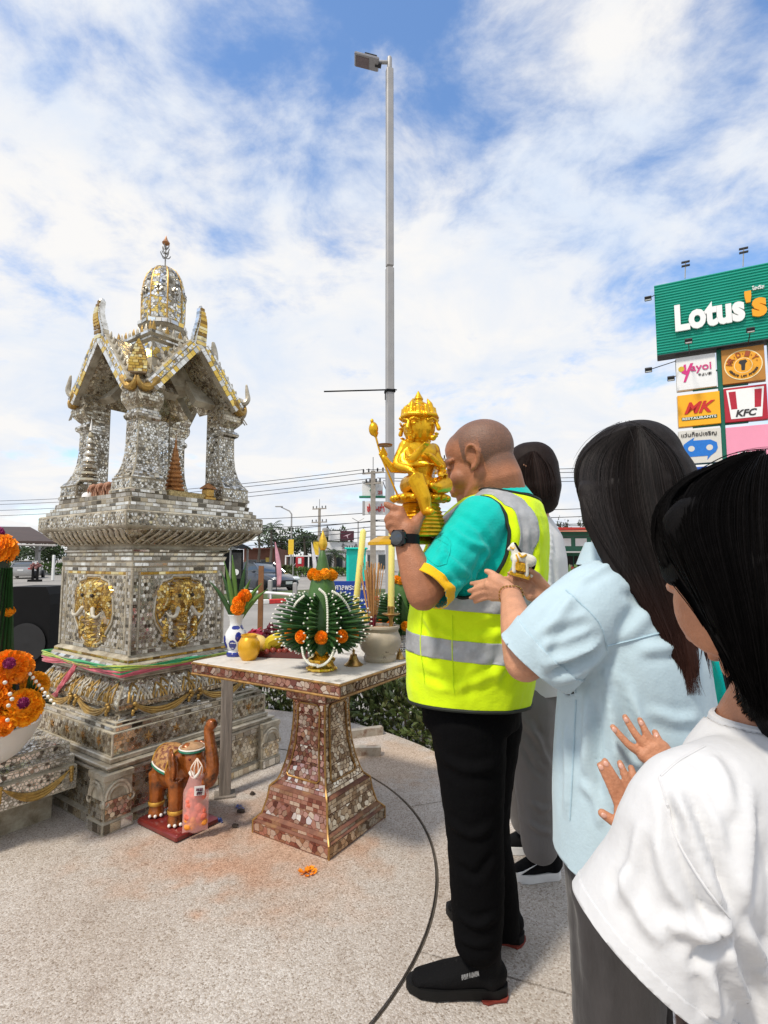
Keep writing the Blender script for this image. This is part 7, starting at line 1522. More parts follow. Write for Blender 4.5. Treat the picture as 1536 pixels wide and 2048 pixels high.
mb = MB(); head_blobs(mb, HC, HA_, 1.10); hq_ = lambda x, y, z: HC+HA_.T@V(x, y, z); mb.tube([hq_(-.040, 0, -.01), hq_(-.046, 0, -.07), (hq_(-.05, 0, -.11)*.5+mc(1002, 1.47)*.5), mc(1000, 1.45)], [(.064, .072), (.067, .078), (.076, .086), (.095, .10)], n=22, side=HA_[1], round_=True); torso(mb, [(c, a*.8, b*.8) for c, a, b in MT], mf)
mb.ball(HC+HA_.T@V(.02, 0, -.105), (.06, .06, .045), 14, 10, HA_); mb.ball(hq_(.0, 0, -.075), (.06, .064, .05), 16, 12, HA_)
limb(mb, [sh_l, (sh_l+el_l)/2+V(0, 0, .004), el_l], [.062, .052, .045]); limb(mb, [el_l, (el_l*.6+wr_l*.4), wr_l, W(815, 1060, 1.503)], [.046, .045, .032, .030]); hand_man(mb)
limb(mb, [sh_r, el_r], [.06, .048]); limb(mb, [el_r, wr_r], [.046, .030]); kr = [wr_r+V(-.05, -.03, .085), wr_r+V(-.035, -.03, .09), wr_r+V(-.02, -.03, .09), wr_r+V(-.005, -.03, .085)]; palm(mb, wr_r, kr, .015)
for p in kr: finger(mb, [p, p+V(-.02, -.045, .012), p+V(-.035, -.07, .0)], .0115, .009)
finger(mb, [wr_r+V(-.04, -.02, .04), wr_r+V(-.075, -.05, .06)], .014, .010)
MSKM = MSK.copy(); MSKM.name = 'tan_skin_shaved'
nt = MSKM.node_tree; at_ = nt.nodes.new('ShaderNodeAttribute'); at_.attribute_name = 'stubble'; src = nt.nodes['Principled BSDF'].inputs['Base Color'].links[0].from_socket; mx = nt.nodes.new('ShaderNodeMix'); mx.data_type = 'RGBA'; mx.inputs[7].default_value = (.085, .064, .054, 1)
nzz = nt.nodes.new('ShaderNodeTexNoise'); nzz.inputs['Scale'].default_value = 420; tcc = nt.nodes.new('ShaderNodeTexCoord'); nt.links.new(tcc.outputs['Object'], nzz.inputs['Vector']); mm = nt.nodes.new('ShaderNodeMath'); mm.operation = 'MULTIPLY_ADD'; mm.inputs[1].default_value = 1.1; mm.inputs[2].default_value = .12; nt.links.new(nzz.outputs[0], mm.inputs[0]); mk = nt.nodes.new('ShaderNodeMath'); mk.operation = 'MULTIPLY'; nt.links.new(mm.outputs[0], mk.inputs[0]); nt.links.new(at_.outputs['Fac'], mk.inputs[1])
nt.links.new(mk.outputs[0], mx.inputs[0]); nt.links.new(src, mx.inputs[6]); nt.links.new(mx.outputs[2], nt.nodes['Principled BSDF'].inputs['Base Color'])
body = put_skin(mb, .0040, 'body', MSKM, man, 7); me = body.data; lc = (get_co(me)+ORG[man]-HC) @ HA_.T / 1.10
hl = np.where(lc[:, 0] > .03, .055+.2*(lc[:, 0]-.03), np.where(lc[:, 0] > .012, -.015, np.where(lc[:, 0] > -.03, .03, -.045))); st_ = np.clip((lc[:, 2]-hl)/.03+.3, 0, 1)*np.clip((.085-np.abs(lc[:, 1]))/.006, 0, 1)*(np.abs(lc[:, 0]) < .14)*np.clip((.088+.02*lc[:, 2]/.1-lc[:, 0])/.02, 0, 1)
br = np.exp(-((lc[:, 2]-.024)/.0065)**2)*np.clip((lc[:, 0]-.06)/.02, 0, 1)*(np.abs(lc[:, 1]) > .008)*1.6
ey = np.exp(-((lc[:, 2]+.009)/.0035)**2)*np.clip((lc[:, 0]-.07)/.012, 0, 1)*np.exp(-((np.abs(lc[:, 1])-.031)/.013)**2)*1.4
at = me.attributes.new('stubble', 'FLOAT', 'POINT'); at.data.foreach_set('value', np.clip(np.maximum(np.maximum(st_, br), ey), 0, 1).astype(np.float32)); me.update()
TEALC = cloth('turquoise_polo', (.0, .50, .43))
mb = MB(); torso(mb, MT, mf, .006); limb(mb, [sh_l+V(.02, .02, .03), sh_l*.55+el_l*.45, el_l*1.1-sh_l*.1], [.090, .078, .066]); limb(mb, [sh_r, el_r], [.09, .085]); mb.tube([mc(1001, 1.45), mc(1004, 1.505)], [.12, .082], n=20)
me = organic(mb, .0065, 9); dv = unit(el_l-sh_l); La = np.linalg.norm(el_l-sh_l); cp_ = sh_l+dv*La*.93; O_ = mc(970, 0); lat = lambda p: (V(p)-O_)@ml
pfolds(me, [([(870, 1030), (930, 1080), (985, 1100)], .012, .007), ([(850, 1060), (910, 1130), (960, 1165)], .011, .007), ([(900, 1020), (960, 1060), (995, 1120)], .013, -.006), ([(880, 1180), (940, 1160), (985, 1090)], .011, .008), ([(845, 1100), (880, 1150), (920, 1180)], .009, -.005), ([(905, 1195), (960, 1180), (990, 1140)], .010, .007), ([(890, 1050), (885, 1100), (860, 1140)], .012, .005)]); ripple(me, .003, 14, seed=3); ripple(me, .0012, 34, seed=13)
def near_l(p): q = V(p)-sh_l; t_ = q@dv; return .05 < t_ < La+.14 and np.linalg.norm(q-dv*t_) < .118 and lat(p) > .16
cut(me, cp_-dv*.028, dv, False, near_l); cut(me, cp_, dv, True, near_l); drr = unit(el_r-sh_r); cut(me, sh_r+(el_r-sh_r)*.8, drr, True, lambda p: (V(p)-sh_r)@drr > .1 and p[1] > 1.82); cut(me, mc(1004, 1.495), V(.1, .0, 1)); cut(me, mc(938, .90), V(0, 0, -1), True, lambda p: p.z < 1.0); tp = bvh(me)
cuff = extract(me, lambda p: -.028 < (V(p)-cp_)@dv < .001 and near_l(p), .003); polo = put_cloth(me, 'polo_shirt', TEALC, man, .003)
for pts in ([(862, 1062), (900, 1082), (893, 1128)], [(862, 1062), (850, 1105), (872, 1130), (893, 1128)], [(868, 1072), (896, 1090)]): pseam(tp, pts, .0013, 'pocket_seam', TEALC, polo)
cut_ = put_cloth(cuff, 'yellow_cuff', cloth('yellow_cuff_cloth', (.88, .50, .01)), polo, .006)
mb = MB(); mb.loft([ell_ring(mc(1003, z)+mf*dx, mf, ml, a, b, 28) for z, a, b, dx in ((1.470, .094, .105, 0), (1.498, .086, .094, .004), (1.525, .080, .086, .008), (1.528, .084, .090, .008), (1.505, .098, .104, .004), (1.488, .106, .114, 0))], cap=False); build(mb, 'collar', TEALC, polo)
# vest
VEST = cloth('hi_vis_yellow', (.66, .88, .008), bump=.15, sheen=.1); REF = M('reflective_grey', (.34, .35, .36), .42, .1, var=.2, vscale=14, bump=.5, bscale=22, dirt=(.46, .46, .46), dscale=18); BIND = M('black_binding', (.008, .012, .008), .7)
mb = MB(); torso(mb, MT, mf, .020); mb.tube([mc(985, 1.38)+ml*.19, mc(998, 1.44)+ml*.09, mc(998, 1.44)-ml*.09, mc(985, 1.38)-ml*.19], [.075, .072, .072, .075], n=16, round_=True); me = organic(mb, .0065, 10)
pfolds(me, [([(1085, 1130), (1030, 1190), (960, 1240)], .016, .008), ([(1070, 1215), (1000, 1250), (930, 1262)], .014, -.007), ([(1060, 1290), (980, 1350), (880, 1375)], .016, .009), ([(840, 1220), (880, 1265), (940, 1290)], .014, .008), ([(835, 1345), (900, 1365), (960, 1345)], .014, -.007), ([(1060, 1010), (1075, 1100), (1070, 1190)], .016, .008), ([(1045, 1230), (1010, 1310), (985, 1390)], .014, .007), ([(860, 1330), (870, 1280), (850, 1235)], .012, .006), ([(920, 1390), (935, 1350), (990, 1310)], .012, .006), ([(1030, 1000), (1045, 1060), (1042, 1150)], .012, -.006)]); ripple(me, .0065, 9, seed=8); ripple(me, .003, 22, seed=2); ripple(me, .0009, 60, seed=12)
fx = lambda p: (V(p)-O_)@mf
hz = V(.03, -.02, 1); hem = mc(938, .828)
cut(me, hem, -unit(V(.03, .10, 1))); cut(me, mc(1003, 1.485), V(.15, 0, 1))
na = unit(ml+V(0, 0, .20)-mf*.02); pa_ = mc(970, 1.33)+ml*.216; nb2 = unit(-ml+V(0, 0, .38)); pb_ = mc(970, 1.33)-ml*.195
split_faces(me, [(pa_, na), (pb_, nb2)], lambda p: p[2] > 1.16 and ((p-pa_)@na > 0 or (p-pb_)@nb2 > 0))
for z in (.985, 1.043, 1.128, 1.183): cut(me, mc(950, z), unit(V(.06, .0, 1)), False)
for x in (.018, .066): cut(me, pa_-na*x, na, False)
zz = lambda p: (V(p)-mc(950, 0))@unit(V(.06, .0, 1)); lx_ = lambda p: (V(p)-pa_)@na
k1 = unit(V(.06, 0, 1))[2]
bands = [extract(me, lambda p: .985*k1 < zz(p) < 1.043*k1, .0025), extract(me, lambda p: 1.128*k1 < zz(p) < 1.183*k1, .0025), extract(me, lambda p: -.066 < lx_(p) < -.018 and zz(p) > 1.185*k1 and lat(p) > 0, .0025)]
loops = rim_loops(me); tv = bvh(me); vest = put_cloth(me, 'safety_vest', VEST, man, .003)
for b_ in bands: put_cloth(b_, 'reflective_band', REF, vest, .002)
for pts in ([(846, 1215), (842, 1290), (850, 1365)], [(905, 1230), (905, 1300), (908, 1385)]): pseam(tv, pts, .0014, 'side_seam', VEST, vest, .003)
for lp_ in loops: mb = MB(); L2 = lp_+[lp_[0]]; L2 = L2[::2]+[L2[0]]; mb.tube(L2, .0055, n=6); build(mb, 'black_edge', BIND, vest)
# trousers
def legs(parent, name, mat, hipc, f, l, hw, L1, L2, vox=.008, fl=None, rip=.006, cutz=None):
    mb = MB(); A_, B_ = hipc; mb.loft([ell_ring(c, f, l, a, b) for c, a, b in hw])
    for pts, rad in (L1, L2): limb(mb, pts, rad, 18)
    me = organic(mb, vox, 8)
    if fl: pfolds(me, fl)
    if cutz: cut(me, (0, 0, cutz), (0, 0, -1))
    ripple(me, rip, 7, (1, 1, .6), seed=5); ripple(me, rip*.35, 22, (1, 1, 1.6), seed=9)
    return put_cloth(me, name, mat, parent, .004 if cutz else 0)
legs(man, 'trousers', BLACKCL, (0, 0), mf, ml, [(mc(940, .76), .15, .175), (mc(938, .86), .16, .18)], ([W(935, 1440, 1.70), W(948, 1640, 1.69), W(954, 1790, 1.70), W(954, 1878, 1.70)], [.118, .088, .080, .072]), ([W(975, 1440, 1.86), W(965, 1640, 1.87), W(985, 1760, 1.885), W(998, 1855, 1.89)], [.115, .090, .080, .070]), fl=[([(860, 1500), (930, 1540), (1000, 1530)], .016, .008), ([(890, 1640), (940, 1670), (990, 1650)], .014, .008), ([(905, 1720), (950, 1750), (990, 1700)], .014, -.007), ([(900, 1820), (950, 1850), (995, 1830)], .012, .009), ([(905, 1870), (950, 1890), (990, 1880)], .010, .007)], cutz=.066)
s1 = shoe(man, G(1016, 1988), G(812, 1978), .135, (SHOEB, SOLEB, SOLER, LACE)); shoe(man, G(1048, 1890), G(893, 1822), .12, (SHOEB, SOLEB, SOLER, LACE))
place_text(text_mesh('SPORT FASHION', 1, .01), W(940, 1946, 1.645)+V(0, -.004, 0), unit(V(1, -.06, .28)), V(-.2, .35, 1), .05, .006, s1, 'print', M('print_grey', (.3, .3, .3), .6))
# watch
wd = unit(W(813, 1056, 1.503)-wr_l); wc = wr_l+wd*.006; wa = frame(unit(V(-.55, -.83, .05)), wd); mb = MB(); mb.loft([ell_ring(wc+wd*z, wa[0], wa[1], r_, r_, 24, 2) for z, r_ in ((-.013, .0345), (-.013, .0385), (.013, .037), (.013, .033))]); wt = thing('wristwatch', 'chunky black digital wristwatch on the wrist of the man in the vest', 'watch', wc); build(mb, 'strap', BLACK, wt)
mb = MB(); mb.box(wc+wa[0]*.041, (.016, .044, .046), [wa[0], wa[1], wd], bev=.008); cs = build(mb, 'watch_case', M('watch_black', (.012, .012, .013), .35), wt, smooth=False); mb = MB(); mb.lathe([(.019, 0), (.019, .003), (.016, .004), (.001, .004)], wc+wa[0]*.048, 20, ax=[wa[1], wd, wa[0]]); build(mb, 'dial', M('watch_dial', (.03, .035, .04), .1, coat=1), cs)
for s_ in (-1, 1): mb = MB(); mb.tube([wc+wa[0]*.04+wa[1]*s_*.022, wc+wa[0]*.04+wa[1]*s_*.027], .004, n=6); build(mb, 'button', BLACK, cs)
# ---------------------------------------------------------------- golden four faced statue
GOLD = M('bright_gold_lacquer', (.80, .44, .015), .30, .72, var=.14, vscale=30, bump=.1, bscale=120, dirt=(.50, .22, .01), dscale=22, dlo=.56, dhi=.7)
SY = 1.60; sc_ = SY/1083.0
stt = thing('golden_statue', 'golden four faced seated deity statue held up by the man', 'statue', W(845, 1085, SY)); sf = unit(V(.55, -.83, 0)); sA = frame(sf); S = lambda u, v, dy=0.0: W(u, v, SY+dy)
tl_ = unit(S(850, 820)-S(858, 1075)); sB = frame(sf, tl_); base = S(843, 1074)
q = lambda x, y, z: base+sB.T@V(x*.86, y*.88, z)
mb = MB(); bxs = [(.062, -.045, .205), (.062, -.03, .195)]
def sq(prof, name): m_ = MB(); m_.loft([[q(x*r*.80, y*r, z) for x, y in ((1, .35), (.8, .8), (.35, 1), (-.35, 1), (-.8, .8), (-1, .35), (-1, -.35), (-.8, -.8), (-.35, -1), (.35, -1), (.8, -.8), (1, -.35))] for r, z in prof]); return build(m_, name, GOLD, stt, smooth=False)
base0 = base; base = base+V(-.055, .02, .004); sq([(.118, -.026), (.118, -.018), (.105, -.010), (.085, -.001)], 'foot_plate'); base = base0
pr = []
for k in range(9): z = .0+.0112*k; r_ = .088-.0035*k; pr += [(r_, z), (r_+.004, z+.004), (r_, z+.009)]
sq(pr, 'stepped_throne'); sq([(.066, .100), (.088, .107), (.096, .114), (.096, .120), (.085, .126)], 'lotus_seat')
mb = MB(); Zb = .122                                         # figure
mb.ball(q(-.01, 0, Zb+.03), (.055, .06, .035), 16, 10, sB)
mb.tube([q(0, .045, Zb+.028), q(.062, .056, Zb+.030), q(.08, .01, Zb+.018)], [.030, .026, .018], n=12, round_=True); mb.tube([q(0, -.045, Zb+.03), q(.075, -.07, Zb+.035), q(.085, -.05, Zb-.015), q(.088, -.045, Zb-.05)], [.030, .027, .021, .016], n=12, round_=True); mb.tube([q(.085, -.045, Zb-.05), q(.115, -.045, Zb-.055)], [.015, .010], n=8, round_=True); mb.tube([q(.08, .01, Zb+.018), q(.088, -.018, Zb+.022)], [.015, .010], n=8, round_=True)
mb.loft([ell_ring(q(0, 0, Zb+z), sB[0], sB[1], a, b, 20) for z, a, b in ((.02, .035, .042), (.06, .030, .036), (.10, .036, .050), (.135, .038, .062), (.155, .028, .055), (.165, .016, .022))]); mb.tube([q(0, 0, Zb+.155), q(0, 0, Zb+.175)], [.018, .017], n=12)
for s_ in (1, -1): mb.ball(q(.022, s_*.024, Zb+.132), (.016, .020, .017), 10, 8, sB); mb.tube([q(0, s_*.06, Zb+.145), q(-.005, s_*.078, Zb+.11)], [.020, .017], n=10, round_=True)
for pts in (([0, .066, .14], [-.01, .088, .09], [.045, .062, .07]), ([0, .06, .135], [.01, .08, .085], [.055, .045, .065]), ([0, -.066, .14], [.0, -.095, .09], [.05, -.085, .07]), ([0, -.06, .135], [.02, -.08, .09], [.07, -.05, .085]), ([.01, .055, .13], [.045, .06, .085], [.06, .01, .105]), ([.01, -.055, .13], [.05, -.07, .10], [.08, -.06, .12])):
    P = [q(a, b, Zb+c_) for a, b, c_ in pts]; mb.tube(spline(P, 5), [.0165-.0055*i/((len(P)-1)*5) for i in range((len(P)-1)*5+1)], n=10, round_=True); d = unit(P[-1]-P[-2]); mb.tube([P[-1], P[-1]+d*.016], [.011, .009], n=8, round_=True)
    for k in range(4): mb.tube([P[-1]+d*.014+sB[1]*(k-1.5)*.0055, P[-1]+d*.032+sB[1]*(k-1.5)*.006], [.0035, .0025], n=6, round_=True)
HZ = Zb+.205
for k in range(4):
    a = R(22+90*k); fA = frame(sB[0]*math.cos(a)+sB[1]*math.sin(a), sB[2]); h = lambda x, y, z: q(0, 0, HZ)+fA.T@(V(x, y, z)*1.28)
    mb.ball(h(.014, 0, 0), (.034, .031, .042), 14, 10, fA); mb.tube([h(.045, 0, .010), h(.052, 0, -.008)], [.0045, .0075], n=8, round_=True); mb.ball(h(.046, 0, -.019), (.006, .013, .0035), 8, 6, fA); mb.ball(h(.044, 0, -.025), (.006, .010, .0035), 8, 6, fA); mb.ball(h(.036, 0, -.028), (.010, .012, .009), 8, 6, fA)
    for s_ in (1, -1): mb.ball(h(.044, s_*.0125, .002), (.005, .0085, .0038), 8, 6, fA); mb.tube([h(.047, s_*.004, .012), h(.044, s_*.013, .0155), h(.036, s_*.022, .011)], [.0038, .004, .003], n=6, round_=True); mb.ball(h(.012, s_*.0285, -.004), (.006, .004, .015), 8, 6, fA)
    mb.tube([h(.036, -.024, .024), h(.044, 0, .026), h(.036, .024, .024)], [.006, .007, .006], n=8, round_=True)
    for y in (-.018, 0, .018): mb.tube([h(.036-abs(y)*.3, y, .026), h(.03, y*.9, .045+.008*(y == 0)), h(.024, y*.8, .054+.012*(y == 0))], [.011, .009, .002], n=6, round_=True)
mb.lathe([(r_*1.2, .014+z*.64) for r_, z in ((.040, .02), (.042, .03), (.036, .045), (.028, .06), (.022, .068), (.024, .074), (.016, .086), (.018, .092), (.013, .103), (.010, .108), (.013, .116), (.008, .132), (.001, .158))], q(0, 0, HZ), 16, ax=sB)
me = organic(mb, .0021, 1); set_co(me, get_co(me)-ORG[stt]); me.materials.clear(); put(me, 'figure', GOLD, stt, smooth='all')
mb = MB(); mb.tube([S(800, 1002, -.02), S(763, 915, -.05), S(750, 868, -.05)], .0030, n=8); sf_ = build(mb, 'staff', GOLD, stt); mb = MB(); mb.ball(S(747, 858, -.05), (.014, .014, .021), 14, 10); mb.ball(S(744, 842, -.05), (.005, .005, .007), 8, 6); mb.tube([S(752, 874, -.05), S(750, 867, -.05)], [.004, .011], n=10); build(mb, 'gourd_tip', GOLD, sf_)
mb = MB(); mb.tube([S(812, 938, -.02), S(785, 938, -.04), S(768, 915, -.05)], [.014, .012, .009], n=10, round_=True); [mb.tube([S(766+2*k, 918-3*k, -.05), S(760+2*k, 908-4*k, -.055)], [.005, .004], n=6, round_=True) for k in range(4)]; build(mb, 'raised_arm', GOLD, stt)
mb = MB(); mb.tube([S(770, 892, -.05), S(770, 889, -.05)], [.021, .022], n=20); dk_ = build(mb, 'discus', M('bronze_plate', (.22, .10, .03), .35, .7), stt)
mb = MB()
for k in range(12): t_ = k/11*6.283; mb.ball(S(882+11*math.cos(t_), 952+20*math.sin(t_), -.03), .0042, 6, 5)
build(mb, 'prayer_beads', GOLD, stt, kind='stuff')
for k in range(16): a = k*.3927; mb = MB(); mb.ball(q(.079*math.cos(a), .099*math.sin(a), .113), (.012, .012, .010), 8, 6, sB); build(mb, 'lotus_petal', GOLD, stt)
# ---------------------------------------------------------------- woman in the pale blue shirt
bf = unit(V(-.74, .67, 0)); bl2 = unit(np.cross((0, 0, 1), bf)); BY = 1.20
bw_ = thing('person', 'woman with long dark hair in a pale blue shirt holding a small horse figurine', 'person', (mc(1265, 0, BY)))
BS = skin('light_skin', (.55, .27, .16)); bc_ = lambda u, z: mc(u, z, BY)
BT = [(bc_(1262, .58), .165, .215), (bc_(1264, .66), .165, .217), (bc_(1264, .80), .160, .215), (bc_(1262, .95), .146, .203), (bc_(1262, 1.06), .136, .198), (bc_(1262, 1.14), .122, .188), (bc_(1258, 1.20), .105, .170), (bc_(1246, 1.245), .080, .125), (bc_(1236, 1.285), .058, .065)]
b_sh = W(1170, 1205, 1.06); b_el = W(1050, 1322, 1.10); b_wr = W(1022, 1190, 1.32); r_sh = bc_(1265, 1.17)-bl2*.17; r_el = W(1190, 1262, 1.46); r_wr = W(1112, 1208, 1.44)
BHA = frame(unit(V(-.66, .64, -.40))); BHC = W(1262, 975, 1.21)
mb = MB(); head_blobs(mb, BHC, BHA, .98, bc_(1238, 1.27), True); torso(mb, [(c, a*.75, b*.75) for c, a, b in BT], bf)
limb(mb, [b_sh+V(.01, .01, -.012), b_el], [.034, .040]); limb(mb, [b_el, b_el*.55+b_wr*.45, b_wr], [.042, .038, .0245]); limb(mb, [r_sh, r_el], [.046, .038]); limb(mb, [r_el, r_wr], [.036, .026])
kn = [W(985, 1158, 1.37), W(978, 1170, 1.375), W(980, 1182, 1.38), W(986, 1193, 1.38)]; palm(mb, W(1018, 1183, 1.33), kn, .0135)
for a, (p1, p2) in zip(kn, (((966, 1163), (942, 1167)), ((958, 1175), (938, 1182)), ((960, 1186), (941, 1196)), ((968, 1197), (950, 1204)))): finger(mb, [a, W(*p1, 1.40), W(*p2, 1.43)], .0080, .0056)
mb.tube([W(1012, 1172, 1.34), W(996, 1156, 1.36)], [.016, .012], n=10, round_=True); finger(mb, [W(996, 1157, 1.36), W(985, 1147, 1.37), W(973, 1142, 1.38)], .0100, .0072)
kn = [W(1060, 1158, 1.435), W(1056, 1170, 1.43), W(1055, 1181, 1.425), W(1060, 1192, 1.42)]; palm(mb, W(1102, 1198, 1.44), kn, .0135)
for a, (p1, p2) in zip(kn, (((1040, 1150), (1018, 1146)), ((1036, 1163), (1007, 1156)), ((1036, 1172), (1022, 1163)), ((1046, 1183), (1026, 1174)))): finger(mb, [a, W(*p1, 1.415), W(*p2, 1.41)], .0078, .0056)
mb.tube([W(1090, 1178, 1.435), W(1072, 1152, 1.42)], [.017, .0125], n=10, round_=True); finger(mb, [W(1072, 1152, 1.42), W(1060, 1141, 1.405), W(1046, 1141, 1.395)], .0105, .0075)
put_skin(mb, .0036, 'body', BS, bw_, 3)
SHB = cloth('pale_blue_linen', (.44, .565, .625), var=.05, bump=.12)
mb = MB(); torso(mb, BT, bf, .004); limb(mb, [b_sh+V(.05, .05, .010), b_sh*.5+b_el*.5+V(.012, -.01, 0), b_el+V(.02, -.005, .0), b_el+(b_el-b_sh)*.45], [.074, .084, .082, .08], 18); limb(mb, [r_sh, r_el*.9+r_sh*.1, r_el*.55+r_wr*.45], [.085, .072, .058])
me = organic(mb, .0062, 9)
pfolds(me, [([(1205, 1325), (1225, 1430), (1240, 1560)], .011, .012), ([(1190, 1335), (1178, 1440), (1165, 1560)], .012, .010), ([(1222, 1325), (1270, 1420), (1310, 1500)], .012, .010), ([(1178, 1345), (1195, 1480), (1200, 1620)], .010, -.009), ([(1240, 1335), (1262, 1440), (1270, 1540)], .010, -.007), ([(1150, 1185), (1115, 1235), (1085, 1280)], .012, .008), ([(1210, 1285), (1150, 1310), (1085, 1330)], .011, .010), ([(1212, 1305), (1155, 1345), (1100, 1362)], .011, .010), ([(1190, 1240), (1130, 1262), (1075, 1275)], .010, -.007), ([(1205, 1295), (1150, 1325), (1095, 1345)], .007, -.006), ([(1270, 1300), (1330, 1295), (1390, 1270)], .011, .007), ([(1290, 1420), (1350, 1440), (1400, 1435)], .011, .006), ([(1310, 1205), (1270, 1255), (1225, 1285)], .013, .007), ([(1240, 1115), (1190, 1145), (1150, 1170)], .009, .005), ([(1130, 1440), (1135, 1540), (1130, 1640)], .013, .008), ([(1220, 1560), (1280, 1600), (1340, 1600)], .012, .007), ([(1150, 1560), (1190, 1600), (1200, 1660)], .011, .006), ([(1240, 1180), (1290, 1210), (1330, 1260)], .012, -.006), ([(1100, 1270), (1090, 1310), (1095, 1350)], .009, .005)]); ripple(me, .005, 8, (1, 1, .6), seed=4); ripple(me, .0016, 20, (1, 1, .6), seed=6); ripple(me, .0004, 60, seed=7)
dvb = unit(b_el-b_sh); cpt = b_el-dvb*.012; Lb = np.linalg.norm(b_el-b_sh)
def near_b(p): q = V(p)-b_sh; t_ = q@dvb; return .05 < t_ < Lb+.40 and np.linalg.norm(q-dvb*t_) < .112 and (V(p)-bc_(1265, 0))@bl2 > (.16 if (V(p)-bc_(1265, 0))@bf > .055 else .205)
cut(me, cpt-dvb*.045, dvb, False, near_b); cut(me, cpt, unit(dvb+V(0, 0, -.15)), True, near_b)
cut(me, bc_(1264, .655), V(-.18, .05, -1)); cut(me, bc_(1236, 1.272), V(-.15, .1, 1), True, lambda p: np.linalg.norm(V(p)[:2]-bc_(1236, 0)[:2]) < .075); rd = unit(r_wr-r_el); cut(me, r_el+rd*.035, rd, True, lambda p: p.y > 1.36 and p.z > 1.0); tb = bvh(me); me0 = me.copy()
shirt = put_cloth(me, 'shirt', SHB, bw_, .003); STI = cloth('linen_seam', (.40, .55, .63))
put_cloth(extract(me0, lambda p: (V(p)-cpt)@dvb > -.045 and near_b(p), .003), 'rolled_cuff', SHB, shirt, .005)
for pts in ([(1132, 1180), (1185, 1230), (1205, 1260), (1214, 1300)], [(1214, 1292), (1280, 1276), (1370, 1252)], [(1152, 1400), (1146, 1520), (1140, 1640)]): pseam(tb, pts, .0016, 'seam', STI, shirt)
mb = MB(); mb.loft([ell_ring(bc_(1236, z)+bf*dx, bf, bl2, a, b, 24) for z, a, b, dx in ((1.262, .072, .080, 0), (1.295, .060, .066, .004), (1.315, .056, .060, .006), (1.317, .060, .064, .006), (1.292, .074, .080, .002), (1.268, .084, .094, 0))], cap=False); build(mb, 'collar', SHB, shirt)
cb_, nb3 = pick(tb, 1078, 1385); mb = MB()
if cb_ is not None: mb.tube([cb_+nb3*.004, cb_+nb3*.007], .0065, n=12); build(mb, 'button', M('shell_button', (.7, .74, .76), .3), shirt)
DG = cloth('dark_grey_denim', (.050, .046, .046), var=.25, vscale=14, stretch=(1, 1, .3), bscale=90)
legs(bw_, 'trousers', DG, (0, 0), bf, bl2, [(bc_(1262, .58), .145, .175), (bc_(1262, .72), .145, .178)], ([W(1225, 1700, 1.15), W(1235, 1900, 1.14), W(1240, 2200, 1.13), W(1240, 2290, 1.12)], [.098, .088, .082, .08]), ([W(1310, 1700, 1.24), W(1310, 1900, 1.26), W(1305, 2130, 1.26), W(1305, 2180, 1.26)], [.112, .100, .088, .085]), fl=[([(1140, 1760), (1165, 1850), (1180, 2000)], .014, .006), ([(1150, 1730), (1190, 1780), (1230, 1790)], .012, .006)])
for p in (W(1240, 2290, 1.12), W(1305, 2180, 1.26)): p = p*V(1, 1, 0); shoe(bw_, p-bf*.06, p+bf*.18, .11, (SHOEB, WHITE, None, LACE))
BHAIR = hair_mat('long_dark_hair', (.011, .0085, .008), (.060, .020, .013), .98, 1.26)
mb = MB(); qh = lambda x, y, z: BHC+BHA.T@V(x, y, z)
mb.ball(qh(-.012, 0, .045), (.122, .100, .102), 22, 16, BHA); mb.ball(qh(-.055, 0, -.01), (.080, .098, .10), 18, 12, BHA)
mb.tube([qh(.03, .080, .03), W(1182, 985, 1.12), W(1190, 1040, 1.10), W(1225, 1095, 1.09), W(1275, 1165, 1.07)], [(.04, .022), (.026, .020), (.026, .02), (.035, .02), (.05, .02)], n=12, side=unit(V(.8, .3, 0)), round_=True)
hp_ = [(W(1268, 1000, 1.17), .105, .065), (W(1285, 1090, 1.12), .090, .05), (W(1318, 1170, 1.08), .075, .034), (W(1350, 1260, 1.06), .050, .022), (W(1375, 1325, 1.05), .032, .014), (W(1385, 1350, 1.04), .014, .008)]
mb.tube([p for p, a, b in hp_], [(a, b) for p, a, b in hp_], n=18, side=unit(V(.83, .45, -.25)), round_=True); me = organic(mb, .006, 7); ripple(me, .003, 16, (1, 1, .2), seed=2); th = bvh(me); hb = put_cloth(me, 'hair', BHAIR, bw_, 0)
gd = [[(1262, 858), (1185, 890), (1158, 945), (1164, 1000), (1185, 1050), (1230, 1120), (1300, 1225), (1340, 1310)], [(1266, 857), (1210, 895), (1185, 960), (1200, 1040), (1250, 1140), (1310, 1240), (1352, 1340)], [(1270, 857), (1245, 900), (1235, 980), (1255, 1070), (1300, 1180), (1345, 1290), (1375, 1385)], [(1275, 857), (1285, 905), (1290, 990), (1310, 1080), (1340, 1190), (1372, 1300), (1386, 1392)], [(1280, 857), (1325, 905), (1345, 990), (1362, 1090), (1380, 1200), (1396, 1300), (1400, 1370)], [(1284, 858), (1350, 910), (1375, 980), (1392, 1080), (1405, 1190), (1415, 1290), (1412, 1345)]]
pstrands('hair_locks', hb, BHAIR, th, gd, 900, .0010, 3, 4, .004, 22, 9)
pstrands('stray_hairs', hb, BHAIR, th, [[(1180, 900), (1150, 950), (1158, 1010)], [(1240, 850), (1180, 880), (1146, 935)], [(1262, 848), (1320, 868), (1362, 915)]], 26, .0004, 4, 3, .006, 10, 3)
mb = MB(); rb_ = frame(unit(b_wr-b_el)); bc2 = b_wr+unit(b_el-b_wr)*.002
br_ = thing('bracelet', 'thin gold chain bracelet on the left wrist of the woman in blue', 'bracelet', bc2)
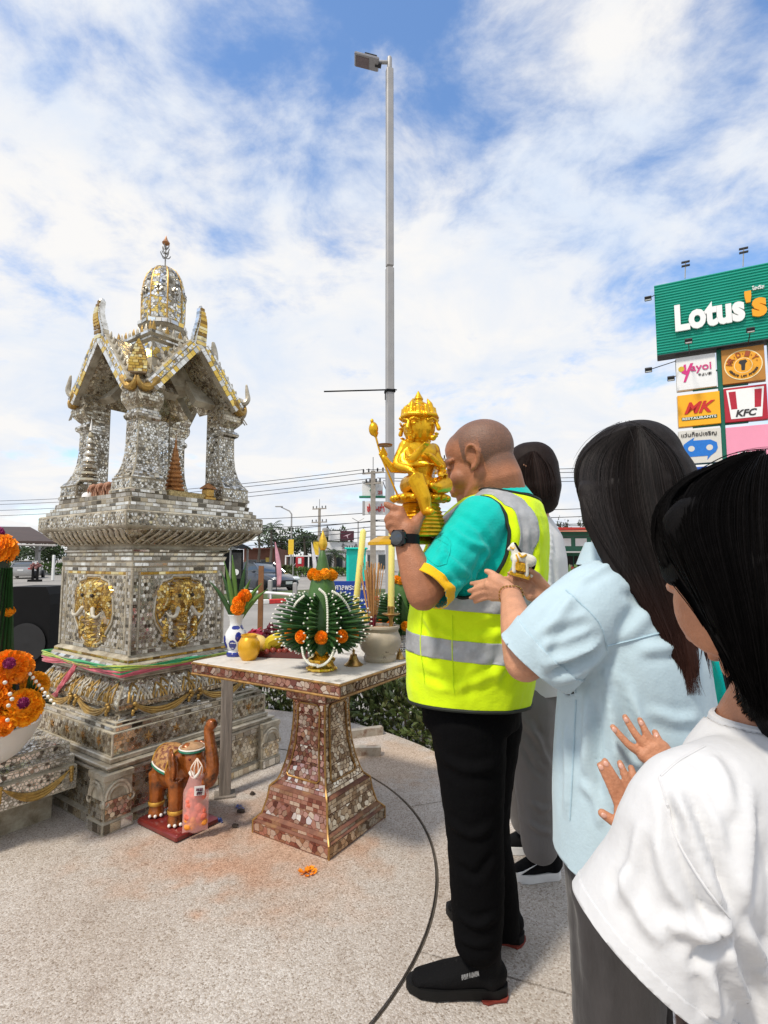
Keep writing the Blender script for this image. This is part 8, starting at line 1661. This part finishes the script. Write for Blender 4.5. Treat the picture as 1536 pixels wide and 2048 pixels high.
for k in range(22): a = k*.2856; p = bc2+rb_[1]*.0285*math.cos(a)+rb_[2]*.0285*math.sin(a)+rb_[0]*.004*math.sin(a*3); t_ = -rb_[1]*math.sin(a)+rb_[2]*math.cos(a); mb = MB(); mb.box(p, (.0036, .0066, .0050), [unit(np.cross(t_, rb_[0])), t_, rb_[0]], bev=.0012); build(mb, 'link', M('bracelet_gold', (.55, .32, .10), .25, .9), br_)
# horse figurine
hy = 1.40; hs_ = thing('horse_figurine', 'small white horse figurine with gold trim on a gold base', 'figurine', W(1045, 1155, hy)); H_ = lambda u, v, d=0.0: W(u, v, hy+d); CW = M('cream_enamel', (.72, .68, .58), .3, var=.1, coat=.3); GT = M('figurine_gold', (.72, .38, .02), .35, .5, var=.3, vscale=90, bump=.4, bscale=200)
mb = MB(); mb.loft([[H_(u, v, d) for u, v, d in p] for p in ([(1019, 1149, -.012), (1058, 1160, -.012), (1064, 1152, .022), (1026, 1142, .022)], [(1020, 1142, -.012), (1057, 1152, -.012), (1063, 1145, .022), (1027, 1136, .022)])]); build(mb, 'base', GT, hs_, smooth=False)
mb = MB(); mb.tube([H_(1034, 1116), H_(1047, 1117), H_(1060, 1122)], [.017, .016, .017], n=12, round_=True); mb.tube([H_(1034, 1116), H_(1029, 1101), H_(1026, 1092)], [.014, .010, .0085], n=10, round_=True); mb.tube([H_(1027, 1091), H_(1018, 1098)], [.0085, .005], n=8, round_=True); [mb.tube([H_(u, 1088, d), H_(u+.5, 1084, d)], [.003, .001], n=5, round_=True) for u, d in ((1026, -.004), (1029, .004))]
for u, v, d in ((1028, 1141, -.008), (1036, 1144, .010), (1053, 1148, -.008), (1062, 1149, .010)): mb.tube([H_(u+3, 1120, d), H_(u, 1132, d), H_(u, v+2, d)], [.009, .006, .0065], n=8, round_=True)
me = organic(mb, .0022, 2); set_co(me, get_co(me)-ORG[hs_]); me.materials.clear(); put(me, 'horse_body', CW, hs_, smooth='all')
for nm, pts, r_, mt in (('mane', [H_(1030, 1088, -.004), H_(1036, 1098, -.004), H_(1043, 1108, -.004)], .0042, BLACK), ('tail', [H_(1063, 1118, 0), H_(1069, 1124, 0), H_(1067, 1136, 0)], .004, BLACK), ('saddle_trim', [H_(1038, 1107, -.012), H_(1044, 1114, -.019), H_(1052, 1110, -.012)], .0030, GT), ('girdle', [H_(1032, 1110, -.012), H_(1036, 1120, -.018), H_(1037, 1128, -.012)], .0026, GT), ('bridle', [H_(1021, 1094, -.006), H_(1026, 1098, -.009), H_(1030, 1093, -.006)], .0018, GT)): mb = MB(); mb.tube(spline(pts, 4), r_, n=6, round_=True); build(mb, nm, mt, hs_)
mb = MB(); mb.box(H_(1041, 1134, -.014), (.026, .006, .024), [unit(V(1, 0, -.2)), (0, 1, 0), (0, 0, 1)], bev=.003); build(mb, 'gold_panel', GT, hs_, smooth=False)
# ---------------------------------------------------------------- woman in the white T-shirt, nearest
nf = unit(V(-.55, .83, 0)); nl = unit(np.cross((0, 0, 1), nf)); NY = .66
nw = thing('person', 'nearest woman with straight black hair and a loose white T-shirt', 'person', mc(1560, 0, NY)); nc = lambda u, z, y=NY: mc(u, z, y)
NS = skin('fair_skin', (.50, .225, .125)); NHA = frame(unit(V(-.30, .80, -.46))); NHC = W(1500, 1138, .70)
n_sh = W(1392, 1618, .58); n_el = W(1300, 1830, .70); n_wr = W(1272, 1668, .93)
NT = [(nc(1590, .40), .12, .19), (nc(1590, .55), .12, .19), (nc(1585, .72), .122, .19), (nc(1575, .86), .122, .19), (nc(1560, .96), .115, .185), (nc(1550, 1.02), .10, .165), (nc(1540, 1.06), .08, .125), (nc(1532, 1.09), .06, .075)]
mb = MB(); head_blobs(mb, NHC, NHA, 1.0, nc(1530, 1.06), True); torso(mb, [(c, a*.7, b*.7) for c, a, b in NT], nf)
limb(mb, [n_sh, n_el], [.045, .038]); limb(mb, [n_el, n_wr], [.038, .026]); n2e = W(1420, 1640, .98); n2w = W(1338, 1560, .98); limb(mb, [nc(1550, 1.0)-nl*.15, n2e], [.045, .036]); limb(mb, [n2e, n2w], [.034, .026])
yb = .955
for wr, kk in ((W(1285, 1655, .945), (((1242, 1622), (1222, 1575), (1200, 1530)), ((1252, 1608), (1232, 1560), (1210, 1522)), ((1268, 1596), (1252, 1555), (1240, 1526)), ((1282, 1590), (1270, 1558), (1262, 1535)))), (W(1345, 1545, .965), (((1288, 1510), (1258, 1490), (1226, 1454)), ((1298, 1500), (1272, 1470), (1250, 1434)), ((1312, 1494), (1294, 1468), (1280, 1440)), ((1326, 1496), (1316, 1478), (1310, 1464))))):
    y_ = wr[1]+.02; kn = [W(*k_[0], y_-.004) for k_ in kk]; palm(mb, wr, kn, .0125)
    for k_ in kk: finger(mb, [W(*k_[0], y_-.004), W(*k_[1], y_+.002), W(*k_[2], y_+.012)], .0081, .0058)
mb.tube([W(1280, 1650, .945), W(1240, 1650, .95)], [.016, .0125], n=10, round_=True); finger(mb, [W(1244, 1652, .95), W(1224, 1640, .955), W(1204, 1626, .96)], .0105, .0075)
mb.ball(NHC+NHA.T@V(.040, .046, -.038), (.052, .036, .060), 16, 12, NHA); mb.tube([NHC+NHA.T@V(.0, .05, -.06), NHC+NHA.T@V(.06, .022, -.105)], [.030, .024], n=12, round_=True); nbody = put_skin(mb, .003, 'body', NS, nw, 3)
nb_co = get_co(nbody.data)+ORG[nw]; nbt = BVHTree.FromPolygons([Vector(c) for c in nb_co], [tuple(p.vertices) for p in nbody.data.polygons])
NAIL = M('nail_pink', (.60, .33, .25), .25, spec=.6)
for u, v, d in ((1201, 1532, (-.5, .7)), (1211, 1525, (-.5, .7)), (1241, 1529, (-.3, .9)), (1228, 1457, (-.6, .7)), (1251, 1437, (-.5, .8)), (1281, 1443, (-.35, .9)), (1311, 1467, (-.2, .95)), (1207, 1628, (-.8, .4))):
    c, nn_ = pick(nbt, u+1, v+3)
    if c is None: continue
    f_ = unit(V(d[0], .12, d[1])); f_ = unit(f_-nn_*(f_@nn_)); s_ = np.cross(nn_, f_); mb = MB(); mb.ball(c, (.0055, .0042, .0016), 8, 6, [f_, s_, nn_]); build(mb, 'fingernail', NAIL, nw)
TSH = cloth('white_cotton', (.60, .60, .605), var=.03, bump=.12, bscale=80)
mb = MB(); torso(mb, NT, nf, .004); s_end = W(1238, 1985, .60)
limb(mb, [nc(1545, 1.025)+nl*.05, n_sh, W(1352, 1770, .575), s_end], [.056, .060, .074, .088], 20); limb(mb, [nc(1550, 1.0)-nl*.12, n2e], [.08, .075]); me = organic(mb, .0042, 14)
ax_s = unit(s_end-n_sh)
pfolds(me, [([(1345, 1570), (1400, 1700), (1458, 1835)], .006, .008), ([(1375, 1560), (1425, 1690), (1462, 1825)], .006, -.006), ([(1350, 1640), (1400, 1760), (1450, 1850)], .007, .009), ([(1320, 1570), (1370, 1720), (1430, 1860)], .006, -.006), ([(1300, 1640), (1345, 1780), (1420, 1885)], .008, .007), ([(1470, 1845), (1400, 1862), (1320, 1850)], .008, .010), ([(1470, 1862), (1420, 1900), (1380, 1940)], .006, -.008), ([(1480, 1850), (1510, 1900), (1530, 1960)], .008, .009), ([(1420, 1940), (1430, 2000), (1425, 2040)], .007, .008), ([(1475, 1830), (1490, 1700), (1500, 1560)], .009, .008), ([(1240, 1720), (1270, 1810), (1330, 1900)], .008, .006), ([(1410, 1500), (1450, 1560), (1470, 1650)], .009, .006), ([(1280, 1640), (1260, 1740), (1230, 1820)], .008, .005), ([(1455, 1850), (1465, 1930), (1500, 2020)], .007, .008)]); ripple(me, .0035, 8, seed=14); ripple(me, .0014, 26, seed=15)
cpn = W(1280, 1898, .585); cn_ = unit(V(-.60, .05, -.80)); near_s = lambda p: (V(p)-n_sh)@ax_s > .10 and np.linalg.norm((V(p)-n_sh)-ax_s*((V(p)-n_sh)@ax_s)) < .13 and p[0] < W(1455, 1900, .56)[0]
cut(me, cpn-cn_*.014, cn_, False, near_s); cut(me, cpn, cn_, True, near_s); cut(me, nc(1530, 1.075), V(-.2, .2, 1), True, lambda p: np.linalg.norm(V(p)[:2]-nc(1530, 0)[:2]) < .075); ttn = bvh(me)
hemb = extract(me, lambda p: -.014 < (V(p)-cpn)@cn_ < .001 and near_s(p), .0010); ts = put_cloth(me, 't_shirt', TSH, nw, .003); put_cloth(hemb, 'sleeve_hem', TSH, ts, .003)
for pts in ([(1318, 1555), (1335, 1610), (1350, 1670), (1405, 1765), (1458, 1835)], [(1322, 1552), (1360, 1520), (1410, 1492)]): pseam(ttn, pts, .0012, 'seam', TSH, ts, .0003)
mb = MB(); mb.loft([ell_ring(nc(1530, z), nf, nl, a, b, 24) for z, a, b in ((1.070, .070, .078), (1.092, .064, .070), (1.094, .058, .064), (1.07, .062, .07))], cap=False); build(mb, 'neck_rib', TSH, ts)
legs(nw, 'trousers', DG, (0, 0), nf, nl, [(nc(1590, .40), .115, .17), (nc(1590, .52), .115, .17)], ([nc(1560, .45)+nl*.08, nc(1560, .25)+nl*.09, nc(1560, .10)+nl*.09], [.09, .075, .07]), ([nc(1560, .45)-nl*.08, nc(1560, .25)-nl*.09, nc(1560, .10)-nl*.09], [.09, .075, .07]), rip=.003)
for s_ in (1, -1): p = nc(1560, 0)+nl*.09*s_; shoe(nw, p-nf*.06, p+nf*.17, .11, (SHOEB, WHITE, None, LACE))
NHAIR = hair_mat('jet_black_hair', (.003, .0026, .0026), spec=.05)
mb = MB(); qn = lambda x, y, z: NHC+NHA.T@V(x, y, z)
mb.ball(qn(-.016, 0, .045), (.110, .087, .097), 24, 16, NHA); mb.ball(qn(-.06, .0, .0), (.08, .088, .10), 18, 12, NHA)
mb.tube([qn(.02, .08, .06), qn(.025, .092, .01), W(1458, 1130, .60), W(1488, 1220, .58), W(1542, 1320, .57), W(1578, 1400, .57)], [(.022, .020), (.024, .022), (.040, .026), (.042, .028), (.04, .03), (.036, .03)], n=14, side=unit(V(.9, .1, .2)), round_=True)
mb.tube([qn(-.03, .06, .04), W(1528, 1150, .62), W(1588, 1290, .61), W(1620, 1390, .61), W(1626, 1425, .61)], [(.08, .05), (.085, .06), (.075, .058), (.078, .058), (.072, .05)], n=18, side=unit(V(.95, .2, -.1)), round_=True); mb.tube([qn(-.05, 0, .03), W(1600, 1250, .68), W(1610, 1420, .68)], [.09, .095, .08], n=16, round_=True)
me = organic(mb, .0055, 8); ripple(me, .0025, 18, (1, 1, .2), seed=22); tn = bvh(me); nh = put_cloth(me, 'hair', NHAIR, nw, 0)
gd = [[(1470, 920), (1345, 975), (1306, 1045), (1322, 1110), (1375, 1185), (1440, 1280), (1490, 1375)], [(1495, 914), (1372, 950), (1318, 1010), (1336, 1080), (1385, 1190), (1452, 1290), (1496, 1380), (1516, 1425)], [(1510, 912), (1430, 960), (1390, 1030), (1420, 1130), (1460, 1250), (1490, 1350), (1515, 1435)], [(1520, 910), (1480, 960), (1460, 1050), (1480, 1180), (1505, 1300), (1530, 1440)], [(1535, 908), (1530, 960), (1525, 1080), (1540, 1250), (1560, 1440)]]
pstrands('hair_locks', nh, NHAIR, tn, gd, 900, .0009, 5, 5, .004, 20, 10)
pstrands('stray_hairs', nh, NHAIR, tn, [[(1330, 1000), (1400, 930), (1500, 890), (1580, 890)], [(1380, 960), (1440, 915), (1510, 900), (1580, 898)]], 30, .0002, 8, 3, .010, 14, 2)
pstrands('fringe_ends', nh, NHAIR, tn, [[(1492, 1340), (1480, 1385), (1452, 1410)], [(1512, 1380), (1500, 1415), (1470, 1435)], [(1525, 1400), (1515, 1430), (1500, 1450)]], 70, .0005, 9, 4, .003, 10, 4)
# ---------------------------------------------------------------- bob haired woman beyond the vest, and the person in teal
of = unit(V(-.80, .60, 0)); ol_ = unit(np.cross((0, 0, 1), of)); OY = 2.33; ow = thing('person', 'woman with a dark bob, white blouse and grey trousers behind the man', 'person', mc(1070, 0, OY)); oc = lambda u, z: mc(u, z, OY)
OT = [(oc(1066, .70), .13, .17), (oc(1066, .90), .135, .175), (oc(1066, 1.10), .13, .18), (oc(1068, 1.28), .12, .185), (oc(1068, 1.38), .10, .165), (oc(1066, 1.44), .075, .11), (oc(1064, 1.48), .055, .06)]
OHA = frame(unit(V(-.82, .50, -.25))); OHC = W(1058, 950, OY)
mb = MB(); head_blobs(mb, OHC, OHA, 1.0, oc(1066, 1.46), True); torso(mb, [(c, a*.75, b*.75) for c, a, b in OT], of); o_el = oc(1060, 1.10)+ol_*.22; o_wr = oc(1010, 1.18)+ol_*.06+of*.2
limb(mb, [oc(1068, 1.38)+ol_*.16, o_el], [.045, .04]); limb(mb, [o_el, o_wr], [.038, .026]); limb(mb, [oc(1068, 1.38)-ol_*.16, oc(1060, 1.1)-ol_*.2, o_wr-ol_*.05], [.045, .04, .026])
for s_ in (0, -.05): w0 = o_wr+ol_*s_; kn = [w0+of*.07+V(0, 0, .02-.014*k) for k in range(4)]; palm(mb, w0, kn, .012); [finger(mb, [p, p+of*.04, p+of*.07-V(0, 0, .01)], .008, .006) for p in kn]; finger(mb, [w0+V(0, 0, .02), w0+of*.04+V(0, 0, .05)], .010, .007)
put_skin(mb, .006, 'body', BS, ow, 3)
mb = MB(); torso(mb, OT, of, .006); limb(mb, [oc(1068, 1.37)+ol_*.14, o_el, o_el*.5+o_wr*.5], [.075, .068, .05]); limb(mb, [oc(1068, 1.37)-ol_*.14, oc(1060, 1.1)-ol_*.2], [.075, .06]); me = organic(mb, .009, 7); pfolds(me, [([(1100, 1040), (1100, 1170), (1090, 1300)], .018, .008), ([(1085, 1060), (1105, 1130), (1110, 1200)], .016, -.006)]); ripple(me, .005, 9, seed=31); cut(me, oc(1066, .74), (0, 0, -1)); put_cloth(me, 'blouse', TSH, ow, .003)
GT_ = cloth('mid_grey_trousers', (.165, .155, .15), var=.08, stretch=(1, 1, .2))
legs(ow, 'trousers', GT_, (0, 0), of, ol_, [(oc(1064, .70), .125, .165), (oc(1064, .86), .125, .165)], ([oc(1062, .72)+ol_*.08, W(1068, 1530, 2.28), W(1080, 1690, 2.27)], [.115, .092, .072]), ([oc(1062, .72)-ol_*.07, W(1040, 1530, 2.45), W(1052, 1640, 2.46)], [.115, .090, .070]), fl=[([(1035, 1420), (1060, 1460), (1090, 1490)], .014, .009), ([(1055, 1430), (1080, 1490), (1105, 1540)], .012, .008), ([(1040, 1480), (1065, 1530), (1095, 1560)], .012, -.007), ([(1055, 1640), (1080, 1660), (1105, 1665)], .012, .009), ([(1060, 1600), (1085, 1620), (1105, 1610)], .012, .007)], cutz=.065)
so_ = shoe(ow, G(1120, 1752), G(1026, 1757), .11, (SHOEB, WHITE, None, LACE), vox=.006); shoe(ow, G(1090, 1700), G(1008, 1700), .10, (SHOEB, WHITE, None, LACE), vox=.006)
mb = MB(); a = W(1050, 1737, 2.20); mb.add([a+V(-.035, 0, -.018), a+V(-.02, -.006, -.022), a+V(.045, -.004, .016), a+V(-.01, -.008, -.008)], [(0, 1, 2, 3)]); solidify(build(mb, 'side_stripe', WHITE, so_, smooth=False), .002)
OHR = hair_mat('dark_brown_bob', (.018, .009, .007)); mb = MB(); qo = lambda x, y, z: OHC+OHA.T@V(x, y, z); mb.ball(qo(-.012, 0, .045), (.118, .100, .098), 20, 14, OHA); mb.ball(qo(-.05, 0, -.02), (.075, .098, .09), 16, 12, OHA); mb.tube([W(1075, 930, 2.31), W(1082, 975, 2.30), W(1082, 996, 2.30)], [(.10, .085), (.098, .085), (.085, .075)], n=18, round_=True)
me = organic(mb, .007, 6); ripple(me, .004, 16, (1, 1, .2), seed=33); to = bvh(me); oh = put_cloth(me, 'hair', OHR, ow, 0)
pstrands('hair_locks', oh, OHR, to, [[(1062, 904), (1035, 922), (1028, 965), (1045, 1004)], [(1066, 903), (1062, 930), (1066, 970), (1075, 1006)], [(1070, 904), (1098, 930), (1107, 970), (1106, 1004)]], 190, .0012, 6, 3, .002, 12, 3)
tf_ = unit(V(-.7, .7, 0)); tl2 = unit(np.cross((0, 0, 1), tf_)); TY = 1.62; tw = thing('person', 'person in a turquoise polo mostly hidden between the two women', 'person', mc(1478, 0, TY)); tc_ = lambda u, z: mc(u, z, TY)
TT = [(tc_(1480, .72), .14, .18), (tc_(1480, .90), .14, .18), (tc_(1482, 1.08), .13, .185), (tc_(1484, 1.18), .11, .17), (tc_(1484, 1.25), .07, .08)]; THA = frame(unit(V(-.75, .6, -.3))); THC = W(1462, 1012, TY)
mb = MB(); head_blobs(mb, THC, THA, 1.0, tc_(1484, 1.22), True); torso(mb, [(c, a*.75, b*.75) for c, a, b in TT], tf_)
for s_ in (1, -1): e_ = tc_(1480, .90)+tl2*s_*.22; w0 = e_+tf_*.22+V(0, 0, .06)-tl2*s_*.08; limb(mb, [tc_(1482, 1.16)+tl2*s_*.15, e_, w0], [.045, .04, .026]); kn = [w0+tf_*.07+tl2*(.012*k-.02) for k in range(4)]; palm(mb, w0, kn, .012); [finger(mb, [p, p+tf_*.05, p+tf_*.08], .008, .006) for p in kn]; finger(mb, [w0, w0+tf_*.03+V(0, 0, .05)], .010, .007)
put_skin(mb, .007, 'body', BS, tw, 3); mb = MB(); torso(mb, TT, tf_, .006); [limb(mb, [tc_(1482, 1.15)+tl2*s_*.13, tc_(1480, .94)+tl2*s_*.21], [.08, .078]) for s_ in (1, -1)]; me = organic(mb, .009, 6); pfolds(me, [([(1430, 1310), (1445, 1370), (1470, 1440)], .016, .009), ([(1425, 1410), (1450, 1380), (1480, 1350)], .015, .008)]); ripple(me, .005, 9, seed=41); cut(me, tc_(1480, .74), (0, 0, -1)); put_cloth(me, 'polo_shirt', TEALC, tw, .003)
legs(tw, 'trousers', BLACKCL, (0, 0), tf_, tl2, [(tc_(1480, .70), .13, .165), (tc_(1480, .80), .13, .165)], ([tc_(1480, .7)+tl2*.08, tc_(1480, .4)+tl2*.09, tc_(1480, .1)+tl2*.09], [.10, .08, .07]), ([tc_(1480, .7)-tl2*.08, tc_(1480, .4)-tl2*.09, tc_(1480, .1)-tl2*.09], [.10, .08, .07]))
for s_ in (1, -1): p = tc_(1480, 0)+tl2*.09*s_; shoe(tw, p-tf_*.06, p+tf_*.18, .11, (SHOEB, WHITE, None, LACE), vox=.007)
mb = MB(); qt = lambda x, y, z: THC+THA.T@V(x, y, z); mb.ball(qt(-.012, 0, .045), (.112, .094, .092), 20, 14, THA); mb.ball(qt(-.055, 0, -.02), (.07, .09, .10), 16, 12, THA); me = organic(mb, .007, 5); ripple(me, .004, 16, (1, 1, .2), seed=44); put_cloth(me, 'hair', hair_mat('brown_hair', (.07, .028, .012)), tw, 0)
